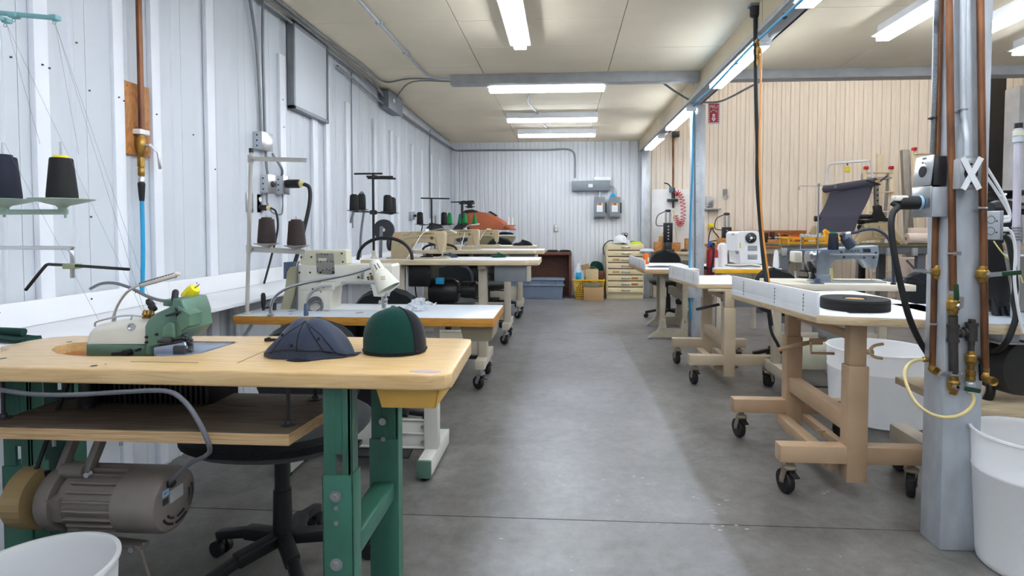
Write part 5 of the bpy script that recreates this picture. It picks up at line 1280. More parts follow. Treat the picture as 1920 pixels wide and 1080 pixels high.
# ================================================================== HIGH BEIGE TABLES ON CASTERS
def machine_table(y0, y1, z, x0, x1, xpost, label, trayside=True):
    r = thing('sewing_table', label, 'sewing table', ((x0 + x1) / 2, (y0 + y1) / 2, 0), 'sewing tables of the left row')
    mb = MB(); pol = [(x0, y0), (x1 - .14, y0), (x1 - .10, y0 + .01), (x1 - .07, y0 + .045), (x1, y0 + .06), (x1 + .01, y0 + .09), (x1 + .01, y1), (x0, y1)]
    mb.prism(pol, z - .04, z - .002, 'z', .003); mb.m(1).prism([(a + (.002 if a < 0 and a == x0 else -.002), b + (.002 if b < (y0 + y1) / 2 else -.002)) for a, b in pol], z - .002, z, 'z')
    mb.build('tabletop', [M['creamedge'], M['melamine']], r)
    for e, xp in ((1, xpost), (-1, x0 + .28)):
        yf_ = y0 - .02
        mb = MB(); mb.box(xp - .045, xp + .03, yf_ + .0, y1 + .02, .165, .235, .004); mb.build('foot', M['beigepaint'], r)
        mb = MB(); mb.box(xp - .034, xp + .034, y0 + .10, y0 + .17, .235, z - .06, .004); mb.box(xp - .03, xp + .03, y0 + .04, y1 - .06, z - .07, z - .04, .004); mb.build('leg', M['beigepaint'], r)
        for yy, sw in ((yf_ + .05, .9 * e), (y1 - .03, .4)):
            caster(r, xp - .005, yy, .165, sw, .05, 'steel')
    mb = MB(); mb.box(x0 + .30, xpost - .04, y0 + .125, y0 + .145, .25, .43, .003); mb.box(x0 + .30, xpost - .04, y0 + .118, y0 + .152, .425, .44, .002); mb.build('cross_panel', M['beigepaint'], r)
    MB().box(x0 + .30, xpost - .04, y0 + .3, y0 + .34, .17, .20, .003).build('lower_rail', M['darksteel'], r)
    mb = MB(); mb.box(x1 - .34, x1 - .09, y0 + .06, y1 - .06, z - .17, z - .045, .006); mb.m(1).box(x1 - .09, x1 - .055, y0 + .055, y0 + .09, z - .165, z - .045, .003); mb.build('drawer', [M['grey'], M['beigepaint']], r)
    # motor, pan and linkage hanging below
    xm = (x0 + xpost) / 2
    mb = MB(); mb.box(x0 + .34, xpost - .42, y0 + .12, y1 - .06, z - .22, z - .045, .01); mb.build('oil_pan', M['blackmetal'], r)
    mb = MB(); mb.lathe([(.05, 0), (.10, .01), (.105, .1), (.105, .2), (.08, .24)], (xpost - .46, y0 + .26, z - .27), (1, 0, 0), n=28); mb.cyl((xpost - .22, y0 + .26, z - .27), (xpost - .12, y0 + .26, z - .27), .012); mb.build('motor', M['blackmetal'], r)
    mb = MB(); mb.lathe([(.03, 0), (.065, .006), (.07, .03), (.07, .12), (.05, .14)], (xpost - .20, y0 + .30, z - .26), (1, 0, 0), n=24); mb.build('switch_box', M['darksteel'], r)
    mb = MB(); mb.tube([(xpost - .07, y0 + .2, z - .06), (xpost - .06, y0 + .18, z - .16), (xpost - .12, y0 + .18, z - .20), (xpost - .15, y0 + .2, z - .23)], .004); mb.tube([(xm - .1, y0 + .2, z - .2), (xm - .05, y0 + .15, z - .35), (xm + .1, y0 + .16, z - .42), (xm + .25, y0 + .2, z - .36)], .006); mb.torus((xm - .15, y0 + .2, z - .36), .07, .006, (0, 1, .1), n=30, k=6); mb.torus((xm + .05, y0 + .24, z - .40), .06, .006, (0, 1, -.2), n=30, k=6); mb.build('wiring', M['black'], r)
    mb = MB(); mb.hexa([(xm - .1, y0 + .05, .26), (xm + .3, y0 + .05, .26), (xm + .3, y1, .31), (xm - .1, y1, .31), (xm - .1, y0 + .05, .275), (xm + .3, y0 + .05, .275), (xm + .3, y1, .325), (xm - .1, y1, .325)], .004); mb.build('treadle', M['darksteel'], r)
    return r
def tab_xy(xl, xr, Y, z): return at(xl, 487, Y=Y).x, at(xr, 487, Y=Y).x
machine_table(4.20, 4.70, 1.005, at(676, 487, Y=4.2).x, at(1012, 487, Y=4.55).x, at(905, 550, Y=4.3).x, 'high beige sewing table on casters, third of the left row')
machine_table(5.85, 6.35, 1.015, -1.76, at(1020, 470, Y=6.2).x, at(951, 560, Y=5.95).x, 'high beige sewing table on casters, fourth of the left row')
machine_table(7.55, 8.05, 1.005, -1.76, at(1006, 465, Y=7.9).x, at(975, 560, Y=7.65).x, 'high beige sewing table on casters, last of the left row')
q = at(865, 530, Y=4.34)
solo('blue_box', MB().box(q.x - .195, q.x - .13, 4.285, 4.3195, .81, .86, .004), M['hose_blue'], 'small bright blue box fixed under the third high table', 'box')

def lockstitch(loc, label, logo=True):
    """cream lockstitch machine seen from behind; its needle end is at +X; base at the table top"""
    r = thing('sewing_machine', label, 'sewing machine', loc, 'cream sewing machines on the high tables')
    mb = MB(); mb.prism([(-.26, .002), (-.26, .09), (-.252, .17), (-.24, .20), (-.22, .212), (.155, .222), (.172, .215), (.178, .19), (.174, .12), (.165, .06), (.155, .046), (.135, .046), (.125, .06), (.112, .10), (.095, .118), (.06, .128), (-.03, .128), (-.085, .115), (-.10, .08), (-.105, .002)], -.055, .055, 'y', .009, 3); mb.build('arm', M['cream'], r, world=False)
    mb = MB(); mb.box(-.29, .20, -.085, .085, .001, .010, .003); mb.build('bed', M['cream'], r, world=False)
    mb = MB(); mb.lathe([(.02, 0), (.055, .002), (.06, .01), (.06, .03), (.045, .036)], (-.262, 0, .12), (-1, 0, 0), n=28); mb.build('handwheel', M['darksteel'], r, world=False)
    mb = MB(); mb.cyl((.145, 0, .02), (.145, 0, .05), .006, n=10); mb.cyl((.145, 0, .01), (.145, 0, .03), .002, n=8); mb.box(.13, .16, -.02, .02, .011, .016, .001); mb.cyl((.158, -.02, .03), (.158, -.02, .12), .004, n=8); mb.box(.12, .19, -.05, .05, .011, .018, .003); mb.cyl((.162, .0, .05), (.162, .0, .09), .012, n=12); mb.build('needle_bar', M['steel'], r, world=False)
    mb = MB()
    for x, z, q in [(.075, .165, .012), (-.03, .168, .006)]: mb.torus((x, -.056, z), q, .002, (0, 1, 0), n=16, k=5); mb.cyl((x, -.055, z), (x, -.058, z), q * .5, n=10)
    mb.tube([(-.16, -.0555, .185), (-.12, -.0555, .187), (-.105, -.0555, .20), (-.09, -.0555, .212)], .0012, n=5, k=0); mb.tube([(-.20, -.0555, .10), (-.15, -.0555, .15), (-.08, -.0555, .165), (.09, -.0555, .17), (.11, -.0555, .14), (.12, -.0555, .08)], .0012, n=5, k=4); mb.build('trim_lines', M['darksteel'], r, world=False)
    mb = MB(); mb.box(-.235, -.19, -.057, -.0545, .158, .178); mb.build('red_badge', M['redbadge'] if 'redbadge' in M else M.setdefault('redbadge', mat('faded_red_badge', (206, 150, 130), .5)), r, world=False)
    mb = MB(); mb.box(-.05, .095, -.057, -.0545, .192, .212); bd = mb.build('name_badge', M['badge'] if 'badge' in M else M.setdefault('badge', mat('tan_name_badge', (182, 158, 108), .45)), r, world=False)
    cu = bpy.data.curves.new('badge_lettering', 'FONT'); cu.size = .02; cu.extrude = .0004; cu.align_x = 'CENTER'; cu.align_y = 'CENTER'
    cu.body = 'UnionSpecial'; cu.size = .019
    tmp = bpy.data.objects.new('t', cu); C.objects.link(tmp); dg = bpy.context.evaluated_depsgraph_get(); me = bpy.data.meshes.new_from_object(tmp.evaluated_get(dg)); bpy.data.objects.remove(tmp)
    me.materials.clear(); me.materials.append(M['ink']); me.transform(Matrix.Translation((.022, -.0575, .202)) @ Euler((PI / 2, 0, 0)).to_matrix().to_4x4())
    o = bpy.data.objects.new('badge_lettering', me); C.objects.link(o); o.parent = bd
    mb = MB(); mb.lathe([(.02, 0), (.02, .018), (.014, .022)], (.02, .0, .216), n=16); mb.build('lamp_mount', M['white'], r, world=False)
    return r
def T_at(x, y, z, Y): q = at(x, y, Y=Y); return Vector((q.x, Y, z))
q = at(828, 487, Y=4.40); m3 = lockstitch(Vector((q.x - .145, 4.42, 1.006)), 'cream sewing machine on the third table, nearest of the cream machines')
q = at(893, 470, Y=6.05); m4 = copy_tree(m3); m4.location = (q.x - .145, 6.07, 1.016); m4['label'] = 'cream sewing machine on the fourth table, second of the cream machines'
q = at(931, 466, Y=7.75); m5 = copy_tree(m3); m5.location = (q.x - .145, 7.77, 1.006); m5['label'] = 'cream sewing machine on the last table, farthest of the cream machines'
def led_arm(label, pts, head, Y, cordpts):
    r = thing('gooseneck_lamp', label, 'lamp', at(*pts[0], Y=Y))
    goose(r, [at(*p, Y=Y) for p in pts], .0055); A, B = at(*head[0], Y=Y), at(*head[1], Y=Y)
    mb = MB(); mb.bar(A, B, .026, .014, (0, 0, 1), .004); mb.build('lamp_head', M['ivory'], r)
    mb = MB(); mb.tube([at(*p, Y=Y - .09 - .03 * (i > 1)) for i, p in enumerate(cordpts)], .004); mb.build('cord', M['white'], r)
led_arm('small LED gooseneck lamp with a long white cord on the nearest cream machine', [(805, 433), (812, 432), (830, 429), (845, 431)], [(843, 431), (856, 437)], 4.40, [(800, 433), (790, 440), (778, 460), (766, 480), (762, 490), (763, 530), (761, 572)])
led_arm('small LED gooseneck lamp arching right on the second cream machine', [(872, 434), (872, 428), (880, 422), (886, 422)], [(884, 422), (899, 420)], 6.05, [(872, 436), (868, 450), (862, 470), (858, 474)])
led_arm('LED lamp stub with a white cord on the farthest cream machine', [(917, 430), (919, 428.5)], [(912, 430), (921, 430)], 7.75, [(911, 431), (905, 440), (900, 450)])

# black cable loops standing on the tables
def loop(xl, xr, yb, yt, Y, rr, label):
    r = thing('cable_loop', label, 'cable', at(xl, yb, Y=Y))
    pts = []
    for k in range(13):
        a = PI - PI * k / 12; pts.append(at((xl + xr) / 2 + (xr - xl) / 2 * math.cos(a), yb - (yb - yt) * math.sin(a) ** .9, Y=Y))
    mb = MB(); mb.tube(pts, rr, n=10, k=3); mb.build('hose', M['black'], r)
loop(671, 773, 487, 446, 4.22, .013, 'big black cable loop arching over the left end of the third table')
loop(793, 856, 469, 462.5 - 5, 5.88, .012, 'smaller black cable loop arching over the fourth table')
# tape reels on bracket arms
def reel(cx, cy, rpx, Y, xb, yb, label, hole=True):
    c = at(cx, cy, Y=Y); rad = rpx * Y / FPX
    r = thing('tape_reel', label, 'reel', (c.x, Y, at(xb, yb, Y=Y).z), 'black tape reels over the high tables')
    mb = MB(); mb.lathe([(rad * .17, -.015), (rad * .985, -.015), (rad, -.012), (rad, .012), (rad * .985, .015), (rad * .17, .015)], c, (0, 1, 0), n=48); mb.build('tape', M['blackcloth2'] if 'blackcloth2' in M else M.setdefault('blackcloth2', mat('charcoal_tape', (56, 58, 64), .7, var=.1)), r)
    mb = MB(); mb.lathe([(.004, -.016), (rad * .17, -.016), (rad * .17, .016), (.004, .016)], c, (0, 1, 0), n=20); mb.build('hub', M['white'], r)
    mb = MB(); b = at(xb, yb, Y=Y - .03); mb.bar((c.x - .012, Y - .03, c.z + .03), (b.x, Y - .03, b.z), .028, .005, (0, 1, 0), .001); mb.cyl((c.x - .01, Y - .04, c.z + .012), (c.x - .01, Y, c.z + .012), .012, n=12); mb.build('bracket_arm', M['grey'], r)
reel(720, 431, 20, 4.55, 713, 488, 'black tape reel on a grey flat bracket beside the black cone stand')
reel(816, 440, 21, 6.25, 816, 470, 'black tape reel behind the nearest cream machine')
reel(866, 437, 18, 7.95, 866, 464, 'black tape reel behind the second cream machine')

# black multi cone stands
def tree_stand(xp, Y, z0, ytop, yplate, cones, label, bars, clabel, cg, hh=.122):
    b = at(xp, yplate, Y=Y)
    r = thing('thread_stand', label, 'thread stand', (b.x, Y, z0))
    mb = MB(); zt = at(xp, ytop, Y=Y).z; mb.cyl((b.x, Y, z0), (b.x, Y, zt), .010, n=12); mb.build('pole', M['blackmetal'], r)
    mb = MB(); mb.lathe([(.025, 0), (.025, .006), (.014, .02), (.014, .06), (.010, .065)], (b.x, Y, z0), n=16); mb.build('base', M['beigepaint'], r)
    for (xa, ya, xb, yb_, dy) in bars:
        p, q = at(xa, ya, Y=Y + dy), at(xb, yb_, Y=Y + dy)
        mb = MB(); mb.bar(p, q, .012, .015, (0, 0, 1), .003); mb.bar((b.x, Y, p.z), (((p.x + q.x) / 2), Y + dy, (p.z + q.z) / 2), .014, .01, (0, 0, 1), .002); mb.build('guide_bar', M['blackmetal'], r)
    mb = MB(); mb.lathe([(.012, -.02), (.03, -.016), (.03, .012), (.012, .02)], (b.x, Y, b.z), n=16); mb.build('collar', M['blackmetal'], r)
    for k, (x, yb_, dy, mt, lab) in enumerate(cones):
        c = at(x, yb_, Y=Y + dy)
        mb = MB(); mb.bar((b.x, Y, b.z), (c.x, c.y, c.z - .012), .016, .008, (0, 0, 1)); mb.lathe([(.008, -.014), (.016, -.010), (.056, -.003), (.058, 0), (.003, 0)], c, n=26); mb.build('cone_arm', M['blackmetal'], r)
        cone(c + Vector((0, 0, .0005)), mt, lab, cg, mt, h=hh, r0=.036, r1=.030 if mt != 'thread_green' else .018)
tree_stand(700, 4.40, 1.005, 326, 398, [(664, 394.5, 0, 'thread_black', 'leftmost black cone on the tall black stand'), (678, 392.5, .22, 'thread_black', 'second black cone from the left on the tall black stand, a little behind'), (727, 396, 0, 'thread_black', 'nearer right black cone on the tall black stand'), (735, 399, .20, 'thread_black', 'rear right black cone on the tall black stand')],
           'tall black thread stand with four black cones on the third table', [(664, 326, 717, 325.5, 0), (687, 331, 737, 331.5, .12), (689, 334, 742, 335, -.08)], '', 'black cones on the tall black stand')
tree_stand(809.5, 5.98, 1.015, 371, 421, [(787.5, 420, 0, 'thread_black', 'left black cone on the second black stand'), (833, 420.5, 0, 'thread_black', 'right black cone on the second black stand'), (843, 420, .35, 'thread_green', 'green cone right behind a black cone, leftmost of the green cones')],
           'black thread stand with a curved top bar on the fourth table', [(789, 371.5, 843, 372.5, 0)], '', 'cones on the second black stand')
tree_stand(866, 7.70, 1.005, 380, 421, [(863, 419.5, .1, 'thread_green', 'thin green cone close to the pole of the farthest stand'), (872, 419, -.15, 'thread_green', 'green cone just right of the farthest stand pole'), (890, 420, 0, 'thread_green', 'rightmost green cone in front of the orange press pad')],
           'black thread stand with green cones on the last table', [(846, 379, 870, 378.5, 0), (868, 378, 888, 376.5, .1), (860, 382, 890, 382, -.1)], '', 'green cones on the farthest stand', .13)
# small dark things lying on the high tables
q = at(798, 488, Y=4.33)
for k, (x, Y, z, w_, mt, lab, nm) in enumerate([(842, 4.55, 1.006, .06, 'navy', 'crumpled slate cloth on the third table beside the cream machine', 'fabric_scrap'), (933, 4.6, 1.006, .055, 'green_felt', 'small dark green cap piece on the third table', 'fabric_scrap'), (978, 7.75, 1.006, .12, 'blackcloth', 'black cap heap at the right end of the last table', 'fabric_scrap'), (800, 4.4, 1.006, .05, 'blackcloth', 'small dark cloth left of the nearest cream machine needle', 'fabric_scrap')]):
    c = at(x, 480, Y=Y)
    mb = MB()
    def heap(u, v, w_=w_, c=c, Y=Y, z=z, k=k):
        a = 2 * PI * u; rr = w_ * math.cos(v * PI / 2) * (1 + .18 * math.sin(3 * a + k))
        return (c.x + rr * 1.1 * math.cos(a), Y + rr * .8 * math.sin(a), z + (.03 if w_ < .09 else .06) * math.sin(v * PI / 2) * (1 + .2 * math.sin(2 * a + v * 4)) * (.9 + .3 * math.cos(a + 1)))
    mb.grid(heap, 32, 8)
    solo(nm, mb, M[mt], lab, 'fabric', ang=60)
# chairs behind and between the high tables
for x, Y, bz, sz, lab, yaw in [(840, 5.35, .90, .55, 'dark task chair standing between the third and fourth tables', 0), (915, 7.1, .90, .55, 'dark task chair between the fourth and last tables', 0.1), (934, 8.55, 1.10, .60, 'dark round backed chair behind the last high table', 0)]:
    q = at(x, 500, Y=Y); office_chair(q.x, Y, yaw, sz, lab, 'black task chairs', bz)
# ================================================================== RIGHT ROW: TAN TABLES WITH RAISED WHITE FENCES
M['forkgrey'] = mat('grey_tan_fork_paint', (150, 138, 120), .42, .25, var=.12)
M['tanedge'] = wood('pale_tan_wood_edge', (206, 184, 148), (184, 158, 122), 2.0, (3, 3, 40), .5)
def fence_marks(r, A, B, zb, zt, fr):
    """printed ruler marks on the aisle face of a fence running A->B"""
    d = (B - A); n = Vector((-d.y, d.x, 0)).normalized()
    if n.x > 0: n = -n
    mb = MB()
    for f in fr:
        c = A + d * f + n * .0012
        for k in range(5):
            z = zb + .012 + k * (zt - zb - .03) / 4.6; mb.bar((c.x, c.y, z), (c.x + d.normalized().x * .002, c.y + d.normalized().y * .002, z + .011), .005, .001, n)
    M['markblue'] = M.get('markblue') or mat('dark_teal_print', (52, 78, 92), .5)
    mb.build('ruler_marking', M['markblue'], r)
def tan_table(pol, z, fence, feet_x, foot_y, post_x, label, wt='tan', zt=.04, fh=.10, marks=(.12, .42, .82)):
    r = thing('fence_table', label, 'work table', (post_x, (foot_y[0] + foot_y[1]) / 2, 0), 'tan work tables of the right row')
    mb = MB(); mb.prism(pol, z - zt, z - .004, 'z', .004); cx = sum(p[0] for p in pol) / len(pol); cy = sum(p[1] for p in pol) / len(pol)
    mb.m(1).prism([(cx + (x - cx) * .995, cy + (y - cy) * .995) for x, y in pol], z - .004, z, 'z', .001)
    mb.build('tabletop', [M['tanedge'], M['melamine']], r)
    A, B = Vector((*fence[0], 0)), Vector((*fence[1], 0)); d = (B - A).normalized(); n = Vector((d.y, -d.x, 0)); n = n if n.x > 0 else -n
    A2, B2 = A + n * .014, B + n * .014
    mb = MB(); mb.hexa([(A.x, A.y, z - .0), (A2.x, A2.y, z - .0), (B2.x, B2.y, z - .0), (B.x, B.y, z - .0), (A.x, A.y, z + fh), (A2.x, A2.y, z + fh), (B2.x, B2.y, z + fh), (B.x, B.y, z + fh)], .001)
    nn = -n * .0012
    mb.hexa([A + nn + Vector((0, 0, z - .012)), A + Vector((0, 0, z - .012)), B + Vector((0, 0, z - .012)), B + nn + Vector((0, 0, z - .012)), A + nn + Vector((0, 0, z + .018)), A + Vector((0, 0, z + .018)), B + Vector((0, 0, z + .018)), B + nn + Vector((0, 0, z + .018))])
    mb.build('fence_board', M['white'], r)
    fence_marks(r, A, B, z - .01, z + fh, marks)
    for i, y in enumerate(foot_y):
        mb = MB(); mb.box(feet_x[0], feet_x[1], y - .035, y + .035, .165, .245, .005); mb.build('foot', M[wt], r)
        mb = MB(); mb.box(post_x - .045, post_x + .045, y - .04, y + .035, .08, .62, .005); mb.box(post_x - .037, post_x + .037, y - .03, y + .026, .62, z - zt - .015, .004); mb.build('leg', M[wt], r)
        mb = MB(); mb.box(post_x - .16, min(post_x + .20, max(p[0] for p in pol) - .02), y - .02, y + .02, z - zt - .016, z - zt, .002); mb.build('top_bracket', M[wt], r)
        for x, sw in ((feet_x[0] + .055, .18), (feet_x[1] - .055, -.5)): caster(r, x, y, .165, sw, .056, 'forkgrey')
    y0, y1 = foot_y
    mb = MB(); mb.box(post_x - .035, post_x + .035, y0 + .036, y1 - .036, .30, .38, .005); mb.build('stretcher', M[wt], r)
    mb = MB(); mb.box(post_x - .10, post_x - .04, y0 + .036, y1 - .036, .105, .165, .004); mb.box(post_x + .05, post_x + .09, y0 + .036, y1 - .036, .125, .165, .004); mb.build('lower_rail', M[wt], r)
    mb = MB(); mb.box(post_x + .0, post_x + .03, y0 + .03, y1 - .03, z - .14, z - .10, .003); mb.build('upper_rail', M[wt], r)
    return r
Z3 = .86
p = [T for T in [at(1531, 590, Z=Z3), at(1372, 548, Z=Z3), at(1600, 545, Z=Z3), at(1734, 573, Z=Z3), at(1734, 598, Z=Z3)]]
pol = [(p[0].x, p[0].y), (p[0].x + .06, p[0].y - .035), (p[4].x + .08, p[4].y - .03), (p[3].x + .0, p[3].y), (p[2].x, p[2].y), (p[1].x, p[1].y)]
r = tan_table(pol, Z3, [(p[0].x, p[0].y), (p[1].x, p[1].y)], (1.005, 1.665), (2.63, 3.33), at(1608, 750, Y=2.6).x, 'tan steel table with a white fence and black tape coil, nearest in the right row')
RT1 = r
c = at(1612, 830, Y=2.6)
# clamp lever and height handles
mb = MB(); q = at(1628, 660, Y=2.6)
mb.tube([(q.x - .01, 2.6, q.z), (q.x + .02, 2.6, q.z)], .012, k=0); mb.tube([at(1656, 645, Y=2.59), at(1640, 648, Y=2.59), at(1632, 655, Y=2.59), at(1632, 662, Y=2.59), at(1640, 669, Y=2.59), at(1654, 672, Y=2.59)], .007, k=5); mb.build('clamp_handle', M['tan'], r)
mb = MB(); mb.tube([at(1459, 656, Y=2.98), at(1490, 648, Y=3.0), at(1530, 640, Y=3.05), at(1548, 636, Y=3.1)], .012, k=2); mb.tube([at(1520, 640, Y=2.9), at(1521, 662, Y=2.9), at(1564, 663, Y=2.9)], .007, k=0); mb.obox(at(1530, 640, Y=3.05), (.06, .04, .03), (0, 0, 0), .004); mb.build('adjuster_lever', M['tan'], r)
mb = MB(); q = at(1540, 808, Y=2.95); mb.cyl((q.x, q.y, .165), (q.x, q.y, .19), .007, n=8); mb.bar((q.x - .02, q.y, .192), (q.x + .02, q.y, .19), .01, .008); mb.build('wing_nut', M['tan'], r)
# black tape coil
q0, q1 = at(1536, 560, Z=Z3 + .03), at(1668, 570, Z=Z3 + .03)
rad = .150; c = at(1602, 571, Z=Z3 + .02)
r = thing('tape_coil', 'flat black coil of cloth tape lying on the nearest white fence table', 'tape coil', (c.x, c.y, Z3))
mb = MB(); pr = [(rad * .28, 0), (rad * .99, 0)] + [(rad * (1 if k % 2 else .985), .004 + k * .0035) for k in range(13)] + [(rad * .98, .052)] + [(rad * (.98 - .05 * k), .052 - (.0012 if k % 2 else 0)) for k in range(1, 14)]
mb.lathe(pr, c * 1 - Vector((0, 0, c.z - Z3 - .0005)), n=64, caps=(False, False)); mb.build('tape', M['thread_black'], r)
mb = MB(); mb.lathe([(rad * .26, .001), (rad * .28, .001), (rad * .28, .050), (rad * .26, .050)], (c.x, c.y, Z3), n=40); mb.build('core', M['cardboard'], r)
MB().box(c.x - .10, c.x - .03, c.y - rad - .006, c.y - rad + .02, Z3 + .001, Z3 + .004, .001).build('loose_end', M['thread_black'], r)

Z4 = .805
pa, pb = at(1308, 532, Z=Z4), at(1254, 517, Z=Z4)
pol = [(pa.x, pa.y), (pa.x + .46, pa.y - .01), (pa.x + .50, pa.y + .85), (pb.x, pb.y)]
r = tan_table(pol, Z4, [(pa.x, pa.y), (pb.x, pb.y)], (1.0, 1.66), (4.46, 5.13), at(1366, 640, Y=4.45).x, 'tan steel table with a white fence, middle of the right row', M.setdefault('tangrey', mat('grey_tan_paint', (188, 170, 144), .42, var=.08, scale=5)) and 'tangrey')
mb = MB(); mb.tube([at(1306, 580, Y=4.6), at(1330, 575, Y=4.62), at(1348, 571, Y=4.65)], .012, k=2); mb.build('black_lever', M['black'], r)
q0, q1 = at(1366, 546, Y=4.6), at(1402, 573, Y=4.6)
MB().box(q0.x + .02, q1.x + .10, 4.50, 4.9, q1.z, Z4 - .041, .004).build('drawer', M['grey'], r)

# third table on cast legs
Z5 = .80
pa, pb = at(1208, 505, Z=Z5), at(1187, 495, Z=Z5)
r = thing('fence_table', 'white topped table on cast grey legs, farthest of the right row', 'work table', (1.3, 6.7, 0), 'tan work tables of the right row')
pol = [(pa.x, pa.y), (pa.x + .60, pa.y - .01), (pa.x + .62, pa.y + 1.15), (pb.x - .02, pa.y + 1.15)]
mb = MB(); mb.prism(pol, Z5 - .05, Z5 - .004, 'z', .003); mb.m(1).prism([(x + (.002 if i in (0, 3) else -.002), y + (.002 if i < 2 else -.002)) for i, (x, y) in enumerate(pol)], Z5 - .004, Z5, 'z'); mb.build('tabletop', [M['plyedge'], M['melamine']], r)
A, B = Vector((pol[0][0], pol[0][1], 0)), Vector((pol[3][0], pol[3][1], 0))
mb = MB(); mb.hexa([(A.x, A.y, Z5), (A.x + .014, A.y, Z5), (B.x + .014, B.y, Z5), (B.x, B.y, Z5), (A.x, A.y, Z5 + .10), (A.x + .014, A.y, Z5 + .10), (B.x + .014, B.y, Z5 + .10), (B.x, B.y, Z5 + .10)], .001); mb.build('fence_board', M['white'], r)
fence_marks(r, A, B, Z5, Z5 + .1, (.3, .5, .7))
M['castgrey'] = mat('olive_grey_cast_paint', (172, 162, 142), .5, var=.1)
for yy in (6.30, 7.16):
    mb = MB(); xa = at(1213, 600, Y=yy).x if yy > 7 else at(1216, 630, Y=yy).x; xb = xa + .40
    x1_, x2_ = xa + .15, xa + .40
    mb.box(x1_ - .03, x1_ + .03, yy - .022, yy + .022, .14, Z5 - .09, .004); mb.box(x2_ - .03, x2_ + .03, yy - .022, yy + .022, .14, Z5 - .09, .004)
    mb.prism([(xa, .02), (xa + .03, .05), (x1_ - .06, .09), (x1_ - .035, .14), (x1_ - .03, .24), (x1_ + .03, .24), (x1_ + .05, .12), (x2_ - .05, .12), (x2_ - .03, .24), (x2_ + .03, .24), (x2_ + .035, .02)], yy - .024, yy + .024, 'y', .004)
    mb.box(x1_ - .10, x2_ + .08, yy - .02, yy + .02, Z5 - .10, Z5 - .05, .003)
    mb.m(1)
    for x in (x1_, x2_):
        for z in (.20, .12): mb.cyl((x, yy - .024, z), (x, yy - .030, z), .011, n=10)
    mb.build('leg', [M['castgrey'], M['steel']], r)
    for x in (xa + .02, x2_): MB().lathe([(.03, 0), (.03, .008), (.010, .012), (.010, .03)], (x, yy, 0), n=14).build('levelling_foot', M['steel'], r)
xa = at(1216, 630, Y=6.3).x
MB().box(xa + .37, xa + .43, 6.32, 7.14, .42, .52, .004).build('stretcher', M['castgrey'], r)
mb = MB(); mb.box(xa + .44, xa + .52, 6.34, 6.44, .46, .62, .004); mb.build('switch_box', M['galv'], r)
q = at(1208, 492, Y=7.0)
r = thing('drink_can', 'bright orange drink can on the farthest white fence table', 'can', (q.x + .02, 7.0, Z5))
MB().lathe([(.030, 0), (.037, .006), (.037, .118), (.030, .13), (.028, .128)], (q.x + .02, 7.0, Z5 + .0), n=24).build('can_body', mat('orange_can', (240, 118, 30), .35, .2), r)
mb = MB(); mb.lathe([(.0375, .02), (.0378, .02), (.0378, .10), (.0375, .10)], (q.x + .02, 7.0, Z5), n=24); 
MB().sph((q.x + .045, 6.975, Z5 + .06), .018, (.6, .6, 1.6)).build('print_patch', M['label'], r); mb.bm.free()
solo('fabric_scrap', MB().grid(lambda u, v: (pa.x + .10 + .30 * u, 6.4 + .22 * v, Z5 + .003 + .012 * math.sin(PI * u) * math.sin(PI * v)), 12, 8, .002), M['navy'], 'flat dark cloth on the farthest white fence table', 'fabric', ang=60)
q = at(1253, 480, Y=7.75)
office_chair(q.x, 7.72, 0, .55, 'black round backed chair behind the farthest white fence table', 'black task chairs', at(1253, 468, Y=8.0).z)

# ------------------------------------------------------------------ near column: pipes, valves, boxes
YC, XC = 2.205, 1.462
def vert(x, ya, yb, Y): return at(x, ya, Y=Y), at(x, yb, Y=Y)
def ball_valve(parent, c, r_=.021, h=.055, mt='brass'):
    mb = MB(); mb.lathe([(r_ * .62, -h / 2), (r_ * .75, -h * .36), (r_ * .75, -h * .28), (r_, -h * .18), (r_, h * .18), (r_ * .75, h * .28), (r_ * .75, h * .36), (r_ * .62, h / 2)], c, n=16); return mb.build('ball_valve', M[mt], parent)
def cpipe(label, xtop, xbot, ybot, Y, valves, rr=.0112, extra=None, straps=(), mt='copper'):
    a = at(xtop, 0, Y=Y); b = at(xbot, ybot, Y=Y)
    r = thing('copper_pipe', label, 'pipe', (b.x, Y, b.z), 'copper air pipes on the near column')
    mb = MB(); mb.tube([(a.x, Y, 2.64), (a.x, Y, a.z), (b.x, Y, b.z)], rr, n=12, k=0); mb.build('pipe', M[mt], r)
    return r, a, b
Yl = 2.262
r, a, b = cpipe('left copper pipe on the side of the near column, open elbow at its foot', 1763, 1748, 690, Yl, None)
c = at(1755, 510, Y=Yl); v = ball_valve(r, c)
mb = MB(); mb.cyl(c, c + Vector((-.05, -.005, 0)), .006); mb.bar(c + Vector((-.045, -.005, .004)), c + Vector((-.085, -.005, .006)), .012, .003, (0, 1, 0)); mb.build('lever', M['steel'], v)
e = at(1746, 692, Y=Yl - .02); mb = MB(); mb.tube([(b.x, Yl, b.z + .02), (b.x, Yl, b.z), (e.x, Yl - .022, e.z), (e.x, Yl - .05, e.z)], .0125, n=12, k=4); mb.lathe([(.010, .004), (.015, .0), (.0155, .01), (.015, .018)], (e.x, Yl - .055, e.z), (0, 1, 0), n=16, caps=(False, False)); mb.build('elbow', M['brass'], r)
q = at(1751, 607, Y=Yl); mb = MB(); mb.torus(q, .013, .003, n=16, k=6); mb.bar(q + Vector((-.02, -.012, 0)), q + Vector((.025, -.012, 0)), .008, .004, (0, 1, 0)); mb.build('pipe_clamp', M['steel'], r)
Ym = 2.186
r, a, b = cpipe('middle copper pipe on the near column, ending in a black iron tee', 1779, 1787, 545, Ym, None, .0125)
q = at(1787, 515, Y=Ym); 
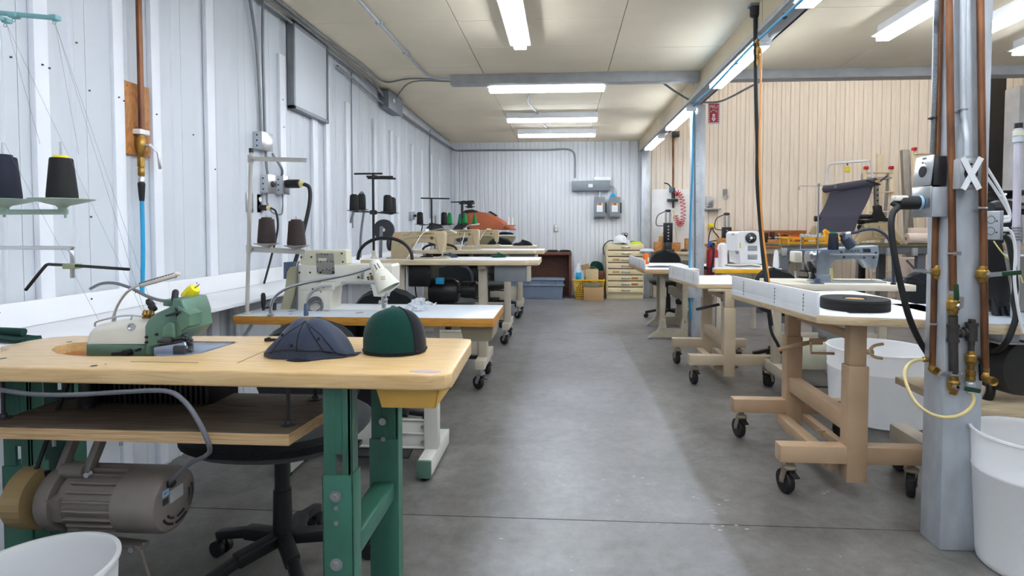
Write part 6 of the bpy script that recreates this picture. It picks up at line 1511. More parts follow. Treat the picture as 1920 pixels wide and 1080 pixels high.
for x, y in [(1784, 475)]: 
    q = at(x, y, Y=Ym); mb = MB(); mb.torus(q, .014, .003, n=16, k=6); mb.bar(q + Vector((0, -.012, 0)), q + Vector((.032, -.004, 0)), .014, .003, (0, 1, 0)); mb.build('pipe_clamp', M['steel'], r)
c = at(1787, 572, Y=Ym); v = ball_valve(r, c, .022, .075)
mb = MB(); mb.cyl(c, c + Vector((.008, -.03, 0)), .010, n=6); mb.bar(c + Vector((.012, -.030, -.005)), c + Vector((.012, -.030, .035)), .012, .003, (0, 1, 0)); mb.build('valve_stem', M['steel'], v)
M['handlegreen'] = mat('dark_green_grip', (20, 58, 34), .4)
p0, p1 = at(1794, 563, Y=Ym - .03), at(1792, 533, Y=Ym - .03); mb = MB(); mb.bar(p0, p1, .018, .008, (0, 1, 0), .003); mb.build('lever', M['handlegreen'], v)
M['blackiron'] = mat('black_iron', (66, 62, 60), .5, .4, var=.2)
t0, t1 = at(1787, 592, Y=Ym), at(1788, 702, Y=Ym)
mb = MB(); mb.cyl(t0, t1, .0155, n=16); tc = at(1787, 625, Y=Ym)
for z in (.028, -.028): mb.cyl(tc + Vector((0, 0, z - .006)), tc + Vector((0, 0, z + .006)), .021, n=18)
mb.cyl(tc + Vector((0, 0, -.03)), tc + Vector((0, 0, .03)), .0185, n=16); te = at(1822, 622, Y=Ym); mb.cyl(tc, te, .0125, n=14); mb.cyl(te + Vector((0, 0, -.034)), te + Vector((0, 0, .030)), .0185, n=16); mb.cyl(te + Vector((0, 0, .024)), te + Vector((0, 0, .034)), .021, n=18); mb.box(te.x - .009, te.x + .009, te.y - .009, te.y + .009, te.z + .034, te.z + .048, .002); mb.cyl(tc + Vector((.022, 0, 0)), tc + Vector((.034, 0, 0)), .017, n=14); mb.cyl(te + Vector((-.022, 0, 0)), te + Vector((-.03, 0, 0)), .017, n=14); mb.cyl(te + Vector((0, 0, -.05)), te + Vector((0, 0, -.03)), .011, n=12)
mb.build('iron_tee', M['blackiron'], r)
q = at(1788, 702, Y=Ym - .014); mb = MB(); mb.bar(q + Vector((-.045, .006, 0)), q + Vector((.045, .006, 0)), .004, .018, (0, 0, 1)); mb.torus(at(1788, 702, Y=Ym), .017, .003, n=18, k=6)
for x in (-.036, -.018, .02, .036): mb.cyl(q + Vector((x, .006, 0)), q + Vector((x, .0, 0)), .006, n=8)
mb.build('strap_clamp', M['steel'], r)
b0 = at(1788, 706, Y=Ym); c = at(1788, 722, Y=Ym); v = ball_valve(r, c, .021, .07)
mb = MB(); mb.cyl(c + Vector((-.01, -.02, 0)), c + Vector((-.01, -.035, 0)), .009, n=6); mb.bar(c + Vector((-.012, -.033, .003)), c + Vector((.03, -.033, -.004)), .004, .013, (0, 0, 1)); mb.build('valve_stem', M['steel'], v)
mb = MB(); mb.bar(c + Vector((.015, -.036, -.002)), c + Vector((.072, -.036, -.012)), .008, .017, (0, 0, 1), .003); mb.build('lever', M['handlegreen'], v)
# drop under the tee: brass ball valve, fitting and hose tail
d0 = te + Vector((0, 0, -.05)); c = at(1824, 672, Y=Ym)
mb = MB(); mb.cyl(d0, (te.x, Ym, c.z - .02), .010, n=12); mb.build('drop_nipple', M['blackiron'], r)
v = ball_valve(r, Vector((te.x, Ym, c.z)), .019, .058)
mb = MB(); mb.cyl((te.x, Ym, c.z), (te.x + .03, Ym - .002, c.z + .004), .007); mb.bar((te.x + .028, Ym, c.z + .006), (te.x + .045, Ym, c.z - .03), .012, .003, (0, 1, 0)); mb.bar((te.x + .040, Ym, c.z - .02), (te.x + .044, Ym, c.z - .085), .02, .012, (0, 1, 0), .003); mb.build('lever', M['black'], v)
f0 = at(1824, 702, Y=Ym).z
mb = MB(); mb.lathe([(.010, .055), (.010, .04), (.0165, .038), (.0165, .018), (.0145, .016), (.0165, .012), (.0165, 0)], (te.x, Ym, f0 - .022), (0, 0, 1), n=8); mb.build('fitting', M['brass'], r)
mb = MB(); mb.lathe([(.016, 0), (.016, .012), (.012, .016), (.012, .02)], (te.x, Ym, f0 - .045), n=14); mb.lathe([(.008, 0), (.008, .03)], (te.x, Ym, f0 - .075), n=10); mb.torus((te.x, Ym, f0 - .07), .011, .003, n=16, k=6); mb.build('hose_coupler', M['galv'], r)
M['clearhose'] = mat('yellowed_clear_hose', (208, 190, 136), .3, var=.08)
hp = [Vector((te.x, Ym, f0 - .062)), at(1826, 750, Y=Ym - .02), at(1816, 768, Y=Ym - .05), at(1795, 780, Y=Ym - .08), at(1766, 782, Y=Ym - .09), at(1738, 772, Y=Ym - .08), at(1716, 753, Y=Ym - .05), at(1700, 722, Y=Ym - .01), at(1696, 698, Y=Ym + .03), at(1705, 682, Y=Ym + .06), at(1719, 675, Y=Ym + .08), at(1732, 674, Y=Ym + .08)]
r2 = thing('clear_hose', 'yellowed clear hose looping round the foot of the near column pipes', 'hose', hp[4])
mb = MB(); mb.tube(hp, .0065, n=10); mb.build('hose', M['clearhose'], r2)
mb = MB(); mb.lathe([(.009, 0), (.011, .004), (.009, .02)], hp[-1] - Vector((.004, 0, 0)), (1, 0, 0), n=12); mb.build('hose_end', M['brass'], r2)
Yr = 2.186
r, a, b = cpipe('right copper pipe on the near column with a green lever valve', 1838, 1847, 700, Yr, None, .0125)
c = at(1842, 514, Y=Yr); v = ball_valve(r, c, .022, .062)
mb = MB(); mb.cyl(c, c + Vector((.012, -.03, 0)), .010, n=6); mb.bar(c + Vector((.01, -.028, 0)), c + Vector((.05, -.03, .004)), .004, .016, (0, 0, 1)); mb.build('valve_stem', M['steel'], v)
mb = MB(); mb.bar(c + Vector((.046, -.030, .004)), c + Vector((.115, -.030, .010)), .008, .018, (0, 0, 1), .003); mb.build('lever', M['handlegreen'], v)
e = at(1852, 712, Y=Yr - .03); mb = MB(); mb.tube([(b.x, Yr, b.z + .02), (b.x, Yr, b.z), (e.x, Yr - .02, e.z), (e.x, Yr - .055, e.z)], .0135, n=12, k=4); mb.lathe([(.010, .004), (.016, 0), (.017, .01), (.016, .02)], (e.x, Yr - .06, e.z), (0, 1, 0), n=16, caps=(False, False)); mb.build('elbow', M['brass'], r)
for y in (390,):
    q = at(1836 + (y - 390) * 0, y, Y=Yr - .012); mb = MB(); mb.torus(at(1841, y, Y=Yr), .015, .0035, n=16, k=6); mb.bar(q + Vector((-.015, .008, 0)), q + Vector((.035, .014, 0)), .014, .004, (0, 1, 0)); mb.build('pipe_clamp', M['steel'], r)
# steel conduit feeding the taped box
Yk = 2.188
a = at(1806, 0, Y=Yk); bq = at(1812, 292, Y=Yk - .02)
r = thing('conduit', 'grey steel conduit down the front of the near column into the taped box', 'conduit', bq)
mb = MB(); mb.tube([(a.x, Yk, 2.64), a, at(1806, 190, Y=Yk), at(1809, 230, Y=Yk - .004), at(1812, 262, Y=Yk - .02), bq], .0105, n=12, k=4); mb.build('tube', M['galv'], r)
q = at(1800, 205, Y=Yk); mb = MB(); mb.torus(at(1806, 205, Y=Yk), .013, .003, n=16, k=6); mb.bar(q + Vector((-.028, .008, 0)), q + Vector((.01, .008, 0)), .018, .004, (0, 1, 0)); mb.cyl(q + Vector((-.022, .006, 0)), q + Vector((-.022, -.003, 0)), .006, n=8); mb.build('pipe_clamp', M['steel'], r)
# taped box
q0, q1 = at(1800, 297, Y=YC - .065), at(1838, 354, Y=YC - .065)
r = thing('outlet_box', 'grey outlet box on the near column with a white tape cross over it', 'electrical box', ((q0.x + q1.x) / 2, YC - .03, q1.z))
MB().box(q0.x, q1.x, YC - .063, YC - .0005, q1.z, q0.z, .005).build('box', M['galv_dull'], r)
mb = MB(); mb.box(q0.x - .001, q1.x + .001, YC - .069, YC - .063, q1.z - .001, q0.z + .001, .003); mb.m(1)
cz = (q0.z + q1.z) / 2; cxx = (q0.x + q1.x) / 2
for dz in (.034, -.036): mb.cyl((cxx, YC - .069, cz + dz), (cxx, YC - .071, cz + dz), .0045, n=10)
mb.cyl((cxx, YC - .069, cz), (cxx, YC - .0705, cz), .024, n=24); pl = mb.build('cover_plate', [M['steel'], M['black']], r)
for s_ in (1, -1):
    mb = MB(); h = (q0.z - q1.z) / 2 + .002; wv = (q1.x - q0.x) / 2 - .004
    mb.bar((cxx - s_ * wv, YC - .072 - .0006 * (s_ + 1), cz + h), (cxx + s_ * wv * .85, YC - .072 - .0006 * (s_ + 1), cz - h), .021, .0008, (0, 1, 0)); mb.build('tape_strip', M['label'], r)
# two boxes on the left face
zt, zb = at(1735, 352, Y=2.26).z, at(1735, 408, Y=2.26).z
xo = at(1746, 380, Y=2.205).x
r = thing('outlet_box', 'steel outlet box on the left side of the near column holding the big black plug', 'electrical box', (XC - .03, 2.26, zb))
MB().box(xo, XC - .0005, 2.206, 2.30, zb + .002, zt, .004).build('box', M['galv'], r)
xp_ = at(1735, 380, Y=2.26).x
mb = MB(); mb.box(xo - .006, xo, 2.20, 2.315, zb, zt + .003, .002); mb.m(1).cyl((xo - .006, 2.255, (zt + zb) / 2), (xo - .008, 2.255, (zt + zb) / 2), .026, n=20); mb.build('cover_plate', [M['steel'], M['black']], r)
za, zc_ = at(1740, 293, Y=2.26).z, at(1740, 352, Y=2.26).z
r = thing('outlet_box', 'steel socket plate hanging askew above the black plug on the near column', 'electrical box', (XC - .03, 2.26, zc_ + .003))
MB().box(xo + .012, XC - .0005, 2.215, 2.29, zc_ + .006, za - .004, .004).build('box', M['darksteel'], r)
mb = MB(); mb.hexa([(xo - .008, 2.205, zc_ + .006), (xo - .002, 2.205, zc_ + .006), (xo - .002, 2.31, zc_ + .006), (xo - .008, 2.31, zc_ + .006), (xo + .004, 2.205, za), (xo + .010, 2.205, za), (xo + .010, 2.31, za), (xo + .004, 2.31, za)], .001); mb.m(1)
zm = (za + zc_) / 2; mb.cyl((xo - .002, 2.255, zm), (xo - .005, 2.255, zm), .022, n=22)
for dz in (-.035, .035): mb.cyl((xo - .002, 2.255, zm + dz), (xo - .0055, 2.255, zm + dz), .004, n=8)
mb.build('cover_plate', [M['steel'], M['blackmetal']], r)
lettering('plate_lettering', 'WIRE', .010, M['grey'], r, Vector((xo + .0015, 2.255, za - .010)), Matrix(((0, 0, -1), (-1, 0, 0), (0, 1, 0))), .0008)
q = Vector((xo - .009, 2.255, (zt + zb) / 2))
cp = [q + Vector((-.105, 0, .0)), at(1683, 388, Y=2.24), at(1674, 400, Y=2.23), at(1671, 425, Y=2.22), at(1676, 470, Y=2.22), at(1688, 530, Y=2.22), at(1703, 590, Y=2.24), at(1722, 635, Y=2.30), at(1742, 668, Y=2.42)]
r = thing('power_cord', 'thick black cord falling from the big round plug on the near column', 'cord', q)
mb = MB(); mb.tube(cp, .0115, n=12); mb.build('cord', M['rubber'], r)
mb = MB(); mb.lathe([(.024, .004), (.027, .008), (.027, .075), (.023, .082), (.012, .088)], q, (-1, 0, 0), n=26); mb.build('plug', M['rubber'], r)
mb = MB(); mb.lathe([(.028, 0), (.028, .009), (.0265, .011)], q, (-1, 0, 0), n=26); mb.build('plug_ring', M['skyblue'], r)
mb = MB(); mb.obox(q + Vector((-.078, -.002, .016)), (.05, .036, .022), (0, 0, 0), .006); mb.build('cord_clamp', M['ivory'], r)
# flexible metal conduit on the left face
pts = [at(1757, 0, Y=2.25), at(1755, 60, Y=2.25), at(1753, 150, Y=2.25), at(1750, 230, Y=2.25), at(1747, 292, Y=2.25)]
r = thing('flexible_conduit', 'ribbed grey flexible conduit on the left side of the near column', 'conduit', pts[-1])
P_ = catmull([Vector((pts[0].x, 2.25, 2.64))] + pts, 60)
mb = MB(); rings = []
for i, p_ in enumerate(P_):
    rr = .0085 if i % 2 else .0068
    rings.append([p_ + Vector((rr * math.cos(2 * PI * j / 10), rr * math.sin(2 * PI * j / 10), 0)) for j in range(10)])
mb.rings(rings); mb.build('ribbed_tube', M['conduit'], r, ang=10)
q = at(1747, 222, Y=2.25); mb = MB(); mb.torus(q, .011, .003, n=14, k=5); mb.obox(q + Vector((.008, 0, 0)), (.02, .012, .012)); mb.build('pipe_clamp', M['darksteel'], r)
# right hand box and white cords
q0, q1 = at(1846, 396, Y=2.215), at(1876, 449, Y=2.215)
r = thing('outlet_box', 'grey steel box with round knockouts on the right side of the near column', 'electrical box', ((q0.x + q1.x) / 2, 2.26, q1.z))
mb = MB(); mb.box(1.6045, q1.x, 2.215, 2.32, q1.z, q0.z, .004); mb.m(1)
for dz in (.3, .7):
    mb.torus((q0.x + .030 * .8, 2.2145, q1.z + (q0.z - q1.z) * dz), .0145, .0010, (0, 1, 0), n=22, k=4); mb.cyl((q0.x + .045, 2.215, q1.z + (q0.z - q1.z) * (dz - .05)), (q0.x + .045, 2.2135, q1.z + (q0.z - q1.z) * (dz - .05)), .003, n=8)
mb.build('box', [M['galv'], M['darksteel']], r)
MB().box(q1.x, q1.x + .006, 2.21, 2.325, q1.z - .002, q0.z + .002, .002).build('cover_plate', M['steel'], r)
xr = q1.x + .006
for lab, top, bend, z_, tie in [('white cords bundled with a cable tie right of the near column', [(1849, 312), (1865, 338), (1881, 366), (1890, 388), (1894, 402), (1892, 412)], None, at(1880, 408, Y=2.24).z, True), ('white cord hanging from the lower right side of the near column box', [(1893, 432), (1900, 445), (1904, 475), (1902, 520), (1906, 560), (1913, 600), (1919, 625)], None, at(1880, 430, Y=2.24).z, False)]:
    r = thing('power_cord', lab, 'cord', Vector((xr, 2.25, z_)))
    pts = [at(x, y, Y=2.27) for x, y in top]
    mb = MB(); mb.tube(pts + ([Vector((xr + .03, 2.25, z_))] if tie else []) if tie else [Vector((xr + .03, 2.25, z_))] + pts, .0052, n=8)
    if tie: mb.tube([at(x - 3 + (i > 2) * 2, y + 14 - i * 3, Y=2.285) for i, (x, y) in enumerate(top)] + [Vector((xr + .03, 2.26, z_ - .006))], .0052, n=8)
    mb.build('cord', M['white'], r)
    mb = MB(); mb.bar((xr, 2.255, z_), (xr + .045, 2.25, z_), .022, .018, (0, 0, 1), .004)
    if tie: mb.bar((xr, 2.255, z_ - .016), (xr + .05, 2.25, z_ - .010), .022, .016, (0, 0, 1), .004)
    mb.build('plug', M['white'], r)
    if tie:
        q = at(1881, 366, Y=2.277); mb = MB(); mb.torus(q, .010, .003, (.5, 0, -.8), n=14, k=5); mb.build('cable_tie', M['white'], r)

# ------------------------------------------------------------------ bins at right
q = at(1944, 814, Z=.5)
bin_(q.x, q.y, .19, .50, 'white plastic bin at the bottom right corner beside the near column')
q = at(1648, 650, Z=.47)
bin_(q.x, q.y, .305, .47, 'big white plastic bin behind the nearest tan table', .93)
# ================================================================== CREAM TABLE WITH THE SILVER MACHINE
Z6 = .845
yt = at(1600, 534, Z=Z6).y
xa, xb = at(1478, 536, Y=yt).x, at(1718, 536, Y=yt).x
r = thing('sewing_table', 'cream topped sewing table on casters carrying the silver machine', 'sewing table', ((xa + xb) / 2, yt + .25, 0), 'sewing tables of the right bay')
mb = MB(); mb.prism([(xa - .03, yt + .06), (xa + .02, yt + .015), (xa + .08, yt), (xb, yt), (xb, yt + .50), (xa - .03, yt + .50)], Z6 - .045, Z6, 'z', .004)
M['creamtop'] = mat('cream_laminate', (228, 220, 204), .4, var=.04)
mb.build('tabletop', M['creamtop'], r)
for e, xp in ((-1, at(1450, 660, Y=yt + .2).x + .02), (1, xb - .12)):
    mb = MB(); mb.box(xp - .035, xp + .035, yt - .10, yt + .40, .15, .225, .004); mb.build('foot', M['beigepaint'], r)
    mb = MB(); mb.box(xp - .03, xp + .03, yt + .18, yt + .24, .225, Z6 - .046, .004); mb.build('leg', M['beigepaint'], r)
    for yy in (yt - .05, yt + .35): caster(r, xp, yy, .15, .8 * e, .048, 'beigepaint')
xp = at(1450, 660, Y=yt + .2).x + .02
MB().box(xp + .03, xb - .15, yt + .19, yt + .22, .30, .46, .003).build('cross_panel', M['beigepaint'], r)
q0, q1 = at(1504, 640, Y=yt + .0), at(1553, 695, Y=yt + .0)
MB().box(q0.x, q1.x, yt + .02, yt + .17, q1.z, q0.z, .004).build('control_box', M['cream2'], r)
q0, q1 = at(1545, 618, Y=yt + .1), at(1590, 636, Y=yt + .1)
mb = MB(); mb.box(q0.x, q1.x, yt + .06, yt + .30, q1.z, q0.z, .004); mb.build('motor_control', M['grey'], r)
MB().lathe([(.05, 0), (.085, .01), (.09, .06), (.09, .2), (.07, .23)], (q0.x + .05, yt + .32, Z6 - .18), (1, 0, 0), n=28).build('motor', M['blackmetal'], r)
mb = MB(); mb.tube([at(1440, 578, Y=yt + .15), at(1446, 620, Y=yt + .13), at(1458, 645, Y=yt + .12), at(1466, 662, Y=yt + .12)], .012); mb.build('cable', M['rubber'], r)
mb = MB(); mb.hexa([(xp + .05, yt + .02, .09), (xp + .40, yt + .02, .09), (xp + .40, yt + .36, .15), (xp + .05, yt + .36, .15), (xp + .05, yt + .02, .105), (xp + .40, yt + .02, .105), (xp + .40, yt + .36, .165), (xp + .05, yt + .36, .165)], .003); mb.build('treadle', M['darksteel'], r)

Ys = yt + .16
M['silver'] = mat('hammered_silver_enamel', (150, 162, 174), .28, .35, var=.08, scale=20)
r = thing('sewing_machine', 'silver blue industrial sewing machine with a handwheel at left, on the cream table', 'sewing machine', (at(1560, 528, Y=Ys).x, Ys + .07, Z6))
mb = MB(); sil(mb, [(1533, 521), (1533, 478), (1538, 470), (1557, 466), (1640, 460), (1647, 461), (1649, 477), (1645, 500), (1642, 504), (1634, 504), (1628, 497), (1618, 487), (1600, 486.5), (1567, 489), (1560, 494), (1556, 505), (1556, 521)], Ys, .13, .008, 3); mb.build('arm', M['silver'], r)
mb = MB(); sil(mb, [(1557, 476), (1645, 476), (1645, 479), (1557, 479)], Ys - .006, .01, .002); mb.box(at(1606, 478, Y=Ys).x - .012, at(1606, 478, Y=Ys).x + .012, Ys - .012, Ys, at(1606, 480, Y=Ys).z, at(1606, 475, Y=Ys).z, .003); mb.build('trim_strip', M['galv'], r)
mb = MB(); mb.box(at(1530, 524, Y=Ys).x, at(1660, 524, Y=Ys).x, Ys - .02, Ys + .16, Z6 + .0005, Z6 + .008, .002); mb.box(at(1532, 521, Y=Ys).x, at(1558, 521, Y=Ys).x, Ys - .006, Ys + .13, Z6 + .006, at(1545, 515, Y=Ys).z, .006); mb.build('bed', M['silver'], r)
c = at(1512, 482, Y=Ys + .06)
mb = MB(); mb.lathe([(.03, 0), (.052, .004), (.055, .012), (.055, .028), (.04, .034), (.04, .06)], (c.x, Ys + .06, c.z), (1, 0, 0), n=30); mb.build('handwheel', M['steel'], r)
mb = MB(); q0, q1 = at(1488, 471, Y=Ys + .02), at(1504, 492, Y=Ys + .02); mb.box(q0.x, q1.x, Ys + .01, Ys + .10, q1.z, q0.z, .012, 3); mb.build('knob_cover', M['ivory'], r)
mb = MB(); 
for x0, y0, x1, y1, w_ in [(1516, 490, 1526, 523, .02), (1508, 498, 1518, 522, .012), (1499, 507, 1528, 510, .016), (1520, 495, 1532, 512, .018), (1496, 519, 1535, 522, .016)]: mb.bar(at(x0, y0, Y=Ys + .03), at(x1, y1, Y=Ys + .03), w_, .03, (0, 1, 0), .002)
mb.build('linkage', M['darksteel'], r)
mb = MB()
for x, y, h_ in [(1492, 510, 12), (1518, 512, 12), (1505, 494, 10)]: a_, b2 = at(x, y, Y=Ys), at(x, y + h_, Y=Ys); mb.cyl(a_, b2, .006, n=10); mb.cyl(a_ + Vector((0, 0, -.004)), a_ + Vector((0, 0, .008)), .011, n=12)
mb.build('bright_posts', M['steel'], r)
mb = MB(); a_ = at(1634.5, 503, Y=Ys + .06); mb.cyl(a_, (a_.x, a_.y, Z6 + .04), .006, n=10); mb.cyl(a_, (a_.x, a_.y, Z6 + .01), .0025, n=8); mb.box(a_.x - .018, a_.x + .018, a_.y - .015, a_.y + .015, Z6 + .009, Z6 + .014, .001); mb.build('needle_bar', M['steel'], r)
mb = MB(); sil(mb, [(1618, 466), (1632, 466), (1633, 473), (1619, 473)], Ys - .005, .008, .002)
for x, y in [(1577, 473), (1642, 474), (1582, 482), (1620, 483), (1638, 483)]: q = at(x, y, Y=Ys); mb.cyl((q.x, Ys, q.z), (q.x, Ys - .006, q.z), .007, n=12)
mb.build('screw_plate', M['darksteel'], r)
q = at(1598, 470.5, Y=Ys); lettering('maker_lettering', 'SINGER', .032, M['ink'], r, Vector((q.x, Ys - .0008, q.z)), (PI / 2, 0, 0), .001)
# single cone stand
c = at(1532, 524, Z=Z6); Yt = Ys - .10
b = at(1532, 529, Y=Yt)
r = thing('thread_stand', 'thin wire thread stand with one navy cone on the cream table', 'thread stand', (b.x, Yt, Z6))
tz = at(1532, 346, Y=Yt).z
mb = MB(); mb.cyl((b.x, Yt, Z6), (b.x, Yt, tz), .0055, n=10); mb.build('pole', M['conduit'], r)
mb = MB(); mb.box(b.x - .04, b.x + .04, Yt - .03, Yt + .03, Z6, Z6 + .006, .002); mb.box(b.x - .016, b.x + .016, Yt - .014, Yt + .014, Z6 + .006, Z6 + .04, .003); mb.build('base', M['slate'], r)
mb = MB(); mb.tube([at(1498, 356, Y=Yt), at(1500, 349, Y=Yt), at(1532, 349, Y=Yt), at(1566, 346.5, Y=Yt), at(1567, 352, Y=Yt)], .0022, k=2); mb.torus(at(1499, 354, Y=Yt), .006, .0016, (0, 1, 0), n=12, k=5); mb.torus(at(1566, 351, Y=Yt), .006, .0016, (0, 1, 0), n=12, k=5); mb.sph((b.x, Yt, tz), .010, n=10, k=8); mb.build('guide_wire', M['conduit'], r)
zc2 = at(1560, 468, Y=Yt).z; qa, qb = at(1484, 467, Y=Yt), at(1580, 470, Y=Yt)
mb = MB(); mb.prism([((qa.x + qb.x) / 2 + (qb.x - qa.x) / 2 * math.cos(a), Yt + .07 * math.sin(a)) for a in [2 * PI * k / 28 for k in range(28)]], zc2 - .007, zc2 - .001, 'z', .002); mb.build('cone_tray', M['slate'], r)
ca = at(1562, 468, Y=Yt)
cone((ca.x, Yt, zc2), 'thread_navy', 'navy cone with a green cap on the thin wire stand', 'cones of the right bay', 'thread_green', h=.118, r0=.036, r1=.028)
cs = at(1500, 455, Y=Yt + .04); MB().cyl((cs.x, Yt + .03, zc2 - .001), (cs.x, Yt + .03, at(1500, 440, Y=Yt).z), .003).build('spindle', M['steel'], r)
c = at(1559, 525, Z=Z6)
r = thing('thread_spool', 'small pale yellow thread spool standing before the silver machine', 'thread spool', (c.x, c.y, Z6))
MB().lathe([(.012, 0), (.0125, .004), (.010, .088), (.008, .09)], c, n=18).build('thread', M['thread_cream'], r)
# dark gooseneck lamp
Yq = yt + .04
r = thing('gooseneck_lamp', 'dark gooseneck work lamp arching over the silver machine', 'lamp', at(1675, 529, Y=Yq))
M['navypaint'] = mat('dark_blue_grey_paint', (58, 70, 86), .35, .2)
goose(r, [at(x, y, Y=Yq) for x, y in [(1675, 530), (1675, 500), (1673, 475), (1668, 452), (1657, 438), (1640, 430), (1620, 431), (1603, 436), (1592, 437)]], .0105, mt='navypaint')
q = at(1675, 529, Y=Yq); MB().lathe([(.018, 0), (.018, .01), (.0115, .014)], (q.x, Yq, Z6), n=14).build('lamp_base', M['black'], r)
A, B = at(1580, 441, Y=Yq), at(1597, 462, Y=Yq); d = B - A
mb = MB(); mb.lathe([(.010, -.015), (.020, -.012), (.022, .01), (.036, .028), (.040, d.length), (.035, d.length), (.03, .03), (.003, .03)], A, d, n=26); mb.build('lamp_shade', M['navypaint'], r)
MB().lathe([(.012, 0), (.013, .02), (.010, .028)], at(1594, 437, Y=Yq), (-.95, 0, -.2), n=12).build('lamp_joint', M['white'], r)
# odds on that table, chairs beside
q = at(1700, 522, Y=yt + .2)
r = thing('fabric_scrap', 'bluish folded cloth at the right end of the cream table', 'fabric', (q.x, q.y, Z6))
MB().grid(lambda u, v: (q.x - .10 + .22 * u, yt + .18 + .16 * v, Z6 + .004 + .05 * u * (1 - u) * 4 * .8 * (1 - .4 * v) + .004 * math.sin(12 * u)), 20, 8, .003).build('cloth', M['navy'], r)
q = at(1480, 505, Y=5.25)
office_chair(q.x, 5.25, .15, .55, 'dark task chair behind the left end of the cream table', 'dark task chairs of the right bay', at(1478, 501, Y=5.6).z)
q = at(1752, 520, Y=4.75)
office_chair(q.x, 4.75, -.5, .55, 'dark task chair beside the right end of the cream table', 'dark task chairs of the right bay', at(1735, 506, Y=4.9).z)

# ------------------------------------------------------------------ white embroidery machine on its yellow edged table
Z7, Y7 = .80, 6.30
xa, xb = at(1340, 505, Y=Y7).x, at(1466, 505, Y=Y7).x
r = thing('yellow_table', 'white table with a bright yellow front edge behind the tan tables', 'table', ((xa + xb) / 2, Y7 + .4, 0))
mb = MB(); mb.box(xa, xb, Y7, Y7 + .80, Z7 - .05, Z7, .003); mb.m(1).box(xa, xb, Y7 - .012, Y7, Z7 - .055, Z7 - .006, .003); mb.build('tabletop', [M['melamine'], mat('yellow_edge_trim', (240, 182, 40), .45)], r)
for x in (xa + .06, xb - .06):
    for y in (Y7 + .06, Y7 + .72): MB().box(x - .025, x + .025, y - .025, y + .025, 0, Z7 - .05, .003).build('leg', M['beigepaint'], r)
Y8 = Y7 + .18
r = thing('embroidery_machine', 'white single head embroidery machine seen from its side, on the yellow edged table', 'sewing machine', (at(1408, 496, Y=Y8).x, Y8 + .2, Z7))
mb = MB(); sil(mb, [(1388, 495), (1387, 472), (1381, 470), (1381, 438), (1386, 434), (1421, 433), (1424, 437), (1430, 480), (1430, 495)], Y8, .42, .010, 3); mb.build('cabinet', M['white'], r)
mb = MB(); sil(mb, [(1387, 472), (1428, 472), (1428.4, 473), (1387, 473)], Y8 - .004, .006, 0)
mb.m(1)
for y0 in (461, 477.5):
    for k in range(8): sil(mb, [(1402, y0 + k * 1.2), (1420, y0 + k * 1.2), (1420, y0 + k * 1.2 + .6), (1402, y0 + k * 1.2 + .6)], Y8 - .003, .005, 0)
mb.build('vent_panels', [M['white'], M['grey']], r)
c = at(1407.5, 446, Y=Y8); mb = MB(); mb.lathe([(.02, -.002), (.056, -.002), (.060, .004), (.060, .018), (.05, .024), (.004, .024)], (c.x, Y8, c.z), (0, -1, 0), n=32); dk = mb.build('wheel', M['darksteel'], r)
mb = MB(); mb.lathe([(.003, .024), (.016, .024), (.014, .03), (.003, .03)], (c.x, Y8, c.z), (0, -1, 0), n=20)
for a in range(3): mb.cyl((c.x + .034 * math.cos(a * 2.1), Y8 - .024, c.z + .034 * math.sin(a * 2.1)), (c.x + .034 * math.cos(a * 2.1), Y8 - .0265, c.z + .034 * math.sin(a * 2.1)), .005, n=8)
mb.build('hub', M['white'], dk)
mb = MB(); rn = random.Random(5)
for k in range(14): mb.obox(at(1377 + rn.random() * 7, 440 + rn.random() * 38, Y=Y8 + .06 + rn.random() * .1), (.03, .05, .012 + rn.random() * .03), (0, rn.random() * .5, 0), .003)
q = at(1376, 439, Y=Y8 + .1); mb.cyl(q + Vector((-.02, 0, 0)), q + Vector((.04, 0, 0)), .012); mb.build('needle_head', M['galv_dull'], r)
mb = MB(); mb.tube([at(1360, 497, Y=Y8 - .03), at(1372, 499, Y=Y8 - .05), at(1390, 500, Y=Y8 - .06), at(1405, 498, Y=Y8 - .05), at(1425, 500, Y=Y8 - .05)], .006); mb.build('cable', M['cord_grey'], r)
for x in (1388, 1390, 1396, 1402):
    q = at(x, 432, Y=Y8 + .1); 
    if x != 1390: MB().cyl(q + Vector((0, 0, -.01)), q + Vector((0, 0, .012)), .005, n=8).build('peg', M['steel'], r)
q0, q1 = at(1387, 455, Y=Y8), at(1391, 465, Y=Y8); MB().box(q0.x, q0.x + .012, Y8 - .002, Y8, q1.z, q0.z).build('yellow_sticker', M['yellow'], r)
# fire extinguisher on the column
xc_ = at(1334, 480, Y=6.47).x
r = thing('fire_extinguisher', 'red fire extinguisher hung beside the mid room column', 'fire extinguisher', (xc_, 6.47, at(1334, 520, Y=6.47).z))
zt, zb = at(1334, 463, Y=6.47).z, at(1334, 522, Y=6.47).z
MB().lathe([(.05, 0), (.062, .01), (.064, .02), (.064, zt - zb - .05), (.05, zt - zb - .02), (.02, zt - zb), (.02, zt - zb + .02)], (xc_ + .01, 6.47, zb), n=28).build('cylinder', M['signred'], r)
mb = MB(); mb.box(xc_ - .02, xc_ + .03, 6.44, 6.50, zt + .0, zt + .05, .006); mb.bar((xc_ - .03, 6.45, zt + .06), (xc_ + .05, 6.45, zt + .075), .02, .012, (0, 0, 1), .003); mb.build('valve_head', M['blackmetal'], r)
mb = MB(); mb.tube([(xc_ - .01, 6.42, zt + .02), (xc_ + .0, 6.38, zt - .02), (xc_ - .005, 6.385, zt - .15), (xc_ - .02, 6.40, zb + .10), (xc_ - .03, 6.40, zb + .03)], .012); mb.build('hose', M['rubber'], r)
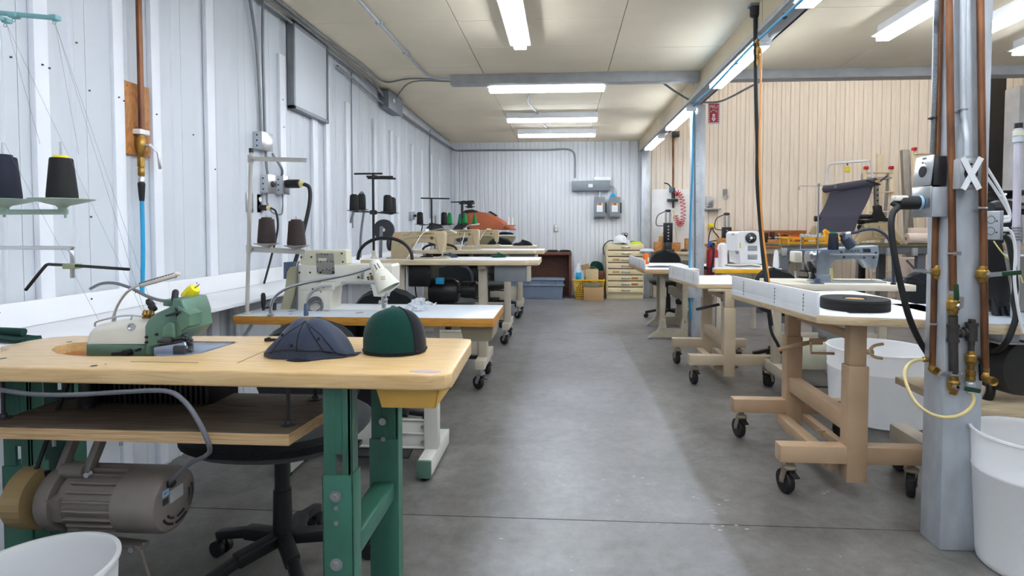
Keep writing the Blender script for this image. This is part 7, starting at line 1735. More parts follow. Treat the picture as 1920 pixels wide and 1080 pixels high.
mb = MB(); pts = [(xc_ + .01 + .0648 * math.cos(a), 6.47 + .0648 * math.sin(a)) for a in [R(k) for k in range(-82, 8, 10)]]
for a_, b2 in zip(pts, pts[1:]): mb.quad([(*a_, zb + .04), (*b2, zb + .04), (*b2, zb + .24), (*a_, zb + .24)])
mb.build('instruction_label', M['label'], r)
MB().box(xc_ - .045, xc_ - .012, 6.42, 6.46, zt + .01, zt + .06, .006).build('blue_tag', mat('royal_blue_tag', (30, 80, 190), .4), r)
mb = MB(); mb.torus((xc_ + .01, 6.47, zb + .12), .066, .005, n=28, k=6); mb.box(xc_ - .13, xc_ - .05, 6.46, 6.48, zb + .10, zb + .14, .002); mb.build('wall_bracket', M['blackmetal'], r)
q = at(1354, 500, Y=6.62)
r = thing('plastic_jug', 'cloudy white plastic jug beside the red fire extinguisher', 'jug', (q.x, 6.62, Z7))
zt = at(1354, 458, Y=6.62).z
MB().lathe([(.05, 0), (.058, .01), (.058, .22), (.05, .255), (.022, .28), (.022, zt - Z7)], (q.x, 6.62, Z7), n=20).build('jug_body', M['bin'], r)
MB().lathe([(.026, 0), (.026, .025), (.022, .028)], (q.x, 6.62, zt - .01), n=16).build('cap', M['signred'], r)
# sign on the column
q0, q1 = at(1328, 192.5, Y=6.42), at(1348.5, 232, Y=6.42)
r = thing('fire_sign', 'red and white fire extinguisher sign with a down arrow on the mid room column', 'sign', ((q0.x + q1.x) / 2, 6.42, q1.z))
x0, x1, z0, z1 = q0.x, q1.x, q1.z, q0.z
mb = MB(); mb.box(x0, x1 + .012, 6.421, 6.425, z0 - .01, z1, .001); mb.build('backing_plate', M['label'], r)
MB().box(x0 + .002, x1 - .001, 6.4195, 6.4212, z0 + .002, z1 - .003).build('red_panel', M['signred'], r)
mb = MB(); n_ = 9
def stripe(cx, cz): mb.obox((cx, 6.4190, cz), (.016, .001, .007), (0, -.7, 0))
for k in range(10):
    z = z0 + .012 + (z1 - z0 - .024) * k / 9; stripe(x0 + .010, z); stripe(x1 - .009, z)
for k in range(5):
    x = x0 + .026 + (x1 - x0 - .050) * k / 4; stripe(x, z0 + .010); stripe(x, z1 - .011)
mb.build('border_stripes', M['label'], r)
xm = (x0 + x1) / 2
lettering('sign_lettering', 'FEU', .050, M['label'], r, Vector((xm, 6.4188, z1 - .048)), (PI / 2, 0, 0), .0008)
word = 'EXTINCTEUR'
for k, ch in enumerate(word):
    a = R(60 - 120 * k / (len(word) - 1)); lettering('arc_lettering', ch, .017, M['label'], r, Vector((xm + .040 * math.sin(-a), 6.4188, z1 - .125 + .040 * math.cos(a))), Euler((PI / 2, 0, 0)).to_matrix() @ Euler((0, 0, a)).to_matrix(), .0008)
za = z0 + .025
mb = MB(); mb.prism([(xm - .013, za + .085), (xm - .013, za + .035), (xm - .026, za + .035), (xm, za), (xm + .026, za + .035), (xm + .013, za + .035), (xm + .013, za + .085)], 6.4182, 6.4195, 'y'); mb.build('arrow', M['label'], r)
MB().obox((xm, 6.4178, za + .045), (.008, .001, .045), (0, 0, 0), 0).build('pictogram', M['signred'], r)
# electrical bits on the mid column
conduit([at(1240, 153, Y=5.95), at(1265, 171, Y=6.1), at(1290, 186, Y=6.25), at(1306, 191, Y=6.36), at(1345, 191, Y=6.36), at(1370, 182, Y=6.2), at(1400, 166, Y=6.0), at(1435, 148, Y=5.87)], .011, 'flexible grey conduit draped across the head of the mid room column')
conduit([at(1273, 155, Y=5.95), at(1300, 155, Y=6.0), at(1303, 175, Y=6.2), at(1302, 190, Y=6.38), at(1303, 300, Y=6.385), at(1303, 540, Y=6.385)], .009, 'thin grey conduit down the front edge of the mid room column', k=3)
q0, q1 = at(1289, 556, Y=6.45), at(1299, 576, Y=6.45)
r = thing('outlet_box', 'small grey outlet box with a black plug low on the mid room column', 'electrical box', (1.44, 6.45, q1.z))
MB().box(1.40, 1.4635, 6.42, 6.5, q1.z, q0.z, .004).build('box', M['galv'], r)
MB().lathe([(.03, 0), (.034, .01), (.034, .08), (.02, .1)], (1.398, 6.46, (q0.z + q1.z) / 2), (-1, 0, 0), n=16).build('plug', M['black'], r)
Yb2 = 6.37
pts = [at(1503, 0, X=1.372), at(1470, 30, X=1.372), at(1420, 76, X=1.372), at(1380, 117, X=1.372), at(1335, 165, X=1.372), at(1312, 185, X=1.39)]
pts += [at(1302, 196, Y=Yb2 - .02), at(1300, 230, Y=Yb2), at(1299, 300, Y=Yb2), at(1297, 350, Y=Yb2), at(1294, 420, Y=Yb2), at(1293, 470, Y=Yb2), at(1294, 545, Y=Yb2), at(1296, 600, Y=Yb2)]
r = thing('air_hose', 'long blue air hose along the beam and down the mid room column', 'hose', pts[6])
mb = MB(); mb.tube([at(1545, -40, X=1.372)] + pts, .0105, n=8); mb.build('hose', M['hose_blue'], r)
q = at(1420, 76, X=1.368)
mb = MB(); mb.lathe([(.010, -.03), (.013, -.02), (.013, .02), (.010, .03)], q, (pts[3] - pts[1]), n=12); mb.cyl(q, q + Vector((0, -.02, -.05)), .010, n=12); mb.build('tee', M['brass'], r)
for i in (1, 3):
    q2 = pts[i]; mb = MB(); mb.obox(q2 + Vector((.004, 0, 0)), (.02, .03, .03)); mb.build('hose_tie', M['black'], r)
# orange spring of hose and black cable hanging from the beam
Yh = q.y - .03
o0 = q + Vector((0, -.02, -.05))
r = thing('orange_hose', 'thin orange hose hanging from the beam beside the thick black cable', 'hose', o0)
ol = [o0, at(1427, 100, Y=Yh), at(1426, 180, Y=Yh), at(1424, 280, Y=Yh), at(1426, 370, Y=Yh + .02), at(1431, 440, Y=Yh + .02), at(1437, 490, Y=Yh + .0), at(1444, 545, Y=Yh - .0), at(1447, 570, Y=Yh)]
mb = MB(); mb.tube(ol, .007, n=8); mb.build('hose', M['hose_orange'], r)
mb = MB(); mb.lathe([(.010, 0), (.013, .004), (.013, .05), (.010, .055), (.011, .11), (.008, .13)], o0, (0, 0, -1), n=14); mb.build('coupler', M['brass'], r)
q0, q1 = at(1405, 0, Y=4.1), at(1428, 13, Y=4.1)
r = thing('outlet_box', 'grey box fixed to the beam face above the hanging black cable', 'electrical box', (1.33, 4.1, q1.z))
MB().box(q0.x, 1.3795, 4.06, 4.14, q1.z, q0.z + .06, .004).build('box', M['boxgrey'], r)
cq = at(1416, 13, Y=4.1)
r = thing('hanging_cable', 'thick black power cable hanging from the beam down behind the white fence', 'cable', (cq.x, 4.1, cq.z))
mb = MB(); mb.lathe([(.020, 0), (.036, .003), (.036, .065), (.028, .07), (.014, .075)], (cq.x, 4.1, cq.z), (0, 0, -1), n=20); mb.build('plug', M['black'], r)
mb = MB(); mb.tube([at(1416, 28, Y=4.1), at(1416.5, 80, Y=4.1), at(1417.5, 180, Y=4.1), at(1420, 270, Y=4.1), at(1420, 340, Y=4.1), at(1424, 400, Y=4.1), at(1428, 450, Y=4.08), at(1432, 490, Y=4.06), at(1436, 525, Y=4.02), at(1440, 565, Y=4.0), at(1446, 610, Y=4.02)], .0145, n=12); mb.build('cable', M['rubber'], r)

# ------------------------------------------------------------------ machine at the right edge behind the column
Z9, Y9 = .86, 2.36
xe = at(1840, 620, Y=Y9).x
r = thing('sewing_table', 'pale wood edged machine table cut by the right edge behind the near column', 'sewing table', (xe + .4, Y9 + .3, 0), 'sewing tables of the right bay')
mb = MB(); pol = [(xe + .06, Y9), (xe + 1.1, Y9), (xe + 1.1, Y9 + .60), (xe - .02, Y9 + .60), (xe - .02, Y9 + .10), (xe - .005, Y9 + .04), (xe + .02, Y9 + .012)]
mb.prism(pol, Z9 - .045, Z9 - .003, 'z', .005, 3); mb.m(1).prism(pol, Z9 - .003, Z9, 'z'); mb.build('tabletop', [M['creamedge'], M['bluewhite']], r)
zs2 = at(1880, 768, Y=Y9 + .05).z
mb = MB(); mb.box(xe - .01, xe + 1.1, Y9 + .04, Y9 + .56, zs2 - .035, zs2, .003); mb.build('under_shelf', M['creamedge'], r)
for x in (xe + .035, xe + .85):
    mb = MB(); mb.box(x - .03, x + .03, Y9 + .28, Y9 + .34, .2, Z9 - .045, .004); mb.build('leg', M['blackmetal'], r)
    mb = MB(); mb.box(x - .045, x + .045, Y9 + .02, Y9 + .60, .15, .235, .005); mb.build('foot', M['beigepaint'], r)
    for yy in (Y9 + .08, Y9 + .54): caster(r, x, yy, .15, .2, .05, 'beigepaint')
q0, q1 = at(1880, 626, Y=Y9 + .06), at(1912, 643, Y=Y9 + .06)
mb = MB(); mb.box(q0.x, q1.x, Y9 + .06, Y9 + .2, q1.z, Z9 - .046, .003); mb.box(q0.x - .02, q1.x + .02, Y9 + .05, Y9 + .21, q1.z - .006, q1.z, .002); mb.build('mount_bracket', M['galv'], r)
c = at(1905, 692, Y=Y9 + .12); mb = MB()
mb.lathe([(.05, -.09), (.115, -.08), (.12, -.05), (.12, .05), (.115, .08), (.06, .09)], (c.x + .02, Y9 + .2, c.z), (.25, -1, 0), n=36); mb.m(1); M['darkmotor'] = mat('dark_motor_paint', (52, 52, 52), .45, .1); mb.build('motor', [M['darkmotor'], M['darkmotor']], r)
mb = MB(); mb.tube([at(1856, 642, Y=Y9 + .2), at(1856, 700, Y=Y9 + .2), at(1857, 735, Y=Y9 + .18), at(1845, 760, Y=Y9 + .2)], .018, n=10); mb.bar(at(1850, 648, Y=Y9 + .22), at(1905, 652, Y=Y9 + .22), .03, .03); mb.build('bracket_tube', M['blackmetal'], r)
mb = MB(); pts = [at(1900, 562, Y=Y9 - .01), at(1905, 590, Y=Y9 - .02), at(1899, 615, Y=Y9 - .02), at(1888, 640, Y=Y9 - .01), at(1874, 655, Y=Y9 + .05), at(1862, 660, Y=Y9 + .15)]
r2 = thing('power_cord', 'thick black cord curving over the edge of the right edge table', 'cord', pts[2])
mb2 = MB(); mb2.tube([at(1880, 440, Y=Y9 - .02), at(1892, 455, Y=Y9 - .02), at(1900, 500, Y=Y9 - .02), at(1904, 540, Y=Y9 - .02)] + pts, .011, n=10); mb2.build('cord', M['rubber'], r2)
mb.bm.free()
mb = MB()
for k in range(14): mb.torus((xe + .03, Y9 + .10, .30 + k * .008), .035, .005, n=18, k=5)
mb.build('spring_coil', M['darksteel'], r)
# the machine: slanted black guard, holed wheel, dish, poles
Yg = 2.56
r = thing('binding_machine', 'dark machine with a slanted black guard and round dish, behind the near column', 'sewing machine', (xe + .25, Yg + .1, Z9))
mb = MB(); sil(mb, [(1838, 556), (1840, 448), (1878, 448), (1897, 553), (1893, 574), (1870, 575), (1866, 560), (1858, 562)], Yg, .05, .004); mb.build('belt_guard', M['blackmetal'], r)
mb = MB()
for x0, y0, x1, y1 in [(1862, 558, 1869, 590), (1873, 570, 1873, 592), (1884, 570, 1893, 594)]: mb.bar(at(x0, y0, Y=Yg + .02), Vector((at(x1, y1, Y=Yg + .02).x, Yg + .02, Z9 + .002)), .022, .03, (0, 1, 0), .002)
mb.build('guard_legs', M['blackmetal'], r)
c = at(1848, 561, Y=Yg + .08); mb = MB(); mb.lathe([(.012, -.012), (.020, -.014), (.020, -.008), (.045, -.005), (.050, -.016), (.054, -.016), (.054, .016), (.02, .016)], (c.x, Yg + .08, c.z), (0, 1, 0), n=32)
mb.m(1)
for k in range(6): a = k * PI / 3 + .3; mb.cyl((c.x + .034 * math.cos(a), Yg + .0745, c.z + .034 * math.sin(a)), (c.x + .034 * math.cos(a), Yg + .071, c.z + .034 * math.sin(a)), .008, n=12)
mb.build('handwheel', [M['brackettin'], M['black']], r)
c = at(1878, 362, Y=Yg + .25); mb = MB(); mb.lathe([(.01, -.03), (.05, -.028), (.09, -.008), (.155, .0), (.158, .004), (.09, .0), (.004, -.012)], c, n=44); mb.build('dish', M['darksteel'], r)
mb = MB(); mb.cyl(c + Vector((0, 0, -.03)), (c.x, c.y, Z9 + .15), .014, n=14); mb.build('dish_post', M['darksteel'], r)
mb = MB(); q0, q1 = at(1886, 480, Y=Yg + .12), at(1930, 568, Y=Yg + .12); mb.box(q0.x, q1.x + .25, Yg + .12, Yg + .30, Z9 + .002, q0.z, .008); mb.box(q0.x - .12, q1.x + .2, Yg + .13, Yg + .3, Z9 + .002, Z9 + .06, .006); mb.build('machine_body', M['brackettin'], r)
mb = MB(); q0, q1 = at(1846, 380, Y=Yg + .16), at(1905, 440, Y=Yg + .16); mb.box(q0.x, q1.x + .1, Yg + .16, Yg + .24, q1.z, q0.z - .0, .006); mb.m(1).lathe([(.03, 0), (.04, .02), (.04, .08)], at(1856, 392, Y=Yg + .1), (1, 0, 0), n=18); mb.m(2).box(q0.x + .02, q1.x + .12, Yg + .14, Yg + .16, q0.z - .03, q0.z - .015, .002); mb.build('mechanism', [M['blackmetal'], M['blackmetal'], M['brackettin']], r)
mb = MB(); q0, q1 = at(1892, 456, Y=Yg - .02), at(1930, 470, Y=Yg - .02); mb.box(q0.x, q1.x + .2, Yg - .03, Yg + .02, q1.z, q0.z, .003); mb.build('crossbar', M['cream'], r)
p0, p1 = at(1910, 232, Y=Yg - .04), at(1903, 560, Y=Yg - .04)
M['lilacpole'] = mat('pale_lilac_grey_pole', (196, 192, 204), .4, .1)
mb = MB(); mb.cyl((p0.x, Yg - .04, p0.z - .02), (p1.x, Yg - .04, Z9 + .002), .0145, n=16); mb.build('pole', M['lilacpole'], r)
MB().cyl((p0.x, Yg - .04, p0.z - .02), (p0.x, Yg - .04, p0.z + .002), .0152, n=16).build('pole_cap', M['black'], r)
q = at(1910, 250, Y=Yg - .04); mb = MB(); mb.cyl(q + Vector((0, 0, -.012)), q + Vector((0, 0, .012)), .020, n=18); mb.m(1).cyl(q + Vector((0, 0, -.038)), q + Vector((0, 0, -.014)), .020, n=18); mb.box(q.x, q.x + .06, q.y - .012, q.y + .012, q.z - .034, q.z - .02, .002); mb.m(0).box(q.x, q.x + .25, q.y + .0, q.y + .02, q.z - .012, q.z + .012, .003); mb.build('pole_clamp', [M['cream2'], M['galv']], r)
q = at(1906, 436, Y=Yg - .04); mb = MB()
for k in range(5): mb.torus(q + Vector((0, 0, -.03 + k * .013)), .016, .004, n=16, k=5)
mb.build('pole_collar', M['steel'], r)
mb = MB(); q = at(1919, 420, Y=Yg - .02)
mb.cyl(q + Vector((0, 0, -.06)), q + Vector((0, 0, .04)), .008, n=12); mb.cyl(q + Vector((0, 0, -.09)), q + Vector((0, 0, -.02)), .016, n=14); mb.build('air_cylinder', M['steel'], r)
mb = MB(); mb.tube([at(1863, 452, Y=Yg - .02), at(1880, 475, Y=Yg - .03), at(1898, 492, Y=Yg - .03), at(1912, 515, Y=Yg - .02), at(1918, 530, Y=Yg)], .003); mb.build('thread_tube', M['thread_cream'], r)
# ================================================================== REAR WALL FURNITURE
YF = 9.86
q0, q1 = at(1137, 458, Y=YF), at(1207, 558, Y=YF)
x0, x1, zt = q0.x, q1.x, q0.z
r = thing('drawer_cabinet', 'cream eight drawer cabinet against the rear wall', 'cabinet', ((x0 + x1) / 2, YF + .2, 0))
M['cabcream'] = mat('worn_cream_paint', (222, 208, 168), .5, var=.06, scale=4)
mb = MB(); mb.box(x0, x1, YF, YF + .42, .08, zt, .004); mb.m(1).box(x0 + .03, x1 - .018, YF - .003, YF, .10, zt - .02); mb.m(0); mb.box(x0 + .01, x1 - .01, YF + .02, YF + .42, 0, .08, .002); mb.build('carcass', [M['cabcream'], M['darkwood']], r)
dh = (zt - .10) / 8
for k in range(8):
    z = .10 + k * dh
    mb = MB(); mb.box(x0 + .025, x1 - .012, YF - .016, YF, z + .010, z + dh - .008, .003); d = mb.build('drawer', M['cabcream'], r)
    mb = MB(); xm = (x0 + x1) / 2 + .01; zz = z + dh * .5
    mb.tube([(xm - .07, YF - .018, zz), (xm - .05, YF - .035, zz + .006), (xm, YF - .040, zz + .006), (xm + .05, YF - .035, zz + .006), (xm + .07, YF - .018, zz)], .011, k=3); mb.build('handle', M['steel'], d)
    if k in (1, 2, 3, 5): 
        f = .62 if k < 3 else .12
        MB().box(x0 + .03 + (x1 - x0) * f, x0 + .03 + (x1 - x0) * (f + .18), YF - .0168, YF - .016, z + .03, z + .07).build('tape_mark', M['plyface'] if k < 3 else M['cardboard'], d)
# things lying on the cabinet
def lump(name, c, rx, ry, h, mt, label, cat, seed=0, group=None, extra=None):
    mb = MB()
    def f(u, v):
        a = 2 * PI * u; rr = math.cos(v * PI / 2) ** .55
        return (c[0] + rx * rr * math.cos(a) * (1 + .10 * math.sin(3 * a + seed)), c[1] + ry * rr * math.sin(a), c[2] + h * math.sin(v * PI / 2) ** .9 * (1 + .12 * math.sin(2 * a + seed + 2 * v)))
    mb.grid(f, 32, 10); return solo(name, mb, M[mt], label, cat, group, ang=60)
yc = YF + .12
def X(x, y=470, Y=None): return at(x, y, Y=Y or yc).x
r = thing('cap', 'white cap with a dark brim on top of the cream drawer cabinet', 'cap', (X(1162), yc, zt))
mb = MB(); cx_ = X(1163); mb.grid(lambda u, v: (cx_ + .125 * math.cos(2 * PI * u) * (1 - (v * .98) ** 3) ** .5, yc + .11 * math.sin(2 * PI * u) * (1 - (v * .98) ** 3) ** .5, zt + .02 + .145 * v), 32, 10); mb.build('crown', M['white'], r, ang=60)
mb = MB(); mb.grid(lambda u, v: (cx_ - .12 + .24 * u, yc - .08 - .09 * v * math.sin(PI * u) ** .5, zt + .004 + .02 * math.sin(PI * u)), 14, 4, .004); mb.build('brim', M['navy'], r)
r = thing('tool_holder', 'small black holder with two hooks behind the white cap', 'holder', (X(1172), YF + .26, zt))
MB().box(X(1166), X(1177), YF + .24, YF + .3, zt, at(1172, 440, Y=YF + .26).z, .01).build('holder_body', M['black'], r)
mb = MB()
for x in (1169, 1174): mb.torus(at(x, 440, Y=YF + .26), .03, .006, (0, 1, 0), n=16, k=5)
mb.build('hooks', M['black'], r)
lump('tissue_pack', (X(1176), yc - .06, zt), .05, .05, .07, 'bluewhite', 'small pale blue packet beside the white cap on the cabinet', 'packet', 1)
lump('fabric_scrap', (X(1191), yc - .02, zt), .11, .06, .045, 'yellowgreen' if M.setdefault('yellowgreen', mat('yellow_green_cloth', (196, 220, 30), .7)) else '', 'yellow green folded cloth on the right of the drawer cabinet', 'fabric', 2)
lump('fabric_scrap', (X(1188), yc + .10, zt), .14, .05, .05, 'green_felt', 'dark green cloth behind the yellow green one on the cabinet', 'fabric', 3)
r = thing('power_cord', 'black cord hanging down the left side of the cream drawer cabinet', 'cord', (x0 - .03, YF, zt))
mb = MB(); mb.tube([at(1150, 451, Y=YF - .02), at(1142, 452, Y=YF - .03), at(1135, 457, Y=YF - .03), at(1131, 465, Y=YF), at(1132, 474, Y=YF), at(1133, 478, Y=YF)], .009); mb.build('cord', M['rubber'], r)
# dark wooden desk unit
q0, q1 = at(984, 476, Y=YF), at(1072, 476, Y=YF)
xa, xb, zd = at(900, 476, Y=YF).x, q1.x, at(1060, 473, Y=YF).z
r = thing('wooden_desk', 'dark red brown wooden desk unit against the rear wall', 'desk', ((xa + xb) / 2, YF + .2, 0))
MB().box(xa, xb, YF, YF + .42, zd - .05, zd, .004).build('desk_top', M['darkwood'], r)
for x in (xb - .05, xa): MB().box(x, x + .05, YF + .01, YF + .42, 0, zd - .05, .003).build('side_panel', M['darkwood'], r)
MB().box(xa + .05, xb - .05, YF + .36, YF + .38, .02, zd - .05).build('back_panel', M['darkwood'], r)
for k, (a_, b2) in enumerate([(1025, 1047), (1048, 1069)]):
    lump('fabric_scrap', ((X(a_) + X(b2)) / 2, YF + .15, zd), .11, .08, .035, 'blackcloth', ['flat black cloth on the wooden desk, left of two', 'flat black cloth at the right corner of the wooden desk'][k], 'fabric', k)
# blue grey storage bin
q0, q1 = at(978, 523, Y=YF - .12), at(1059, 557, Y=YF - .12)
r = thing('storage_bin', 'long blue grey plastic storage bin in front of the wooden desk', 'storage bin', ((q0.x + q1.x) / 2, YF - .02, 0))
xA, xB, zB = at(930, 540, Y=YF - .12).x, at(1057, 540, Y=YF - .12).x, q0.z
mb = MB(); mb.hexa([(xA + .03, YF - .09, 0), (xB - .03, YF - .09, 0), (xB - .03, YF + .26, 0), (xA + .03, YF + .26, 0), (xA, YF - .12, zB), (xB, YF - .12, zB), (xB, YF + .28, zB), (xA, YF + .28, zB)], .008); mb.build('bin_body', M['bluebin'], r)
mb = MB(); mb.box(xA - .015, xB + .015, YF - .14, YF + .3, zB - .12, zB - .10, .003); mb.box(xA - .02, xB + .02, YF - .145, YF + .3, zB - .02, zB + .004, .003)
for k in range(5): x = xA + (xB - xA) * (k + .5) / 5; mb.box(x - .008, x + .008, YF - .138, YF - .115, zB - .10, zB - .02, .002)
mb.build('rim', M['bluebin'], r)
# yellow basket, boxes, bag
q0, q1 = at(1075, 524, Y=YF - .1), at(1133, 556, Y=YF - .1)
bx0, bx1, bz = q0.x, q1.x, q0.z
r = thing('laundry_basket', 'yellow plastic basket with square holes beside the drawer cabinet', 'basket', ((bx0 + bx1) / 2, YF + .05, 0))
mb = MB(); n_ = 16; ya, yb_ = YF - .10, YF + .28
def bask(mb, fx):
    pass
for j in range(9):
    z = .03 + (bz - .05) * j / 8; s_ = .05 * (1 - j / 8)
    mb.box(bx0 + s_, bx1 - s_, ya + s_ * .4, ya + s_ * .4 + .006, z - .006, z + .006)
    mb.box(bx0 + s_, bx0 + s_ + .006, ya + .02, yb_, z - .006, z + .006); mb.box(bx1 - s_ - .006, bx1 - s_, ya + .02, yb_, z - .006, z + .006)
for k in range(n_ + 1):
    f = k / n_; mb.bar((bx0 + .05 + (bx1 - bx0 - .1) * f, ya + .022, 0.02), (bx0 + (bx1 - bx0) * f, ya + .002, bz - .02), .011, .005, (0, 1, 0))
mb.box(bx0 + .05, bx1 - .05, ya + .03, yb_ - .03, 0, .01); mb.build('basket_body', M['yellowbin'], r)
mb = MB(); mb.box(bx0 - .012, bx1 + .012, ya - .012, ya + .008, bz - .03, bz, .003); mb.box(bx0 - .012, bx0 + .006, ya, yb_, bz - .03, bz, .003); mb.box(bx1 - .006, bx1 + .012, ya, yb_, bz - .03, bz, .003); mb.box(bx0, bx1, yb_ - .01, yb_ + .008, bz - .03, bz, .003); mb.build('rim', M['yellowbin'], r)
lump('packed_cloth', ((bx0 + bx1) / 2, YF + .08, .03), .22, .14, bz - .06, 'blackcloth', 'dark cloth filling the yellow basket', 'fabric', 4)
q0, q1 = at(1094, 538, Y=YF - .2), at(1131, 559, Y=YF - .2)
r = thing('cardboard_box', 'open brown cardboard box on the floor before the yellow basket', 'box', ((q0.x + q1.x) / 2, YF - .24, 0))
MB().box(q0.x, q1.x, YF - .32, YF - .125, 0, q0.z, .004).build('box_body', M['cardboard'], r)
M['olivecloth'] = mat('olive_grey_cloth', (104, 100, 80), .9, var=.2)
lump('fabric_scrap', ((q0.x + q1.x) / 2 - .02, YF - .22, q0.z), .17, .09, .07, 'olivecloth', 'olive grey cloth heaped on the brown cardboard box', 'fabric', 6)
q0, q1 = at(1098, 502, Y=YF + .02), at(1122, 524, Y=YF + .02)
r = thing('cardboard_box', 'pale torn carton standing in the yellow basket', 'box', ((q0.x + q1.x) / 2, YF + .1, bz))
mb = MB(); mb.box(q0.x, q1.x, YF + .02, YF + .2, bz - .1, q0.z - .03, .003); mb.build('box_body', mat('pale_carton', (206, 184, 140), .7, var=.1), r)
mb = MB(); mb.bar((q0.x, YF + .02, q0.z - .03), (q0.x - .02, YF + .0, q0.z + .06), .15, .004, (0, 1, 0)); mb.grid(lambda u, v: (q0.x + (q1.x - q0.x) * u, YF + .01 + .03 * v, q0.z - .03 + .05 * math.sin(PI * u) + .0 * v), 10, 3, .004); mb.build('flap', M['cardboard'], r)
lump('cap', (at(1118, 500, Y=YF + .2).x, YF + .26, q0.z - .12), .13, .07, .20, 'green_felt', 'dark green cap crown poking up behind the pale carton', 'cap', 1)
c = at(1084, 512, Y=YF + .06)
lump('plastic_bag', (c.x, YF + .08, bz - .02), .10, .07, .26, 'bluewhite', 'white plastic bag bulging from the left of the yellow basket', 'bag', 3)
q0, q1 = at(1080, 511, Y=YF - .02), at(1090, 524, Y=YF - .02)
solo('blue_packet', MB().box(q0.x, q1.x, YF - .03, YF + .0, bz + .002, q0.z, .004), M['hose_blue'], 'bright blue packet standing on the yellow basket edge', 'packet')
q0 = at(1122, 508, Y=YF + .1); solo('dark_block', MB().box(q0.x, q0.x + .11, YF + .06, YF + .16, bz - .02, q0.z, .01), M['darkwood'], 'dark brown block at the right of the yellow basket', 'block')
# ------------------------------------------------------------------ steam press with the orange pad
YP = 9.2
r = thing('steam_press', 'steam press with a large orange brown domed pad behind the last high table', 'pressing machine', (at(905, 430, Y=YP).x, YP + .3, 0))
M['rust'] = mat('rust_orange_cover', (176, 92, 54), .6, var=.12, scale=5)
out = [(868, 431), (867, 405), (869, 399), (880, 397), (895, 396.5), (912, 399), (928, 405), (942, 413), (952, 421), (958, 423), (966, 430.5), (964, 431.5)]
P_ = pxz(out, YP); zc_ = at(905, 431, Y=YP).z
secs = []
for t in range(9):
    a = PI * t / 8; s_ = math.sin(a) ** .5 * .5 + .5; y = YP + .25 - .25 * math.cos(a)
    cxm = sum(p[0] for p in P_) / len(P_)
    secs.append([Vector((cxm + (p[0] - cxm) * s_, y, zc_ + (p[1] - zc_) * (s_ if t in (0, 8) else s_ ** .5))) for p in P_])
mb = MB(); mb.rings(secs); mb.build('press_pad', M['rust'], r, ang=50)
mb = MB(); sil(mb, [(845, 378), (866, 377), (866, 376), (888, 377), (889, 380), (862, 381), (862, 379.5), (845, 379.5)], YP + .2, .1, .003); sil(mb, [(874, 380), (886, 380), (884, 387), (886, 390), (874, 390), (877, 387)], YP + .2, .08, .004); sil(mb, [(872, 386.5), (890, 386.5), (890, 388.5), (872, 388.5)], YP + .18, .03, .002); sil(mb, [(914, 397.5), (920, 396), (933, 404), (930, 405.5)], YP + .1, .06, .003); mb.build('head_mechanism', M['blackmetal'], r)
mb = MB(); sil(mb, [(866, 399), (872, 394), (885, 392.5), (895, 396), (894, 398)], YP + .1, .2, .004); mb.build('black_cap', M['blackmetal'], r)
xP = at(866, 400, Y=YP + .2).x; mb = MB(); mb.box(xP - .02, xP + .02, YP + .22, YP + .26, .9, at(866, 379, Y=YP + .2).z, .003); mb.build('support_bar', M['blackmetal'], r)
mb = MB(); sil(mb, [(884, 440), (961, 440), (961, 443), (884, 443)], YP, .45, .003); mb.build('buck_top', M['label'], r)
mb = MB(); sil(mb, [(884, 443), (963, 443), (962, 449), (955, 459), (900, 461), (890, 459)], YP + .02, .4, .006); mb.build('buck', mat('olive_brown_enamel', (142, 132, 98), .45), r)
mb = MB(); a_ = at(918, 460, Y=YP + .15); mb.box(a_.x - .25, a_.x + .12, YP + .05, YP + .4, .02, a_.z, .01); mb.build('pedestal', M['cream'], r)
lump('fabric_scrap', (at(945, 439, Y=YP).x, YP + .12, at(945, 440, Y=YP).z), .14, .1, .04, 'blackcloth', 'black cloth lying on the white top of the steam press buck', 'fabric', 2)
for k, x in enumerate((953, 960)):
    c = at(x, 421.5, Y=YP - .04)
    MBp = MB(); MBp.lathe([(.028, 0), (.028, .01), (.022, .12), (.018, .125)], c, n=14)
    solo('thread_cone', MBp, M['thread_white'], ['left thin white thread cone beside the orange pad', 'right thin white thread cone beside the orange pad'][k], 'thread cone', 'white cones by the orange pad')
q = at(956, 422, Y=YP - .04); solo('cone_shelf', MB().box(q.x - .09, q.x + .09, YP - .09, YP + .01, q.z - .02, q.z - .001, .003), M['rust'], 'small rust brown shelf under the two thin white cones', 'shelf')

# ================================================================== REAR RIGHT BAY
# bench along the rear wall, left part
YW = YB - .03
q0, q1 = at(1205, 472, Y=9.65), at(1302, 472, Y=9.65)
def bench(xa, xb, y0, y1, z, label, mt, legmt='beigepaint', th=.05, name='workbench', rail=True):
    r = thing(name, label, 'workbench', ((xa + xb) / 2, (y0 + y1) / 2, 0))
    MB().box(xa, xb, y0, y1, z - th, z, .004).build('bench_top', M[mt], r)
    for x in (xa + .06, xb - .06):
        for y in (y0 + .06, y1 - .06): MB().box(x - .035, x + .035, y - .035, y + .035, 0, z - th, .003).build('leg', M[legmt], r)
    if rail: MB().box(xa + .09, xb - .09, y0 + .04, y0 + .07, z - th - .10, z - th, .003).build('apron', M[legmt], r)
    return r
zl = q0.z
bench(1.60, q1.x + .15, 9.65, 10.2, zl, 'pale wooden bench by the white board at the rear wall', 'creamedge')
q0, q1 = at(1222, 355, Y=10.24), at(1301, 472, Y=10.24)
solo('white_board', MB().box(q0.x, q1.x, 10.24, 10.262, zl + .001, q0.z, .002), M['white'], 'plain white board standing on the rear bench behind the red coil hose', 'board')
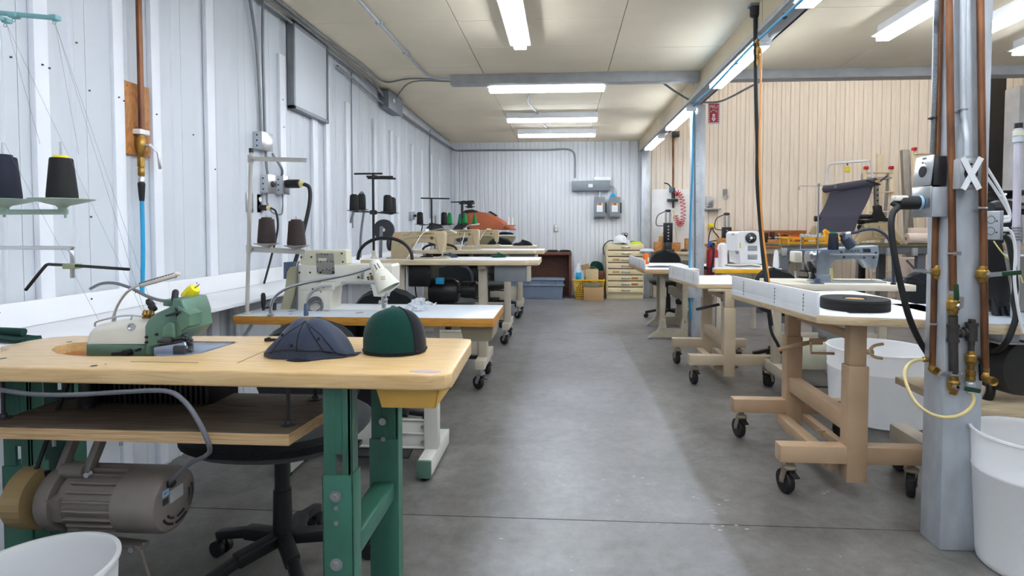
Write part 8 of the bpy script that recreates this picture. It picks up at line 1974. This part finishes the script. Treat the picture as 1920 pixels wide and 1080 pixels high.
for k, (xa, xb, ya, lab) in enumerate([(1228, 1242, 454, 'left honey wood block on the pale rear bench'), (1237, 1250, 443, 'tallest pale wood block on the rear bench behind the left one'), (1259, 1276, 455, 'honey wood block right of the tool post on the rear bench'), (1286, 1294, 447, 'narrow upright brown block close to the mid room column')]):
    q0, q1 = at(xa, ya, Y=9.8 + .12 * (k == 1)), at(xb, 471, Y=9.8 + .12 * (k == 1))
    solo('wood_block', MB().box(q0.x, q1.x, 9.8 + .15 * (k == 1), 9.93 + .12 * (k == 1), zl + .001, q0.z, .004), M['honeywood' if k != 1 else 'cardboard'], lab, 'wood block', 'wood blocks on the rear bench')
lump('fabric_scrap', (at(1215, 468, Y=9.75).x, 9.8, zl), .13, .06, .045, 'bluewhite', 'pale grey cloth heap at the left of the rear bench', 'fabric', 5)
lump('fabric_scrap', (at(1283, 470, Y=9.75).x, 9.78, zl), .06, .05, .04, 'navy', 'small dark cloth heap at the right of the rear bench', 'fabric', 7)
def hand_press(xb, yb, ytop, yclamp, Y, z, label):
    b, t, c = at(xb, yb, Y=Y), at(xb, ytop, Y=Y), at(xb, yclamp, Y=Y)
    r = thing('hand_press', label, 'press', (b.x, Y, z), 'upright hand presses in the rear bay')
    mb = MB()
    for e in (-.035, .035): mb.cyl((b.x + e, Y, c.z - .1), (b.x + e, Y, t.z), .018, n=12)
    mb.build('guide_rods', M['steel'], r)
    mb = MB(); mb.box(b.x - .075, b.x + .075, Y - .04, Y + .04, c.z - .34, c.z, .006); mb.m(1)
    for k in range(5): mb.cyl((b.x, Y - .04, c.z - .06 - .055 * k), (b.x, Y - .044, c.z - .06 - .055 * k), .014, n=10)
    mb.build('clamp_block', [M['blackmetal'], M['galv']], r)
    mb = MB(); mb.box(b.x - .05, b.x + .05, Y - .04, Y + .06, z, c.z - .33, .006); mb.box(b.x - .10, b.x + .10, Y - .08, Y + .1, z, z + .04, .005); mb.build('post', M['darksteel'], r)
    mb = MB(); mb.lathe([(.02, 0), (.05, .01), (.05, .04), (.02, .05)], (b.x, Y, t.z), n=14); mb.tube([(b.x - .04, Y, t.z + .02), (b.x - .18, Y - .02, t.z - .06), (b.x - .20, Y - .02, t.z - .22), (b.x - .08, Y - .03, c.z - .05)], .008); mb.build('head', M['darksteel'], r)
hand_press(1252, 471, 398, 418, 9.78, zl, 'upright hand press with chrome rods before the white board')
# copper drop, air fittings and red coil hose
a_, b2 = at(1262, 253, Y=10.2), at(1262, 352, Y=10.2)
r = thing('copper_pipe', 'copper air pipe dropping down the beige rear wall to the red coil hose', 'pipe', b2)
MB().tube([(a_.x, 10.2, a_.z), (b2.x, 10.2, b2.z)], .018, k=0).build('pipe', M['copper'], r)
q = at(1267, 252, Y=10.2); MB().box(q.x - .06, q.x + .06, 10.15, 10.26, q.z - .05, q.z + .05, .005).build('joint_box', M['darksteel'], r)
mb = MB(); mb.cyl((b2.x, 10.18, b2.z), (b2.x, 10.18, at(1262, 372, Y=10.18).z), .03, n=12); mb.box(b2.x - .11, b2.x + .08, 10.13, 10.2, at(1262, 378, Y=10.18).z, at(1262, 373, Y=10.18).z, .004); mb.cyl((b2.x, 10.17, at(1262, 390, Y=10.17).z), (b2.x, 10.17, at(1262, 378, Y=10.17).z), .02); mb.tube([(b2.x - .03, 10.16, b2.z - .02), (b2.x - .1, 10.14, b2.z + .06), (b2.x - .17, 10.13, b2.z + .08)], .012); mb.m(1).box(b2.x - .08, b2.x - .01, 10.12, 10.17, b2.z - .09, b2.z + .0, .01); mb.build('air_fittings', [M['darksteel'], M['slate']], r)
r = thing('coil_hose', 'red coiled air hose hanging on the white board', 'hose', at(1278, 390, Y=10.15))
path = catmull([at(1265, 365, Y=10.14), at(1271, 361, Y=10.14), at(1278, 372, Y=10.12), at(1281, 392, Y=10.1), at(1280, 412, Y=10.1), at(1276, 421, Y=10.1), at(1270, 416, Y=10.1), at(1266, 404, Y=10.12)], 10)
pts = []; N_ = 22 * 12
for i in range(N_):
    f = i / (N_ - 1) * (len(path) - 1); j = min(int(f), len(path) - 2); p_ = path[j].lerp(path[j + 1], f - j); t = (path[j + 1] - path[j]).normalized(); u = t.cross(Vector((0, 1, 0))).normalized(); a = 2 * PI * i / 12
    pts.append(p_ + (u * math.cos(a) + Vector((0, 1, 0)) * math.sin(a)) * .042)
mb = MB(); mb.tube(pts, .007, n=5, k=0); mb.build('coil', M['redink'], r)
r = thing('orange_hose', 'thin tan hoses forking down from the air fittings onto the rear bench', 'hose', at(1263, 395, Y=10.1))
mb = MB(); mb.tube([at(1262, 394, Y=10.1), at(1256, 412, Y=10.05), at(1246, 432, Y=10.0), at(1232, 452, Y=9.98)], .009); mb.tube([at(1263, 394, Y=10.1), at(1266, 415, Y=10.05), at(1268, 440, Y=10.0), at(1270, 453, Y=9.98)], .009); mb.build('hose', M['clearhose'], r)
# second rear bench with the orange back board
YO = 9.55
q0, q1 = at(1362, 459, Y=YO), at(1512, 459, Y=YO)
zo = at(1400, 459, Y=YO).z
r = bench(q0.x - .2, q1.x + .5, YO, 10.2, zo, 'long wooden workbench with an orange brown back board on the beige wall', 'honeywood')
zb2 = at(1440, 432, Y=10.2).z; MB().box(at(1366, 440, Y=10.2).x, at(1511, 440, Y=10.2).x, 10.17, 10.2, zo, zb2, .003).build('back_board', M['redwood'], r)
q0, q1 = at(1441, 449, Y=YO + .1), at(1480, 459, Y=YO + .1)
solo('wooden_box', MB().box(q0.x, q1.x, YO + .1, YO + .35, zo + .001, q0.z, .005), M['honeywood'], 'long honey wood box on the bench before the orange board', 'box')
def vise(x, Y, s_, label):
    b = at(x, 458, Y=Y); r = thing('vise', label, 'vise', (b.x, Y, zo), 'bench vises before the orange board')
    mb = MB(); mb.box(b.x - .09 * s_, b.x + .09 * s_, Y - .06, Y + .08, zo + .001, zo + .04, .006); mb.box(b.x - .06 * s_, b.x + .02 * s_, Y - .05, Y + .06, zo + .04, zo + .16 * s_, .012); mb.box(b.x + .06 * s_, b.x + .10 * s_, Y - .05, Y + .06, zo + .05, zo + .17 * s_, .008); mb.build('jaws', M['darksteel'], r)
    mb = MB(); mb.cyl((b.x - .16 * s_, Y, zo + .09 * s_), (b.x + .2 * s_, Y, zo + .09 * s_), .018); mb.cyl((b.x + .18 * s_, Y - .08, zo + .05 * s_), (b.x + .18 * s_, Y + .06, zo + .15 * s_), .008); mb.build('screw_bar', M['steel'], r)
vise(1436, YO + .2, 1.3, 'dark bench vise left of the honey wood box')
vise(1463, YO + .42, 1.0, 'small vise behind the honey wood box')
hand_press(1362, 459, 404, 426, YO + .2, zo, 'upright hand press with chrome rods right of the fire extinguisher')
q0, q1 = at(1358, 446, Y=YO + .1), at(1385, 459, Y=YO + .1)
for k, (xa, ya, w_, mt, lab) in enumerate([(1352, 447, .14, 'honeywood', 'tilted honey wood piece beside the second hand press'), (1372, 446, .10, 'redwood', 'upright brown piece between hand press and white machine'), (1380, 441, .12, 'darksteel', 'dark toothed machine block beside the white embroidery machine')]):
    q = at(xa, ya, Y=YO - .15 + .2 * k); solo('bench_block', MB().box(q.x, q.x + w_, YO + .02 + .1 * k, YO + .12 + .1 * k, zo + .001, q.z, .006), M[mt], lab, 'block')
# plates and cords on the beige wall
q = at(1330, 378, Y=10.28); r = thing('outlet_box', 'pale grey box on the beige wall right of the mid room column', 'electrical box', q)
MB().box(q.x - .07, q.x + .06, 10.2, 10.29, q.z - .09, q.z + .09, .005).build('box', M['galv'], r)
MB().box(q.x - .05, q.x + .04, 10.19, 10.2, q.z - .07, q.z + .07, .003).build('cover_plate', M['steel'], r)
q = at(1333, 392, Y=10.2); solo('wall_ledge', MB().box(q.x - .12, q.x + .16, 10.1, 10.29, q.z - .012, q.z + .012, .002), M['galv_dull'], 'thin grey ledge under the pale box on the beige wall', 'ledge')
q = at(1359, 362, Y=10.28); r = thing('key_hook', 'small grey wall hook plate with keys on the beige wall', 'hook', q)
MB().box(q.x - .035, q.x + .035, 10.24, 10.285, q.z - .05, q.z + .07, .004).build('hook_plate', M['conduit'], r)
MB().torus(q + Vector((.0, -.06, -.08)), .04, .006, (0, 1, 0), n=16, k=5).build('key_ring', M['steel'], r)
q = at(1333, 424, Y=10.26); r = thing('power_cord', 'yellow plug with two dark cords on the beige wall', 'cord', q)
MB().box(q.x - .05, q.x + .04, 10.2, 10.285, q.z - .04, q.z + .04, .01).build('plug', M['yellow'], r)
mb = MB(); mb.tube([q + Vector((0, -.06, -.03)), at(1331, 436, Y=10.15), at(1329, 445, Y=10.1), at(1328, 458, Y=10.05)], .010); mb.tube([q + Vector((.02, -.06, -.03)), at(1338, 433, Y=10.15), at(1346, 443, Y=10.1), at(1350, 450, Y=10.05)], .010); mb.build('cords', M['rubber'], r)

# grey bench with the fabric press, roll and rack
YG2 = 7.4; zg = at(1600, 459, Y=YG2).z
q0, q1 = at(1466, 460, Y=YG2), at(1750, 460, Y=YG2)
M['benchgrey'] = mat('blue_grey_bench_paint', (104, 108, 116), .5, var=.08)
r = thing('workbench', 'grey steel bench carrying the fabric press in the beige-walled bay', 'workbench', ((q0.x + q1.x) / 2, YG2 + .5, 0))
MB().box(q0.x, q1.x + .3, YG2, YG2 + 1.0, zg - .03, zg, .003).build('bench_top', M['olivecloth'], r)
MB().box(q0.x + .01, q1.x + .29, YG2 + .01, YG2 + .05, zg - .12, zg - .03, .003).build('apron', M['benchgrey'], r)
for x in (1473, 1732):
    xq = at(x, 490, Y=YG2).x
    for y in (YG2 + .04, YG2 + .92): MB().box(xq - .05, xq + .05, y, y + .07, 0, zg - .12, .003).build('leg', M['benchgrey'], r)
mb = MB(); mb.bar(at(1484, 484, Y=YG2 + .1), at(1474, 505, Y=YG2 + .1), .02, .02); mb.bar(at(1700, 488, Y=YG2 + .1), at(1722, 512, Y=YG2 + .1), .02, .02); mb.build('brace', M['benchgrey'], r)
for x in (1470, 1666, 1714):
    q = at(x, 472, Y=YG2); MB().box(q.x - .03, q.x + .03, YG2 - .03, YG2 + .01, q.z - .05, q.z + .05, .004).build('hinge_plate', M['galv_dull'], r)
# press body
Yp = YG2 + .15
r = thing('fabric_press', 'cream cast press unwinding a charcoal cloth sheet on the grey bench', 'press', (at(1645, 459, Y=Yp).x, Yp + .3, zg))
for dy in (0, .55):
    mb = MB(); sil(mb, [(1600, 455), (1604, 450), (1622, 420), (1628, 417), (1665, 417), (1671, 421), (1692, 448), (1694, 455), (1690, 459), (1684, 456), (1680, 450), (1660, 448), (1634, 450), (1616, 452), (1611, 458), (1604, 459)], Yp + dy, .07, .010, 3); mb.build('side_frame', M['cream'], r)
for x, y, rr in [(1606, 454, .03), (1688, 454, .03), (1622, 424, .03), (1634, 424, .035), (1650, 426, .02), (1640, 440, .03)]: q = at(x, y, Y=Yp); MB().cyl((q.x, Yp - .025, q.z), (q.x, Yp + .01, q.z), rr, n=16).build('boss', M['cream'], r)
for x, y in [(1660, 438), (1643, 435)]: q = at(x, y, Y=Yp); MB().box(q.x - .05, q.x + .05, Yp - .03, Yp + .01, q.z - .03, q.z + .03, .005).build('cover', M['cream'], r)
mb = MB()
for y in (406, 416, 426): q = at(1608, y, Y=Yp); mb.cyl((q.x + .06, Yp + .1, q.z), (q.x + .30, Yp + .1, q.z), .032, n=14)
mb.build('rollers', M['darksteel'], r)
mb = MB(); sil(mb, [(1618, 414), (1636, 410), (1641, 396), (1640, 386), (1648, 384), (1654, 386), (1655, 396), (1662, 408), (1676, 412), (1677, 417), (1660, 415), (1640, 415), (1628, 418)], Yp - .02, .06, .006); mb.build('black_yoke', M['blackmetal'], r)
mb = MB(); sil(mb, [(1642, 386), (1641, 352), (1642, 336), (1648, 336), (1648.5, 386)], Yp + .0, .05, .003); mb.m(1)
for y in (346, 356, 366, 376): q = at(1645, y, Y=Yp); mb.cyl((q.x, Yp - .005, q.z), (q.x, Yp + .0, q.z), .012, n=10)
mb.build('upright', [M['brackettin'], M['ink']], r)
mb = MB(); mb.tube([at(1632, 352, Y=Yp - .1), at(1645, 344, Y=Yp - .05), at(1663, 330, Y=Yp)], .010, k=3); mb.tube([at(1625, 338, Y=Yp - .1), at(1650, 346, Y=Yp - .04)], .012, k=0); mb.build('roll_holder', M['darksteel'], r)
R0, R1 = at(1546, 355, Y=Yp + .55), at(1642, 341, Y=Yp - .05)
mb = MB(); mb.cyl(R0, R1, .052, n=18); mb.m(1).cyl(R0.lerp(R1, -.04), R0.lerp(R1, 1.06), .02, n=12); mb.build('cloth_roll', [M['charcoalcloth'], M['cardboard']], r)
T0, T1_ = at(1556, 361, Y=Yp + .50), at(1637, 349, Y=Yp - .03); B0, B1 = at(1533, 437, Y=Yp + .45), at(1602, 434, Y=Yp - .02)
K0, K1 = at(1533, 408, Y=Yp + .50), at(1612, 404, Y=Yp - .02)
def sheet(u, v):
    a, k, b = T0.lerp(T1_, u), K0.lerp(K1, u) , B0.lerp(B1, u)
    if v < .7:
        t = v / .7; m_ = a.lerp(k, .5) + Vector((.03, 0, -.02)); return (a * (1 - t) ** 2 + m_ * 2 * t * (1 - t) + k * t * t)
    return k.lerp(b, (v - .7) / .3)
mb = MB(); mb.grid(sheet, 12, 24, .004); mb.build('cloth_sheet', M['charcoalcloth'], r, ang=60)
mb = MB(); q = at(1548, 372, Y=Yp + .55); mb.box(q.x - .04, q.x + .04, Yp + .53, Yp + .58, zg, at(1548, 352, Y=Yp + .55).z, .004); sil(mb, [(1514, 441), (1526, 424), (1531, 424), (1531, 441)], Yp + .5, .06, .004); mb.build('far_upright', M['cream'], r)
mb = MB(); q = at(1527, 410, Y=Yp + .5); mb.cyl(q, q + Vector((.3, -.05, 0)), .04, n=16); mb.build('cross_roller', M['blackmetal'], r)
mb = MB(); mb.tube([at(1550, 345, Y=Yp + .55), at(1551, 322, Y=Yp + .55), at(1556, 308, Y=Yp + .5), at(1580, 305, Y=Yp + .35), at(1632, 301, Y=Yp)], .017, k=3); mb.tube([at(1632, 302, Y=Yp), at(1634, 315, Y=Yp), at(1637, 333, Y=Yp)], .012, k=2); mb.build('overhead_arm', M['white_metal'], r)
q = at(1589, 310, Y=Yp + .29); mb = MB(); mb.tube([at(1589, 304, Y=Yp + .29), q], .010, k=0); mb.m(1).box(q.x - .03, q.x + .03, q.y - .02, q.y + .02, at(1589, 323, Y=Yp + .29).z, at(1589, 313, Y=Yp + .29).z, .01); mb.build('hook_tag', [M['darksteel'], M['yellow']], r)
# yellow rack with spools
q0, q1 = at(1478, 446, Y=YG2 + .1), at(1556, 458, Y=YG2 + .1)
r = thing('spool_rack', 'orange yellow rack of parts on the left of the grey bench', 'rack', ((q0.x + q1.x) / 2, YG2 + .2, zg))
M['rackyellow'] = mat('orange_yellow_paint', (234, 170, 30), .45)
mb = MB()
for y in (YG2 + .08, YG2 + .36):
    mb.bar((q0.x, y, q0.z), (q1.x, y, q0.z - .02), .02, .035); mb.bar((q0.x, y, zg + .02), (q1.x, y, zg + .02), .02, .025)
    for f in (0, .33, .66, 1): mb.bar((q0.x + (q1.x - q0.x) * f, y, zg), (q0.x + (q1.x - q0.x) * f, y, q0.z), .02, .02, (0, 1, 0))
for f in (0, .33, .66, 1): mb.bar((q0.x + (q1.x - q0.x) * f, YG2 + .08, q0.z), (q0.x + (q1.x - q0.x) * f, YG2 + .36, q0.z), .02, .02)
mb.build('rack_frame', M['rackyellow'], r)
mb = MB(); a_ = at(1549, 436, Y=YG2 + .1); mb.box(a_.x - .03, a_.x + .03, YG2 + .08, YG2 + .12, zg, a_.z, .004); mb.obox(a_ + Vector((.01, 0, .0)), (.10, .05, .05), (0, .6, 0), .006); a2_ = at(1575, 448, Y=YG2 + .05); mb.obox(a2_, (.12, .06, .05), (0, .2, 0), .006); mb.build('rack_end', M['rackyellow'], r)
mb = MB(); p0, p1 = at(1500, 443, Y=YG2 + .22), at(1545, 446, Y=YG2 + .22); mb.cyl(p0, p1, .02, n=14)
for k in range(7): mb.cyl(p0.lerp(p1, k / 7 + .02), p0.lerp(p1, k / 7 + .10), .036, n=16)
mb.build('spools', M['galv'], r)
p0, p1 = at(1484, 445, Y=YG2 + .2), at(1498, 445, Y=YG2 + .2); MB().cyl(p0, p1, .022, n=12).build('red_rod', M['redink'], r)
# fabric roll, ladders
q0, q1 = at(1699, 448, Y=YG2 + .3), at(1760, 447, Y=YG2 + .3)
r = thing('fabric_roll', 'pale pinkish roll of cloth at the right of the grey bench', 'fabric roll', ((q0.x + q1.x) / 2, YG2 + .3, zg))
M['palecloth'] = mat('pale_pink_cloth', (236, 222, 212), .8, var=.04)
MB().cyl((q0.x, YG2 + .3, zg + .075), (q1.x, YG2 + .3, zg + .075), .074, n=26).build('cloth', M['palecloth'], r)
MB().cyl((q0.x - .004, YG2 + .3, zg + .075), (q1.x - .1, YG2 + .3, zg + .075), .022, n=14).build('core', M['cardboard'], r)
q = at(1704, 427, Y=YG2 + .6); solo('pale_board', MB().box(q.x, q.x + .55, YG2 + .55, YG2 + .62, zg + .001, q.z, .004), M['palecloth'], 'pale panel standing behind the pink cloth roll', 'board')
M['ladder'] = mat('cream_fibreglass', (226, 212, 186), .5, var=.06)
def ladder(xl, xr, yt, Y, label, tray=False, fold=True):
    a_, b2 = at(xl, yt, Y=Y), at(xr, yt, Y=Y); w_ = b2.x - a_.x
    r = thing('step_ladder', label, 'ladder', ((a_.x + b2.x) / 2, Y, 0), 'step ladders by the beige wall')
    lean = .35; H = a_.z
    for x in (a_.x, b2.x):
        mb = MB(); mb.bar((x, Y - lean, 0), (x, Y, H), .07, .05, (0, 1, 0), .004); mb.build('rail', M['ladder'], r)
        mb = MB(); mb.bar((x + (.02 if x == a_.x else -.02), Y + .25, 0), (x, Y + .06, H - .05), .04, .04, (0, 1, 0), .003); mb.build('rear_rail', M['galv_dull'], r)
    n_ = int(H / .30)
    for k in range(1, n_ + 1):
        z = k * H / n_ - .04; y = Y - lean + lean * z / H
        mb = MB(); mb.box(a_.x, b2.x, y - .05, y + .05, z - .02, z, .003); mb.build('step', M['ladder'], r)
    for x in (a_.x - .02, b2.x - .03):
        MB().box(x, x + .05, Y - .06, Y + .02, H, H + .05, .008).build('red_cap', M['redink'], r)
    if tray:
        MB().box(a_.x, b2.x, Y - .05, Y + .10, H - .16, H - .12, .004).build('top_tray', M['galv_dull'], r)
ladder(1622, 1670, 318, 9.2, 'cream step ladder standing behind the fabric press', True)
ladder(1712, 1768, 283, 9.0, 'taller cream step ladder partly hidden by the near column')
q = at(1706, 276, Y=9.1); solo('wooden_plank', MB().box(q.x - .05, q.x + .05, 9.9, 9.95, 0, q.z, .004), M['ladder'], 'tall cream pole leaning space left of the taller ladder', 'pole')
a_ = at(1703, 280, Y=9.7); mb = MB(); mb.bar((a_.x - .05, 9.4, 0), (a_.x, 9.8, a_.z), .12, .08, (0, 1, 0), .006); solo('folded_ladder', mb, M['brackettin'], 'folded grey brown ladder standing upright left of the taller step ladder', 'ladder')
# grey partition low behind the silver machine
q0, q1 = at(1592, 498, Y=8.3), at(1660, 505, Y=8.3)
for k, (xa, xb, mt, lab) in enumerate([(1614, 1622, 'blackmetal', 'dark post seen under the grey bench'), ]):
    q = at(xa, 500, Y=8.5); solo('floor_post', MB().box(q.x, q.x + .07, 8.5, 8.57, 0, zg - .05, .004), M[mt], lab, 'post')
q0, q1 = at(1706, 478, Y=8.5), at(1726, 530, Y=8.5)
solo('pale_carton', MB().box(q0.x, q1.x + .2, 8.5, 8.8, 0, q0.z - .05, .006), M['palecloth'], 'pale carton standing on the floor under the grey bench', 'box')
q0 = at(1460, 470, Y=8.2); solo('white_bottle', MB().lathe([(.03, 0), (.035, .02), (.028, .12), (.02, .18), (.012, .2)], Vector((at(1460, 503, Y=6.5).x - .03, 6.5, Z7 + .001)), n=16), M['white'], 'tall white bottle at the right end of the yellow edged table', 'bottle')
